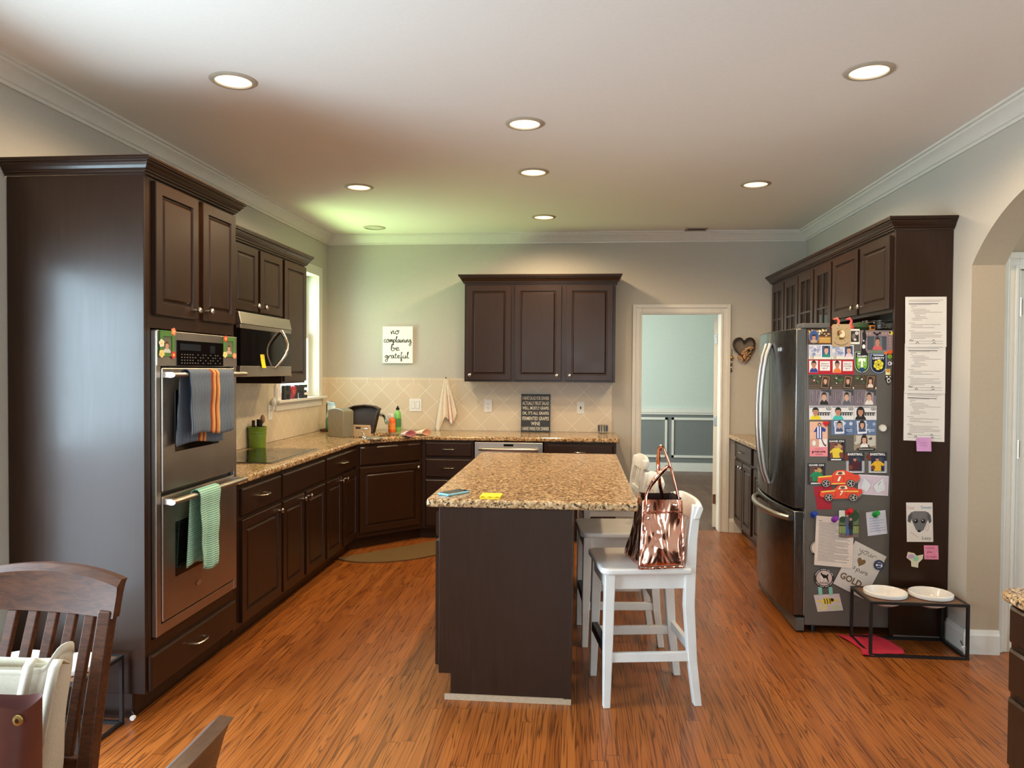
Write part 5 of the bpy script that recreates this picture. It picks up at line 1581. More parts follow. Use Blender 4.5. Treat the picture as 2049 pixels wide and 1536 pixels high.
# canvas tote and leather bag on the first chair
CANV = M('cream_canvas', (206, 196, 176), 0.9, var=0.05, scale=180, bmp=0.25)
tt = thing('canvas_tote', 'cream canvas tote bag standing on the wooden chair at lower left', 'bag', (-1.46, 1.60, 0.456))
m = MB(CANV)
def tote_ring(z, hw, hd, n=36, sl=0.0, wob=0.0):
    out = []
    for k in range(n):
        t = 2 * PI * k / n
        ca, sa = math.cos(t), math.sin(t)
        a = hw * math.copysign(abs(ca) ** 0.4, ca)
        b = hd * math.copysign(abs(sa) ** 0.6, sa)
        zz = z + sl * (abs(ca) ** 3) * (1.2 if ca > 0 else 0.6) - sl * 0.5
        out.append((-1.443 + a * (1 + wob * math.sin(4 * t)), 1.685 + b * (1 + wob * 2 * math.sin(6 * t)) + 0.12 * (z - 0.456), zz))
    return out
RT = [tote_ring(0.4585 + 0.328 * i / 9, 0.178 + 0.015 * i / 9, 0.06 - 0.025 * i / 9 + 0.01 * math.sin(i), sl=0.05 * i / 9, wob=0.015 + 0.02 * i / 9) for i in range(10)]
m.loft(RT, True, False)
m.loft([[(x, y * 1.0, z - 0.001) for x, y, z in RT[-1]], [(-1.443 + (x + 1.415) * 0.94, 1.73 + (y - 1.73) * 0.5, z - 0.15) for x, y, z in RT[-2]]], False, True)
m.build('body', tt, smooth=60, sub=1)
def tote_front(z):
    """y of the front face at height z, near the right end"""
    q = (z - 0.4585) / 0.328
    return 1.685 - (0.06 - 0.025 * q) + 0.12 * (z - 0.456) - 0.006
for x0, x1 in ((-1.335, -1.318), (-1.268, -1.252)):
    hp_ = MB(CANV)
    zs = [0.60 + 0.175 * k / 8 for k in range(9)]
    path = [(x0 + (x1 - x0) * k / 8, tote_front(z) - 0.003, z) for k, z in enumerate(zs)] + [(x1, tote_front(0.775) + 0.012, 0.790), (x1 + 0.004, tote_front(0.775) + 0.03, 0.775)]
    hp_.loft([[(x - 0.013, y, z), (x + 0.013, y, z)] for x, y, z in path], closed=False)
    hp_.build('handle', tt, smooth=60, solid=0.004)
hm_ = MB(CANV)
rim = RT[-1]
hm_.loft([[(x * 1.0 - 0.0, y - 0.002, z - 0.022) for x, y, z in rim], [(x, y - 0.003, z + 0.001) for x, y, z in rim]], False, False)
hm_.build('hem', tt, smooth=60, solid=0.003)
LEA = M('reddish_brown_leather', (94, 48, 38), 0.45, var=0.12, scale=14, bmp=0.15)
lb = thing('leather_bag', 'reddish brown leather bag with a brass eyelet at the lower left corner', 'bag', (-1.3, 1.53, 0.456))
m = MB(LEA)
def leather_ring(z, hw, hd, n=32):
    out = []
    for k in range(n):
        t = 2 * PI * k / n
        ca, sa = math.cos(t), math.sin(t)
        out.append((-1.345 + hw * math.copysign(abs(ca) ** 0.35, ca), 1.53 + hd * math.copysign(abs(sa) ** 0.5, sa), z + 0.006 * math.sin(3 * t)))
    return out
RL = [leather_ring(0.458 + 0.305 * i / 8, 0.15 + 0.012 * i / 8, 0.06 - 0.02 * i / 8) for i in range(9)]
m.loft(RL, True, False)
m.loft([RL[-1], [(-1.345 + (x + 1.305) * 0.95, 1.53 + (y - 1.53) * 0.7, z - 0.12) for x, y, z in RL[-1]]], False, True)
m.build('body', lb, smooth=50)
MB(M('brass_eyelet', (190, 160, 100), 0.3, metal=0.9)).lathe([(0.005, 0), (0.011, 0.001), (0.012, 0.004), (0.006, 0.006)], (-1.195, 1.487, 0.74), 18, False, False, ax='y').build('eyelet', lb, smooth=50)
# ------------------------------------------------------------------ photos, magnets and papers
def card_frame(tl, tr, bl, Y, lvl=0):
    """u 0..1 across, v 0..1 up, c out of the plane y = Y (towards -y)"""
    p0, p1, p2 = at(*bl, Y), at(*tl, Y), at(*tr, Y)
    eu, ev = p2 - p1, p1 - p0
    k = 0.0006 + 0.0032 * lvl
    return lambda u, v, c: p0 + eu * u + ev * v + Vector((0, -(k + c), 0))
def rect_frame(x0, y0, x1, y1, Y, lvl=0):
    return card_frame((x0, y0), (x1, y0), (x0, y1), Y, lvl)
CB = 0.0008
def fin(mb, name, label, cat, group=None):
    return tag(mb.build(name), label, cat, group)
SKIN, SKIN2 = (214, 164, 136), (190, 134, 106)
def bust(m, u, v, su, sv, hair, skin, shirt, c=0.0012, long=False, wide=1.0):
    if long:
        m.use(flat(hair)).disc(u, v + 2.1 * sv, su * 1.45, sv * 1.9, c)
    m.use(flat(shirt)).disc(u, v, su * 2.2 * wide, sv * 1.45, c + 0.0002, 18, 0, PI)
    m.use(flat(skin)).rect(u - su * 0.4, v + sv * 1.0, u + su * 0.4, v + sv * 1.9, c + 0.0003)
    m.use(flat(skin)).disc(u, v + 2.3 * sv, su * 0.92, sv * 1.1, c + 0.0004)
    m.use(flat(hair)).disc(u, v + 2.75 * sv, su * 1.08, sv * 0.95, c + 0.0006, 16, 0.05 * PI, 0.95 * PI)
    m.rect(u - su * 1.06, v + 2.35 * sv, u - su * 0.8, v + 2.9 * sv, c + 0.0006).rect(u + su * 0.8, v + 2.35 * sv, u + su * 1.06, v + 2.9 * sv, c + 0.0006)
    m.use(flat((50, 34, 30))).disc(u - su * 0.36, v + 2.4 * sv, su * 0.14, sv * 0.09, c + 0.0007, 8).disc(u + su * 0.36, v + 2.4 * sv, su * 0.14, sv * 0.09, c + 0.0007, 8)
    m.use(flat((176, 84, 78))).rect(u - su * 0.35, v + 1.78 * sv, u + su * 0.35, v + 1.9 * sv, c + 0.0007)
    return m
G1 = 'photo cards on the refrigerator side'
def start(mat_rgb, T):
    return MB(flat(mat_rgb), T).box(0, 0, 0, 1, 1, CB)
HR = (44, 30, 24)
def fr_(x0, y0, x1, y1, lvl=0):
    return rect_frame(x0, y0, x1, y1, YFR, lvl)
# gold lights card
m = start((70, 44, 24), fr_(1616, 658.5, 1663.5, 688))
for k in range(26):
    m.use(flat(((228, 196, 120), (236, 224, 196), (176, 120, 48))[k % 3])).disc(RND.uniform(0.03, 0.97), RND.uniform(0.55, 0.97), 0.02 + 0.02 * RND.random(), 0.035 + 0.03 * RND.random(), 0.0010 + 0.00001 * k, 10)
m.use(flat((156, 104, 34))).rect(0.45, 0.05, 0.98, 0.5, 0.0010)
m.use(flat((232, 196, 110)))
for z in (0.36, 0.24, 0.12):
    m.rect(0.5, z, 0.95, z + 0.05, 0.0014)
m.use(flat((140, 140, 150))).disc(0.26, 0.5, 0.215, 0.45, 0.0014).use(flat((52, 78, 130))).disc(0.26, 0.5, 0.195, 0.42, 0.0016)
bust(m, 0.26, 0.10, 0.085, 0.15, HR, SKIN2, (180, 150, 120), 0.0018, wide=0.8)
fin(m, 'photo_card', 'photo card with golden lights and a boy in a blue oval', 'photo', G1)
# bluish winter school cards
def winter(x0, y0, x1, y1, label, shirt, lvl=0):
    m = start((196, 196, 204), fr_(x0, y0, x1, y1, lvl))
    for k in range(14):
        m.use(flat(((150, 156, 184), (176, 176, 196), (214, 210, 206), (128, 140, 176))[k % 4])).disc(RND.uniform(0.08, 0.5), RND.uniform(0.3, 0.85), RND.uniform(0.05, 0.12), RND.uniform(0.06, 0.16), 0.0010 + 0.00002 * k, 10)
    m.use(flat((226, 216, 196))).rect(0.0, 0.0, 1, 0.2, 0.0014)
    m.use(INKD)
    for a in (0.08, 0.13, 0.17, 0.2):
        m.rect(a, 0.03, a + 0.012, 0.24, 0.0016)
    m.use(flat((232, 232, 236))).rect(0.55, 0.1, 1.0, 0.99, 0.0016).use(flat((62, 82, 128))).rect(0.59, 0.14, 0.96, 0.94, 0.0018)
    bust(m, 0.78, 0.14, 0.10, 0.21, HR, SKIN, shirt, 0.0020, wide=0.75)
    fin(m, 'photo_card', label, 'photo', G1)
winter(1618, 689.5, 1663, 718.5, 'school photo card with pale winter scene and a boy in a green shirt', (34, 132, 112))
winter(1663.7, 690, 1708, 718.5, 'school photo card with pale winter scene, partly under the gold foil card', (224, 196, 204))
# season's greetings cards
def greet(x0, y0, x1, y1, label, shirt):
    m = start((176, 16, 36), fr_(x0, y0, x1, y1))
    m.use(flat((236, 226, 222))).rect(0.04, 0.12, 0.42, 0.93, 0.0011).rect(0.5, 0.24, 0.93, 0.9, 0.0011)
    bust(m, 0.24, 0.13, 0.10, 0.22, (36, 26, 22), SKIN2, shirt, 0.0014, wide=0.8)
    m.use(INKD).text("Season's", 0.715, 0.74, 0.11, 0.0014, w=0.33, bold=0.01).text('Greetings', 0.715, 0.57, 0.12, 0.0014, w=0.36, bold=0.01).text('2017', 0.715, 0.40, 0.10, 0.0014, w=0.22, bold=0.01)
    fin(m, 'greeting_card', label, 'photo', G1)
greet(1617, 719.3, 1663.8, 748.3, 'red greeting card with a boy in a blue shirt on the refrigerator', (44, 56, 132))
greet(1664.3, 719.6, 1708.6, 748.8, 'red greeting card with a child in an orange shirt on the refrigerator', (226, 120, 40))
# framed-portrait holiday cards
def wreath(x0, y0, x1, y1, label, shirt, long):
    m = start((74, 60, 48), fr_(x0, y0, x1, y1))
    for k in range(26):
        m.use(flat(((44, 78, 40), (70, 104, 54), (34, 52, 30), (150, 40, 34), (228, 220, 206))[k % 5 if k % 5 < 3 or k < 12 else k % 3])).disc(RND.uniform(0.03, 0.5), RND.uniform(0.4, 0.97), RND.uniform(0.02, 0.06), RND.uniform(0.03, 0.09), 0.0010 + 0.00002 * k, 8)
    m.use(flat((104, 84, 66))).rect(0.0, 0.05, 0.6, 0.12, 0.0016).rect(0.0, 0.22, 0.55, 0.27, 0.0016)
    sl = 0.1
    q = lambda a0, b0, a1, b1: [(a0 - sl * (0.5 - b0) * 1.0, b0), (a1 - sl * (0.5 - b0), b0 - 0.06), (a1 + sl * (b1 - 0.5), b1 - 0.06), (a0 + sl * (b1 - 0.5), b1)]
    m.use(flat((58, 36, 22))).shape(q(0.52, 0.06, 0.92, 0.99), 0.0018)
    m.use(flat((160, 124, 84))).shape(q(0.555, 0.11, 0.885, 0.94), 0.0020)
    m.use(flat((84, 66, 50))).shape(q(0.58, 0.15, 0.86, 0.9), 0.0021)
    bust(m, 0.725, 0.14, 0.078, 0.19, HR, SKIN, shirt, 0.0022, long=long, wide=0.72)
    m.use(flat((236, 224, 206))).disc(0.97, 0.08, 0.025, 0.08, 0.0022, 8)
    fin(m, 'photo_card', label, 'photo', G1)
wreath(1618, 750, 1663.8, 778, 'dark holiday card with wreath and framed portrait, left one of three in its row', (40, 26, 24), False)
wreath(1664.2, 750, 1708.5, 778, 'dark holiday card with wreath and framed portrait, middle one of its row', (30, 26, 30), False)
wreath(1709, 750, 1753.5, 778.5, 'dark holiday card with wreath and framed portrait of a girl in white', (226, 210, 200), True)
def mist(x0, y0, x1, y1, label, shirt, long):
    m = start((116, 104, 112), fr_(x0, y0, x1, y1))
    for k in range(22):
        m.use(flat(((92, 86, 96), (140, 124, 130), (72, 72, 78), (156, 138, 140))[k % 4])).rect(0.02 + 0.043 * k, RND.uniform(0.02, 0.4), 0.04 + 0.043 * k, RND.uniform(0.6, 0.98), 0.0010)
    m.use(flat((58, 60, 66))).shape([(0.5, 0.98), (0.98, 0.98), (0.98, 0.6), (0.7, 0.75)], 0.0012)
    m.use(flat((150, 140, 142))).shape([(0.42, 0.05), (0.86, 0.05), (0.88, 0.8), (0.5, 0.9)], 0.0013)
    bust(m, 0.67, 0.06, 0.10, 0.21, HR, SKIN, shirt, 0.0016, long=long, wide=0.85)
    fin(m, 'photo_card', label, 'photo', G1)
mist(1618, 778.8, 1663.8, 811, 'grey misty portrait card of a boy in black on the refrigerator', (28, 26, 28), False)
mist(1664.2, 778.8, 1708.5, 811, 'grey misty portrait card of a boy in a grey shirt', (92, 92, 104), False)
mist(1709, 779, 1753.5, 811, 'grey misty portrait card of a child in white', (226, 216, 206), False)
def snow(x0, y0, x1, y1, label, shirt, long):
    m = start((222, 218, 216), fr_(x0, y0, x1, y1))
    m.use(flat((38, 34, 34)))
    for k in range(5):
        m.rect(0.38 + 0.11 * k, 0.3, 0.43 + 0.11 * k, 0.52, 0.0011)
    m.rect(0.36, 0.46, 0.95, 0.54, 0.0012).rect(0.36, 0.34, 0.95, 0.38, 0.0012)
    for k in range(5):
        m.stroke([(0.74 + 0.05 * k, 0.98), (0.76 + 0.05 * k, 0.8), (0.8 + 0.03 * k, 0.68)], 0.022, 0.0013)
    m.use(flat((150, 150, 156))).rect(0.02, 0.86, 0.7, 0.97, 0.0011)
    bust(m, 0.28, 0.01, 0.13, 0.24, (26, 20, 18), SKIN2, shirt, 0.0016, long=long, wide=0.85)
    fin(m, 'photo_card', label, 'photo', G1)
snow(1619, 811.6, 1664, 839.6, 'snowy bench card with a boy in a yellow shirt', (226, 204, 40), False)
snow(1664.4, 811.6, 1708.7, 839.6, 'snowy bench card with a boy in a turquoise shirt', (64, 186, 178), False)
snow(1709.2, 811.8, 1753.7, 839.8, 'snowy bench card with a girl in black', (26, 24, 26), True)
def polaroid(x0, y0, x1, y1, label, long):
    m = start((96, 116, 150), fr_(x0, y0, x1, y1))
    for k in range(18):
        m.use(flat(((70, 92, 132), (52, 70, 108), (150, 166, 190), (196, 206, 220))[k % 4])).disc(RND.uniform(0.1, 0.9), RND.uniform(0.1, 0.9), 0.08, 0.12, 0.0010 + 0.00002 * k, 8)
    m.use(flat((226, 228, 234))).shape([(0.16, 0.06), (0.58, 0.1), (0.55, 0.96), (0.12, 0.94)], 0.0016)
    m.use(flat((150, 160, 184))).shape([(0.2, 0.2), (0.54, 0.22), (0.52, 0.9), (0.17, 0.88)], 0.0018)
    bust(m, 0.36, 0.22, 0.095, 0.20, HR, SKIN, (70, 80, 110), 0.0020, long=long, wide=0.75)
    m.use(flat((206, 220, 236)))
    for z in (0.34, 0.24):
        m.rect(0.66, z, 0.92, z + 0.035, 0.0018)
    fin(m, 'photo_card', label, 'photo', G1)
polaroid(1663.3, 840.4, 1708, 869.6, 'blue winter card with a tilted snapshot of a boy', False)
polaroid(1708.5, 840.6, 1753.6, 869.6, 'blue winter card with a tilted snapshot of a girl', True)
m = start((150, 136, 112), fr_(1708.3, 870, 1753.3, 900.4))
for k in range(18):
    m.use(flat(((196, 190, 176), (110, 96, 70), (72, 66, 48), (222, 216, 206))[k % 4])).rect(RND.uniform(0, 0.85), RND.uniform(0.2, 0.8), RND.uniform(0.86, 1), RND.uniform(0.81, 0.98), 0.0010 + 0.00002 * k) if k % 6 == 0 else m.disc(RND.uniform(0.1, 0.9), RND.uniform(0.2, 0.9), 0.09, 0.1, 0.0011 + 0.00002 * k, 8)
bust(m, 0.46, 0.17, 0.10, 0.22, (56, 36, 26), SKIN, (232, 228, 222), 0.0018, long=True, wide=0.8)
m.use(flat((40, 36, 34))).disc(0.54, 0.07, 0.44, 0.13, 0.0030, 20).use(flat((190, 186, 180))).rect(0.22, 0.05, 0.86, 0.1, 0.0032)
fin(m, 'photo_card', 'photo card of a woman in white above a dark caption band', 'photo', G1)
# graduate card
m = start((226, 178, 152), fr_(1620, 843, 1656, 912.7))
m.use(flat((232, 140, 146))).rect(0, 0, 1, 0.27, 0.0010).use(flat((206, 160, 136))).rect(0, 0.27, 1, 0.5, 0.0010)
m.use(flat((236, 226, 220))).rect(0.52, 0.27, 0.98, 0.5, 0.0012).disc(0.24, 0.38, 0.1, 0.08, 0.0012, 12)
m.use(flat((44, 64, 140))).shape([(0.22, 0.7), (0.4, 0.86), (0.66, 0.86), (0.9, 0.78), (0.86, 0.7), (0.7, 0.72), (0.7, 0.5), (0.36, 0.5), (0.36, 0.7)], 0.0013)
m.use(flat((236, 234, 232))).rect(0.42, 0.52, 0.5, 0.86, 0.0015).rect(0.56, 0.52, 0.63, 0.86, 0.0015)
m.use(flat((60, 36, 26))).disc(0.54, 0.91, 0.10, 0.055, 0.0014, 12).use(flat(SKIN)).disc(0.54, 0.905, 0.06, 0.035, 0.0016, 12)
m.use(flat((96, 60, 44))).stroke([(0.66, 0.5), (0.78, 0.36), (0.92, 0.3)], 0.05, 0.0016)
m.use(flat((120, 64, 60)))
m.text('2023', 0.52, 0.215, 0.022, 0.0013, w=0.46)
cursive(m, 'graduate', 0.12, 0.12, 0.032, 0.0013, 0.02, 0.76)
m.rect(0.34, 0.07, 0.7, 0.078, 0.0013).rect(0.3, 0.045, 0.74, 0.053, 0.0013)
fin(m, 'photo_card', 'tall pink graduate announcement card on the refrigerator', 'photo', G1)
# sports cards
def sport(x0, y0, x1, y1, label, title, shirt, bg, year, lvl=0, arms=True):
    m = start((42, 44, 50), fr_(x0, y0, x1, y1, lvl))
    if title == 'BASKETBALL':
        m.use(flat((176, 176, 180))).rect(0.0, 0.05, 1.0, 0.6, 0.0010).use(flat((106, 46, 34))).disc(0.04, 0.78, 0.16, 0.16, 0.0011, 16)
    m.use(flat(bg)).rect(0.14, 0.13, 0.86, 0.84, 0.0012)
    m.use(flat((190, 150, 90) if title != 'BASKETBALL' else (60, 66, 90))).disc(0.6, 0.66, 0.2, 0.12, 0.0014, 14)
    m.use(flat(shirt)).shape([(0.30, 0.14), (0.26, 0.42), (0.16, 0.34), (0.12, 0.42), (0.32, 0.58), (0.46, 0.62), (0.62, 0.6), (0.86, 0.46), (0.8, 0.36), (0.68, 0.42), (0.68, 0.14)], 0.0016)
    m.use(flat(SKIN2)).disc(0.47, 0.68, 0.09, 0.075, 0.0018, 14).rect(0.43, 0.58, 0.52, 0.64, 0.0017)
    m.use(flat(HR)).disc(0.47, 0.71, 0.10, 0.07, 0.0020, 14, 0, PI)
    m.use(flat((122, 60, 36))).disc(0.76 if title != 'BASKETBALL' else 0.24, 0.3, 0.12, 0.10, 0.0020, 14)
    m.use(flat((236, 234, 230))).text(title, 0.5, 0.91, 0.085 if title == 'GAME ON' else 0.11, 0.0014, w=0.82, bold=0.03)
    if year:
        m.text(year, 0.17, 0.1, 0.07, 0.0022, w=0.26, bold=0.02).rect(0.32, 0.055, 0.94, 0.08, 0.0022)
    else:
        m.rect(0.2, 0.03, 0.76, 0.085, 0.0014)
        m.use(BLACK).disc(0.82, 0.78, 0.09, 0.07, 0.0016, 14)
    fin(m, 'sports_card', label, 'photo', G1)
sport(1655.6, 878.5, 1691.7, 921.6, 'game on card with a player in a yellow jersey', 'GAME ON', (226, 198, 60), (120, 70, 56), None)
sport(1693, 904.5, 1729.5, 947.6, 'basketball card with a player in a dark maroon jersey', 'BASKETBALL', (74, 24, 34), (34, 40, 58), '2018')
sport(1737.7, 904.5, 1774.6, 948, 'basketball card with a player in a yellow jersey', 'BASKETBALL', (226, 176, 40), (30, 38, 62), '2018')
sport(1615.3, 926.3, 1651.5, 969, 'game on card with a player in a green jersey', 'GAME ON', (30, 132, 84), (98, 66, 54), None)
# gold foil card with rounded corners
T = fr_(1664.5, 648.3, 1701.3, 693.2, 1)
m = MB(M('kraft_tan_card', (180, 152, 112), 0.6, var=0.05), T)
rr = []
for cx, cy, a0 in ((0.9, 0.92, 0), (0.1, 0.92, 90), (0.1, 0.08, 180), (0.9, 0.08, 270)):
    for k in range(6):
        a = math.radians(a0 + 18 * k)
        rr.append((cx + 0.1 * math.cos(a), cy + 0.08 * math.sin(a)))
m.loft([[(a, b, 0) for a, b in rr], [(a, b, CB) for a, b in rr]])
m.use(M('gold_foil', (214, 184, 108), 0.25, metal=0.8, var=0.3, scale=60)).disc(0.5, 0.52, 0.24, 0.25, 0.0012, 24)
m.use(flat((222, 208, 176))).disc(0.54, 0.56, 0.16, 0.17, 0.0014, 18).use(flat((92, 62, 36))).disc(0.36, 0.6, 0.09, 0.12, 0.0016, 12).disc(0.5, 0.36, 0.13, 0.05, 0.0016, 12)
m.use(flat((176, 120, 50))).disc(0.45, 0.62, 0.08, 0.07, 0.0018, 12)
m.use(flat((60, 44, 32)))
for a, b in ((0.38, 0.93), (0.78, 0.78), (0.8, 0.4), (0.68, 0.26), (0.22, 0.36), (0.3, 0.8)):
    m.disc(a, b, 0.022, 0.018, 0.0014, 8)
m.stroke([(0.1, 0.22), (0.2, 0.13), (0.36, 0.08), (0.5, 0.065), (0.66, 0.08), (0.8, 0.14), (0.88, 0.2)], 0.022, 0.0014)
fin(m, 'foil_card', 'tan card with a round gold foil motif at the refrigerator top edge', 'card')
m = start((232, 226, 210), fr_(1701.6, 658, 1720, 688.3))
m.use(flat((46, 38, 36))).rect(0.04, 0.14, 0.92, 0.88, 0.0011).use(flat((120, 104, 96))).disc(0.35, 0.5, 0.2, 0.2, 0.0013, 12).use(flat((206, 198, 190))).disc(0.68, 0.72, 0.2, 0.12, 0.0013, 12).disc(0.5, 0.3, 0.16, 0.08, 0.0014, 10)
fin(m, 'instant_photo', 'small dark snapshot with white border beside the gold foil card', 'photo')
# halloween frame
t = thing('holiday_picture_magnet', 'purple-grey photo frame magnet with bats, ghost and pumpkins', 'photo frame', at(1755, 706, YFR))
T = fr_(1722, 662, 1786.5, 706.5)
m = MB(M('mauve_foam_frame', (136, 116, 122), 0.8), T)
for q in ((0, 0, 1, 0.14), (0, 0.76, 1, 1), (0, 0.14, 0.2, 0.76), (0.8, 0.14, 1, 0.76)):
    m.box(q[0], q[1], 0, q[2], q[3], 0.005)
m.use(flat((206, 170, 110)))
for k in range(9):
    m.disc(0.1 + 0.095 * k, 0.88, 0.022, 0.03, 0.0053, 6)
for k in range(4):
    m.disc(0.9, 0.34 + 0.12 * k, 0.02, 0.03, 0.0053, 6)
m.build('frame', t)
m = MB(flat((70, 76, 84)), T).rect(0.2, 0.14, 0.8, 0.76, 0.001)
m.use(flat((110, 112, 118))).rect(0.42, 0.3, 0.66, 0.74, 0.0013)
bust(m, 0.52, 0.15, 0.07, 0.16, (52, 44, 44), SKIN2, (196, 92, 92), 0.0016)
m.build('picture', t)
m = MB(BLACK, T)
m.shape([(0.36, 0.9), (0.42, 0.97), (0.47, 0.88), (0.5, 0.92), (0.53, 0.88), (0.58, 0.97), (0.64, 0.9), (0.56, 0.84), (0.5, 0.76), (0.44, 0.84)], 0.0056)
m.shape([(0.0, -0.02), (0.2, -0.02), (0.14, 0.16), (0.14, 0.5), (0.17, 0.75), (0.12, 1.1), (0.08, 1.0), (0.04, 0.9), (0.06, 0.6), (0.02, 0.4)], 0.0058)
m.use(flat((236, 234, 226))).disc(0.085, 0.3, 0.05, 0.10, 0.0062, 12).disc(0.085, 0.56, 0.02, 0.04, 0.0062, 8)
m.use(flat((238, 214, 80))).disc(0.93, 0.9, 0.055, 0.085, 0.0056, 14).use(BLACK).disc(0.90, 0.92, 0.03, 0.05, 0.006, 10)
m.use(flat((236, 104, 34))).disc(0.9, 0.06, 0.075, 0.10, 0.0060, 16).disc(0.77, 0.01, 0.05, 0.07, 0.0058, 16)
m.use(BLACK).shape([(0.86, 0.09), (0.89, 0.09), (0.875, 0.12)], 0.0064).shape([(0.91, 0.09), (0.94, 0.09), (0.925, 0.12)], 0.0064).stroke([(0.85, 0.04), (0.9, 0.0), (0.95, 0.05)], 0.012, 0.0064)
m.use(flat((60, 150, 70))).text('2012', 0.5, 0.06, 0.11, 0.0058, w=0.36, bold=0.03)
m.build('decoration', t)
# club crest magnets
def shield(px, py, w, h, n=10):
    out = [(-w, h), (-w, -h * 0.2)]
    for k in range(1, n):
        t = k / n
        out.append((-w * math.cos(t * PI / 2) ** 0.9, -h * 0.2 - h * 0.8 * math.sin(t * PI / 2)))
    out.append((0, -h))
    return out + [(-a, b) for a, b in out[-2::-1]]
def crest(x0, y0, x1, y1):
    T = fr_(x0, y0, x1, y1)
    return lambda a, b, c: T((a + 1) / 2, (b + 1) / 2, c)
def crest_base(T, rim, inner):
    S_ = lambda k, kk=None: [(a * k, b * (kk or k)) for a, b in shield(0, 0, 1, 1)]
    m = MB(flat((16, 22, 40)), T)
    m.loft([[(a, b, 0) for a, b in S_(1)], [(a, b, 0.002) for a, b in S_(1)]])
    m.use(flat(rim)).shape(S_(0.95, 0.96), 0.0022).use(flat((14, 20, 36))).shape(S_(0.86, 0.89), 0.0024)
    if inner:
        m.use(flat(inner)).shape(S_(0.72, 0.78), 0.0026)
    return m
T = crest(1709, 702.5, 1739.7, 746)
m = crest_base(T, (176, 196, 150), (112, 168, 50))
m.use(flat((14, 20, 36))).rect(-0.72, 0.42, 0.72, 0.8, 0.0028)
m.use(flat((236, 240, 230))).text('TRIUMPH', 0, 0.53, 0.17, 0.0030, w=1.36, bold=0.03).rect(-0.6, 0.72, -0.2, 0.82, 0.0030)
m.rect(-0.48, 0.1, 0.48, 0.34, 0.0030).rect(-0.14, -0.5, 0.14, 0.1, 0.0030).rect(-0.48, 0.0, -0.3, 0.1, 0.0030).rect(0.3, 0.0, 0.48, 0.1, 0.0030)
m.text('S', -0.42, -0.2, 0.2, 0.0030, w=0.2).text('C', 0.42, -0.2, 0.2, 0.0030, w=0.2)
m.use(flat((28, 62, 104))).disc(0, -0.78, 0.42, 0.30, 0.0032, 20, 0, PI).shape([(-0.42, -0.78), (0.42, -0.78), (0, -0.95)], 0.0032)
fin(m, 'crest_magnet', 'green and navy shield magnet with a white letter T', 'magnet', 'shield magnets')
T = crest(1740.7, 706.6, 1774.2, 747.6)
m = crest_base(T, (150, 170, 214), None)
m.use(flat((232, 234, 238))).text('LIBERTY', 0, 0.52, 0.22, 0.0028, w=1.4, bold=0.03).rect(-0.62, 0.76, 0.62, 0.84, 0.0028)
for k in range(6):
    t = 2 * PI * k / 6 + 0.3
    m.use(flat((238, 222, 60))).disc(0.34 * math.cos(t), -0.12 + 0.30 * math.sin(t), 0.26, 0.22, 0.0028 + 0.00005 * k, 16)
m.use(flat((80, 68, 20)))
for k in range(6):
    t = 2 * PI * k / 6
    m.stroke([(0.14 * math.cos(t), -0.12 + 0.13 * math.sin(t)), (0.34 * math.cos(t + 0.5), -0.12 + 0.3 * math.sin(t + 0.5)), (0.42 * math.cos(t + 1.1), -0.12 + 0.37 * math.sin(t + 1.1))], 0.05, 0.0034)
m.disc(0, -0.12, 0.11, 0.1, 0.0036, 12)
fin(m, 'crest_magnet', 'navy shield magnet with a yellow rosette', 'magnet', 'shield magnets')
# small magnets
def round_magnet(px, py, r, label, cols, Y=YFR, lvl=0, name='round_magnet', dome=0.004, extra=None):
    c = at(px, py, Y)
    R_ = (at(px + r, py, Y) - c).length
    T = lambda a, b, q: c + Vector((a * R_, -(0.0006 + 0.0032 * lvl + q), b * R_))
    m = MB(flat(cols[0]), T)
    m.loft([[(math.cos(2 * PI * k / 28) * s, math.sin(2 * PI * k / 28) * s, q) for k in range(28)] for s, q in ((1, 0), (1, dome * 0.6), (0.92, dome))])
    for k, col in enumerate(cols[1:]):
        m.use(flat(col)).disc(0, 0, 0.8 - 0.28 * k, 0.8 - 0.28 * k, dome + 0.0004 + 0.0003 * k, 24)
    if extra:
        extra(m, dome)
    fin(m, name, label, 'magnet', 'round magnets')
round_magnet(1780, 713.3, 5.2, 'small green round magnet at the right edge of the refrigerator', [(84, 110, 30), (140, 170, 50)], extra=lambda m, d: m.use(BLACK).text('G', 0, 0, 0.8, d + 0.0008, w=0.8))
round_magnet(1780, 727, 5.2, 'small purple and white round magnet below the green one', [(96, 84, 110), (222, 214, 222)], extra=lambda m, d: m.use(flat((74, 60, 90))).disc(-0.2, 0.0, 0.35, 0.4, d + 0.0008, 12))
round_magnet(1765.7, 856, 7.6, 'white domed round magnet right of the photo cards', [(190, 182, 170), (222, 216, 206)], dome=0.012)
round_magnet(1637, 1096, 17, 'dark round dog-walk magnet mostly hidden behind the typed letter', [(30, 46, 36), (222, 208, 196)], extra=lambda m, d: [m.use(flat((222, 216, 206))).disc(0.9 * math.cos(t), 0.9 * math.sin(t), 0.05, 0.05, d + 0.0008, 6) for t in [2.0 + 0.14 * k for k in range(14)]])
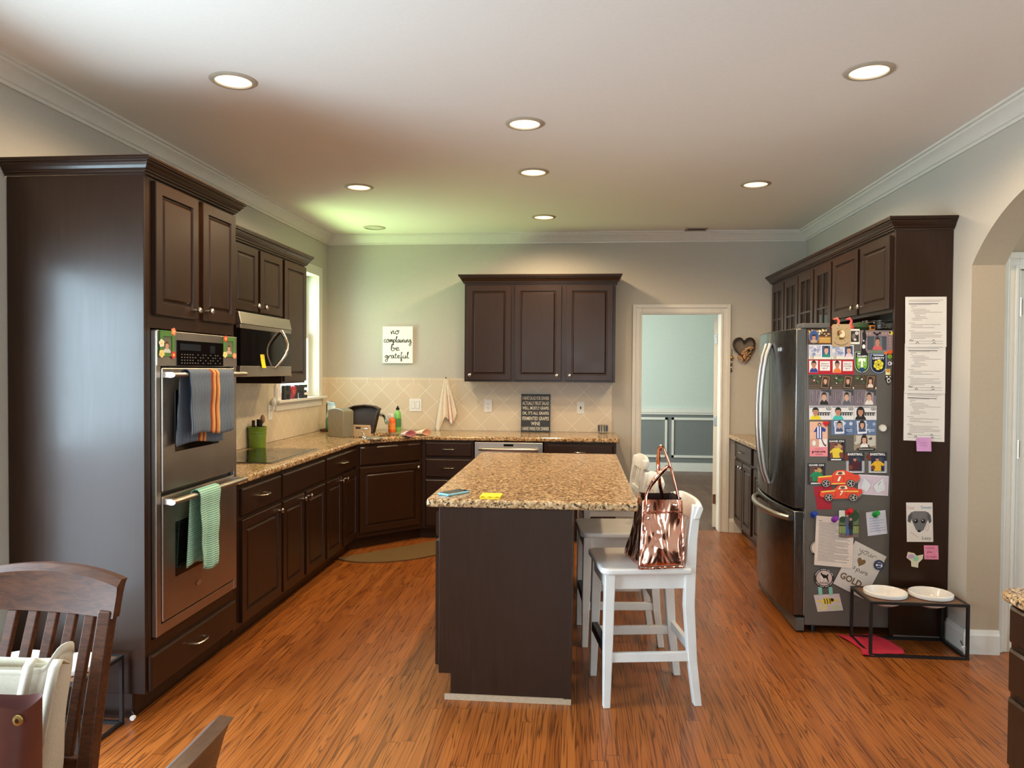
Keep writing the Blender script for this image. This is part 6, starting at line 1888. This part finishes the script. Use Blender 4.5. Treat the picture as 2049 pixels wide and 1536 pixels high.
def dogmag(m, d):
    w = flat((226, 220, 214))
    m.use(w)
    for k in range(24):
        t = math.radians(160 - 140 * k / 23)
        if k not in (7, 14, 19):
            m.rect(0.88 * math.cos(t) - 0.028, 0.88 * math.sin(t) - 0.04, 0.88 * math.cos(t) + 0.028, 0.88 * math.sin(t) + 0.04, d + 0.0012)
        t = math.radians(205 + 130 * k / 23)
        if k % 6:
            m.rect(0.88 * math.cos(t) - 0.025, 0.88 * math.sin(t) - 0.04, 0.88 * math.cos(t) + 0.025, 0.88 * math.sin(t) + 0.04, d + 0.0012)
    m.use(flat((206, 186, 178))).disc(0, 0, 0.76, 0.76, d + 0.0010, 28)
    m.use(BLACK).shape([(-0.36, 0.5), (-0.26, 0.56), (-0.16, 0.4), (0.22, 0.28), (0.34, 0.42), (0.44, 0.36), (0.36, 0.2), (0.36, 0.02), (0.42, -0.2), (0.5, -0.38), (0.4, -0.38), (0.28, -0.14), (0.2, -0.02), (-0.1, 0.0), (-0.18, 0.14), (-0.3, 0.3)], d + 0.0014)
    m.use(w).shape([(-0.2, 0.14), (-0.1, 0.0), (-0.2, -0.38), (-0.3, -0.38), (-0.24, -0.1), (-0.34, 0.06), (-0.42, -0.02), (-0.38, 0.2), (-0.3, 0.3)], d + 0.0016).shape([(0.1, 0.0), (0.2, -0.02), (0.16, -0.3), (0.08, -0.34)], d + 0.0016)
    m.use(BLACK).text('2022-2023', 0, -0.5, 0.16, d + 0.0014, w=0.98, bold=0.02)
round_magnet(1648.5, 1155.6, 20.6, 'round dog emblem magnet with white and black border low on the refrigerator', [(42, 40, 42)], name='dog_magnet', lvl=0, extra=dogmag)
m = MB(flat((226, 208, 130)), fr_(1770.5, 738, 1782, 750.5)).box(0.1, 0, 0, 0.9, 1, 0.004)
m.use(flat((196, 140, 40))).disc(0.5, 0.72, 0.34, 0.24, 0.0044, 12).use(flat((236, 232, 222))).disc(0.4, 0.25, 0.26, 0.18, 0.0044, 12)
fin(m, 'figure_magnet', 'tiny yellow and white magnet at the right edge of the refrigerator', 'magnet')
m = MB(BLACK, fr_(1770, 750, 1784, 769))
m.loft([[(a, b, c) for a, b in ((0.1, 1), (0.9, 1), (0.95, 0.6), (0.6, 0.02), (0.4, 0.02), (0.05, 0.6))] for c in (0, 0.004)])
m.use(flat((236, 234, 230))).disc(0.28, 0.82, 0.16, 0.07, 0.0044, 10).disc(0.74, 0.82, 0.12, 0.06, 0.0044, 10).disc(0.52, 0.6, 0.24, 0.07, 0.0044, 12).stroke([(0.3, 0.5), (0.42, 0.3), (0.48, 0.14)], 0.1, 0.0044).stroke([(0.78, 0.5), (0.7, 0.3), (0.66, 0.18)], 0.08, 0.0044)
fin(m, 'mask_magnet', 'tiny black magnet with white bars below the yellow one', 'magnet')
c = at(1652, 847, YFR)
m = MB(M('red_glossy_heart', (206, 24, 34), 0.25))
m.loft([[(c.x + x * 0.0011 * s, YFR - 0.0040 - q, c.z + y * 0.0011 * s) for x, y in hp] for s, q in ((1, 0), (1, 0.004), (0.7, 0.009))])
fin(m, 'heart_magnet', 'red heart magnet holding the pink graduate card', 'magnet')
# two race car magnets
def car(x0, y0, x1, y1, label, lvl, stripe):
    T = fr_(x0, y0, x1, y1, lvl)
    body = [(0.0, 0.30), (0.01, 0.60), (0.33, 0.68), (0.42, 0.93), (0.5, 1.0), (0.64, 1.0), (0.74, 0.9), (0.88, 0.74), (0.98, 0.72), (1.0, 0.52), (0.98, 0.34), (0.9, 0.2), (0.3, 0.12), (0.08, 0.2)]
    t = thing('car_magnet', label, 'magnet', T(0.5, 0, 0), 'race car magnets')
    m = MB(M('orange_red_foam', (226, 74, 44), 0.6), T).loft([[(a, b, c) for a, b in body] for c in (0, 0.004)])
    m.use(flat((120, 112, 108))).shape([(0.9, 0.2), (0.98, 0.34), (1.0, 0.5), (0.96, 0.44), (0.88, 0.24)], 0.0043)
    m.use(flat((240, 206, 90)))
    if stripe:
        m.shape([(0.02, 0.55), (0.34, 0.62), (0.34, 0.70), (0.02, 0.63)], 0.0043).shape([(0.33, 0.17), (0.66, 0.19), (0.66, 0.25), (0.33, 0.23)], 0.0043)
    else:
        m.shape([(0.03, 0.52), (0.36, 0.60), (0.36, 0.68), (0.03, 0.60)], 0.0043).shape([(0.57, 0.56), (0.9, 0.56), (0.9, 0.63), (0.57, 0.63)], 0.0043)
    m.use(flat((236, 226, 190))).shape([(0.42, 0.72), (0.47, 0.92), (0.62, 0.93), (0.65, 0.74)], 0.0043)
    m.use(flat((110, 74, 52))).disc(0.53, 0.82, 0.06, 0.08, 0.0046, 10)
    m.use(flat((170, 40, 28))).stroke([(0.36, 0.66), (0.36, 0.24)], 0.008, 0.0044).stroke([(0.62, 0.68), (0.62, 0.3)], 0.008, 0.0044)
    m.use(flat((244, 240, 220))).text('7' if not stripe else '1', 0.51, 0.49, 0.28, 0.0046, w=0.09, bold=0.04, shear=0.2)
    m.build('body', t)
    for a in (0.2, 0.78):
        m = MB(BLACK, T)
        m.loft([[(a + 0.105 * math.cos(2 * PI * k / 24), 0.22 + 0.23 * math.sin(2 * PI * k / 24), c) for k in range(24)] for c in (0.0042, 0.0065)])
        m.use(flat((206, 202, 196))).ring(a, 0.22, 0.0, 0.0, 0.0066, 6)
        for k in range(24):
            u_, v_ = 2 * PI * k / 24, 2 * PI * (k + 1) / 24
            m.poly([(a + 0.08 * math.cos(u_), 0.22 + 0.175 * math.sin(u_), 0.0068), (a + 0.09 * math.cos(u_), 0.22 + 0.2 * math.sin(u_), 0.0068), (a + 0.09 * math.cos(v_), 0.22 + 0.2 * math.sin(v_), 0.0068), (a + 0.08 * math.cos(v_), 0.22 + 0.175 * math.sin(v_), 0.0068)])
        for k in range(5):
            t_ = 2 * PI * k / 5
            m.stroke([(a, 0.22), (a + 0.075 * math.cos(t_), 0.22 + 0.165 * math.sin(t_))], 0.02, 0.0069)
        m.build('wheel', t)
car(1635, 940, 1720, 973.6, 'upper of the two orange race car magnets', 1, True)
car(1640, 969, 1725, 1001.5, 'lower of the two orange race car magnets', 1, False)
m = MB(M('crimson_card', (164, 22, 44), 0.7), card_frame((1628.5, 973), (1666, 972), (1634, 1019), YFR))
m.box(0.02, 0, 0, 0.82, 1, CB).box(-0.02, 0.62, 0, 0.95, 1, CB * 1.2)
fin(m, 'red_card', 'crimson folded card behind the lower race car magnet', 'card')
m = MB(M('butterfly_sheet', (222, 216, 220), 0.7), card_frame((1718, 948.5), (1778.3, 952), (1716.5, 988), YFR)).box(0, 0, 0, 1, 1, CB)
m.use(flat((206, 190, 204))).rect(0.03, 0.04, 0.97, 0.95, 0.0010)
m.use(flat((214, 218, 220))).shape([(0.2, 0.85), (0.42, 0.5), (0.3, 0.12), (0.1, 0.3)], 0.0012).shape([(0.8, 0.9), (0.5, 0.45), (0.62, 0.1), (0.9, 0.3)], 0.0012)
m.use(flat((112, 104, 118))).stroke([(0.66, 0.5), (0.7, 0.62), (0.74, 0.7)], 0.02, 0.0014).stroke([(0.2, 0.85), (0.42, 0.5), (0.3, 0.12)], 0.008, 0.0014).stroke([(0.8, 0.9), (0.5, 0.45), (0.62, 0.1)], 0.008, 0.0014)
fin(m, 'butterfly_drawing', 'pale lilac butterfly drawing on white paper beside the race cars', 'drawing')
# push pin magnets
def pin(px, py, label, rgb, s=1.0, lvl=0):
    c = at(px, py, YFR)
    y0 = YFR - 0.0006 - 0.0032 * lvl
    m = MB(M('glossy_pin_%d_%d_%d' % rgb, rgb, 0.3, var=0.04))
    ax = Vector((0.0, -0.9, 0.42)).normalized()
    uu = Vector((1, 0, 0))
    vv = uu.cross(ax)
    rings = []
    for r, h_ in ((0.016, 0.0), (0.0165, 0.003), (0.011, 0.012), (0.0085, 0.022), (0.0085, 0.028), (0.014, 0.036), (0.015, 0.040), (0.013, 0.046), (0.0, 0.047)):
        r, h_ = r * s, h_ * s
        rings.append([Vector((c.x, y0 - 0.0072 * s, c.z)) + ax * h_ + uu * (r * math.cos(2 * PI * k / 20)) + vv * (r * math.sin(2 * PI * k / 20)) for k in range(20)])
    m.loft(rings)
    tag(m.build('push_pin_magnet', smooth=35), label, 'magnet', 'push pin magnets')
pin(1626, 1030, 'blue push pin magnet at the left edge of the refrigerator side', (16, 56, 150))
pin(1667, 1039, 'purple push pin magnet holding the typed letter', (116, 36, 150), lvl=2)
pin(1695, 1024, 'red push pin magnet holding the photo of two people', (190, 16, 30), lvl=3)
pin(1749, 1029, 'green push pin magnet holding the pale blue note', (16, 140, 52), lvl=1)
# big paper, typed letter, snapshot, note
m = MB(M('white_craft_paper', (206, 200, 194), 0.7, var=0.06, scale=9), card_frame((1711, 1081), (1773.7, 1113), (1666.7, 1166.7), YFR, 1)).box(0, 0, 0, 1, 1, CB)
m.use(flat((132, 122, 116)))
cursive(m, 'your', 0.22, 0.84, 0.075, 0.0012, 0.014, 0.52)
m.use(flat((120, 92, 58))).shape([(0.42 + x * 0.0078, 0.66 + y * 0.0065) for x, y in hp], 0.0012)
m.use(flat((120, 110, 106)))
cursive(m, 'is', 0.24, 0.47, 0.055, 0.0012, 0.014, 0.12)
cursive(m, 'pure', 0.4, 0.46, 0.06, 0.0012, 0.014, 0.36)
m.use(flat((112, 88, 62))).text('GOLD', 0.40, 0.24, 0.14, 0.0012, w=0.66, bold=0.035)
fin(m, 'gold_poster', 'tilted white handmade poster with a gold heart behind the typed letter', 'poster')
m = MB(M('typed_letter_paper', (222, 208, 198), 0.7, var=0.03), card_frame((1632.5, 1030.5), (1708.5, 1037), (1628.2, 1129), YFR, 2)).box(0, 0, 0, 1, 1, CB)
m.use(INK).rect(0.07, 0.9, 0.16, 0.912, 0.0012)
for k in range(30):
    z = 0.865 - 0.0265 * k
    m.rect(0.08, z, (0.9, 0.88, 0.91, 0.55, 0.9)[k % 5] - 0.02 * (k % 3), z + 0.0075, 0.0012)
fin(m, 'typed_letter', 'typed letter on cream paper under the purple push pin', 'letter')
m = start((96, 118, 84), fr_(1677.5, 1020, 1716.7, 1074, 3))
m.use(flat((220, 222, 216))).rect(0, 0.6, 0.3, 1, 0.0010).use(flat((44, 72, 46))).disc(0.74, 0.8, 0.28, 0.22, 0.0011, 14).disc(0.2, 0.66, 0.2, 0.12, 0.0012, 12)
m.use(flat((150, 168, 96))).rect(0, 0.16, 1, 0.44, 0.0012).use(flat((58, 54, 50)))
m.rect(0, 0.42, 1, 0.46, 0.0014)
for k in range(12):
    m.rect(0.02 + 0.085 * k, 0.14, 0.04 + 0.085 * k, 0.44, 0.0014)
m.use(flat((112, 104, 98))).rect(0, 0, 1, 0.14, 0.0013)
for a, sh, jn, hr_ in ((0.42, (90, 92, 108), (66, 100, 150), (212, 200, 190)), (0.6, (44, 40, 46), (40, 54, 80), (110, 84, 64))):
    h_ = 0.0 if a < 0.5 else -0.14
    m.use(flat(jn)).rect(a - 0.09, 0.08, a + 0.09, 0.45 + h_, 0.0016).use(flat(sh)).shape([(a - 0.12, 0.44 + h_), (a + 0.12, 0.44 + h_), (a + 0.11, 0.74 + h_), (a - 0.1, 0.76 + h_)], 0.0017).use(flat(SKIN)).disc(a, 0.82 + h_, 0.06, 0.06, 0.0018, 12).use(flat(hr_)).disc(a, 0.84 + h_, 0.065, 0.055, 0.0020, 12, 0, PI)
    m.use(flat((150, 70, 50))).rect(a - 0.09, 0.03, a - 0.01, 0.08, 0.0016).rect(a + 0.02, 0.03, a + 0.09, 0.08, 0.0016)
fin(m, 'snapshot', 'snapshot of two people by a railing under the red push pin', 'photo')
m = MB(M('pale_blue_note_paper', (206, 208, 222), 0.7, var=0.03), card_frame((1732.5, 1025), (1771.5, 1020), (1736.5, 1072), YFR)).box(0, 0, 0, 1, 1, CB)
m.use(flat((150, 152, 176)))
for k, w_ in enumerate((0.5, 0.78, 0.7, 0.55, 0.8, 0.84)):
    z = 0.72 - 0.11 * k
    m.stroke([(0.12 + (w_ / 8) * i, z + 0.012 * (-1) ** i) for i in range(9)], 0.02, 0.0012, 2)
fin(m, 'handwritten_note', 'pale blue handwritten note under the green push pin', 'note')
round_magnet(1757.5, 1129.3, 10.4, 'dark blue round sticker magnet on the corner of the white poster', [(40, 50, 84), (50, 62, 98)], lvl=2, name='blue_magnet', dome=0.003, extra=lambda m, d: m.use(flat((222, 224, 232))).disc(-0.42, 0.0, 0.22, 0.22, d + 0.001, 12).disc(0.46, -0.14, 0.2, 0.26, d + 0.001, 12).rect(-0.1, -0.1, 0.15, 0.1, d + 0.001).text('8', 0.46, 0.2, 0.3, d + 0.0012, w=0.25).rect(-0.3, 0.5, 0.3, 0.58, d + 0.001).rect(-0.4, -0.56, 0.4, -0.48, d + 0.001))
m = MB(M('bee_drawing_paper', (206, 194, 196), 0.7, var=0.1, scale=14), card_frame((1628, 1190), (1679, 1187), (1636, 1223.5), YFR)).box(0, 0, 0, 1, 1, CB)
m.use(flat((216, 206, 160))).disc(0.25, 0.25, 0.2, 0.2, 0.0010, 12).use(flat((190, 200, 160))).disc(0.75, 0.2, 0.18, 0.15, 0.0010, 12)
m.use(flat((232, 206, 70))).disc(0.48, 0.6, 0.22, 0.2, 0.0012, 18).disc(0.8, 0.62, 0.12, 0.07, 0.0011, 10).disc(0.16, 0.62, 0.1, 0.06, 0.0011, 10)
m.use(INKD)
for a in (0.36, 0.46, 0.56):
    m.stroke([(a, 0.76), (a + 0.02, 0.6), (a, 0.44)], 0.035, 0.0014)
m.disc(0.67, 0.66, 0.07, 0.10, 0.0014, 12)
fin(m, 'bee_drawing', 'small painted bee drawing below the dog emblem magnet', 'drawing')
m = MB(M('turquoise_tape', (132, 196, 184), 0.6))
for xa in (1636.5, 1657.5):
    p = [at(xa, 1174, YFR), at(xa + 7.5, 1174, YFR), at(xa + 9, 1189, YFR), at(xa + 1.5, 1190, YFR)]
    m.poly([(q.x, YFR - 0.0024, q.z) for q in p])
fin(m, 'paper_tape', 'two turquoise paper strips above the bee drawing', 'tape')
# papers on the tall end panel
YPN = 4.362
def pf(tl, tr, bl, lvl=0):
    return card_frame(tl, tr, bl, YPN, lvl)
def sheet(tl, tr, bl, label, lvl):
    m = MB(PAPER, pf(tl, tr, bl, lvl)).box(0, 0, 0, 1, 1, CB)
    m.use(M('faint_print', (160, 150, 142), 0.8))
    rows = [(0.08, 0.92), (0.08, 0.84), (0, 0), (0.1, 0.62), (0.14, 0.28), (0.14, 0.2), (0.18, 0.5), (0.14, 0.6), (0.2, 0.9), (0.2, 0.5), (0.24, 0.36), (0.24, 0.5), (0.16, 0.55), (0.16, 0.4), (0, 0), (0.08, 0.24), (0.14, 0.86), (0.14, 0.42), (0.14, 0.7), (0, 0), (0.08, 0.22), (0.14, 0.86), (0.14, 0.7), (0.14, 0.9), (0.14, 0.88), (0.14, 0.5)]
    for k, (a, b) in enumerate(rows):
        if b > a:
            z = 0.93 - 0.0305 * k
            m.rect(a, z, b, z + 0.009, 0.0011)
    m.use(INKD).rect(0.08, 0.855, 0.8, 0.866, 0.0012)
    m.rect(0.1, 0.115, 0.92, 0.119, 0.0012).rect(0.1, 0.062, 0.92, 0.066, 0.0012)
    m.stroke([(0.1, 0.12), (0.13, 0.15), (0.16, 0.12), (0.2, 0.145)], 0.01, 0.0013).stroke([(0.26, 0.07), (0.3, 0.1), (0.33, 0.07)], 0.012, 0.0013).stroke([(0.66, 0.12), (0.69, 0.145), (0.72, 0.12)], 0.01, 0.0013).stroke([(0.66, 0.066), (0.7, 0.09), (0.74, 0.07)], 0.01, 0.0013)
    fin(m, 'printed_sheet', label, 'paper', 'printed sheets on the end panel')
sheet((1810.3, 594), (1892.8, 593.6), (1810.0, 694), 'top printed sheet taped to the dark end panel', 2)
sheet((1809.8, 687), (1891.6, 688), (1808.8, 786), 'middle printed sheet taped to the dark end panel', 1)
sheet((1808.9, 781), (1890.8, 784), (1807.6, 880.5), 'bottom printed sheet taped to the dark end panel', 0)
m = MB(M('lilac_sticky_paper', (214, 158, 208), 0.7), pf((1831.5, 874.5), (1861, 875), (1832.5, 902), 3)).box(0, 0, 0, 1, 1, CB)
m.use(flat((176, 130, 184))).stroke([(0.2, 0.6), (0.4, 0.62), (0.7, 0.6)], 0.03, 0.0012).stroke([(0.2, 0.42), (0.5, 0.44), (0.75, 0.42)], 0.03, 0.0012)
fin(m, 'sticky_note', 'lilac sticky note at the bottom of the printed sheets', 'sticky note')
m = MB(PAPER, pf((1813, 1005), (1865.7, 1005), (1814.5, 1083.5))).box(0, 0, 0, 1, 1, CB)
gry = flat((112, 112, 114))
m.use(gry).shape([(0.16, 0.74), (0.3, 0.78), (0.72, 0.78), (0.86, 0.74), (0.82, 0.56), (0.64, 0.3), (0.5, 0.25), (0.36, 0.3), (0.2, 0.54)], 0.0010)
m.use(flat((86, 86, 90))).shape([(0.2, 0.76), (0.06, 0.66), (0.04, 0.52), (0.14, 0.48), (0.2, 0.6)], 0.0012).shape([(0.8, 0.76), (0.92, 0.68), (0.95, 0.52), (0.86, 0.46), (0.8, 0.6)], 0.0012)
m.use(flat((140, 140, 142)))
for k in range(9):
    m.stroke([(0.26 + 0.055 * k, 0.76), (0.3 + 0.045 * k, 0.62 - 0.02 * (k % 3))], 0.012, 0.0012)
m.use(INKD).disc(0.35, 0.53, 0.085, 0.06, 0.0014, 16).disc(0.63, 0.53, 0.085, 0.06, 0.0014, 16).disc(0.47, 0.275, 0.07, 0.03, 0.0014, 12)
m.use(PAPER).disc(0.33, 0.55, 0.025, 0.018, 0.0016, 8).disc(0.61, 0.55, 0.025, 0.018, 0.0016, 8)
m.use(flat((196, 130, 140))).text('Cute', 0.17, 0.87, 0.075, 0.0012, w=0.26).stroke([(0.7, 0.3), (0.78, 0.44), (0.84, 0.4), (0.8, 0.3), (0.74, 0.28)], 0.012, 0.0012).stroke([(0.14, 0.24), (0.3, 0.18), (0.42, 0.12)], 0.012, 0.0012)
m.use(flat((70, 140, 170))).text('Sweet', 0.76, 0.88, 0.08, 0.0012, w=0.40)
m.use(flat((70, 84, 100))).text('Lazy', 0.75, 0.085, 0.10, 0.0012, w=0.34)
fin(m, 'dog_drawing', 'pencil drawing of a dog face with words on the dark end panel', 'drawing')
m = MB(M('pink_sticky_paper', (238, 150, 184), 0.7), pf((1848.5, 1090.5), (1877, 1091), (1849.5, 1118.5))).box(0, 0, 0, 1, 1, CB)
m.use(flat((150, 40, 90))).text('I LOVE', 0.42, 0.82, 0.15, 0.0012, w=0.6).text('you', 0.36, 0.5, 0.16, 0.0012, w=0.34, bold=0.02).text('so much', 0.5, 0.2, 0.16, 0.0012, w=0.72)
fin(m, 'sticky_note', 'pink sticky note with red writing below the dog drawing', 'sticky note')
m = MB(M('pastel_tissue', (226, 222, 200), 0.8, var=0.05), pf((1813, 1102), (1848, 1102), (1813, 1136)))
pl_ = [(0.1, 0.95), (0.45, 0.88), (0.6, 0.72), (0.98, 0.8), (0.95, 0.55), (0.7, 0.3), (0.68, 0.02), (0.3, 0.1), (0.28, 0.4), (0.02, 0.62)]
m.loft([[(a, b, c) for a, b in pl_] for c in (0, 0.0012)])
m.use(flat((196, 170, 206))).disc(0.28, 0.68, 0.2, 0.14, 0.0014, 12).use(flat((160, 214, 180))).disc(0.56, 0.56, 0.17, 0.16, 0.0016, 12)
fin(m, 'paper_scrap', 'torn pastel coloured paper scrap beside the pink sticky note', 'paper')
# photo frame magnets on the oven control panel
def oven_frame(y0, z0, y1, z1, label, blobs, pot):
    t = thing('picture_magnet', label, 'photo frame', (XO, (y0 + y1) / 2, z0), 'flower photo frames on the oven')
    T = lambda u, v, c: Vector((XO + 0.0006 + c, y0 + (y1 - y0) * u, z0 + (z1 - z0) * v))
    m = MB(M('leaf_green_foam', (70, 122, 50), 0.7), T)
    for q in ((0.0, 0.0, 1, 0.12), (0, 0.78, 1, 1.0), (0, 0.12, 0.2, 0.78), (0.82, 0.12, 1, 0.78)):
        m.box(q[0], q[1], 0, q[2], q[3], 0.005)
    m.build('frame', t)
    m = MB(flat((106, 112, 88)), T).rect(0.2, 0.12, 0.82, 0.78, 0.001)
    bust(m, 0.5, 0.14, 0.12, 0.12, (92, 58, 38), SKIN, pot, 0.0014)
    m.build('picture', t)
    for k, (a, b, rgb) in enumerate(blobs):
        m = MB(flat(rgb), T)
        for j in range(5):
            th = 2 * PI * j / 5 + k
            m.disc(a + 0.10 * math.cos(th), b + 0.085 * math.sin(th), 0.09, 0.075, 0.0056 + 0.0001 * j, 10)
        m.use(flat((236, 206, 110))).disc(a, b, 0.07, 0.06, 0.0064, 10)
        m.build('flower', t)
oven_frame(3.052, 1.548, 3.168, 1.660, 'green photo frame magnet with flowers at the left end of the oven panel', [(0.9, 0.98, (232, 130, 96)), (0.08, 0.1, (232, 214, 130)), (0.9, 0.06, (206, 60, 50)), (0.08, 0.5, (238, 232, 216))], (206, 210, 206))
oven_frame(3.625, 1.556, 3.752, 1.657, 'green photo frame magnet with flowers at the right end of the oven panel', [(0.15, 0.9, (226, 70, 60)), (0.1, 0.1, (240, 226, 150)), (0.92, 0.06, (236, 150, 120))], (206, 170, 160))
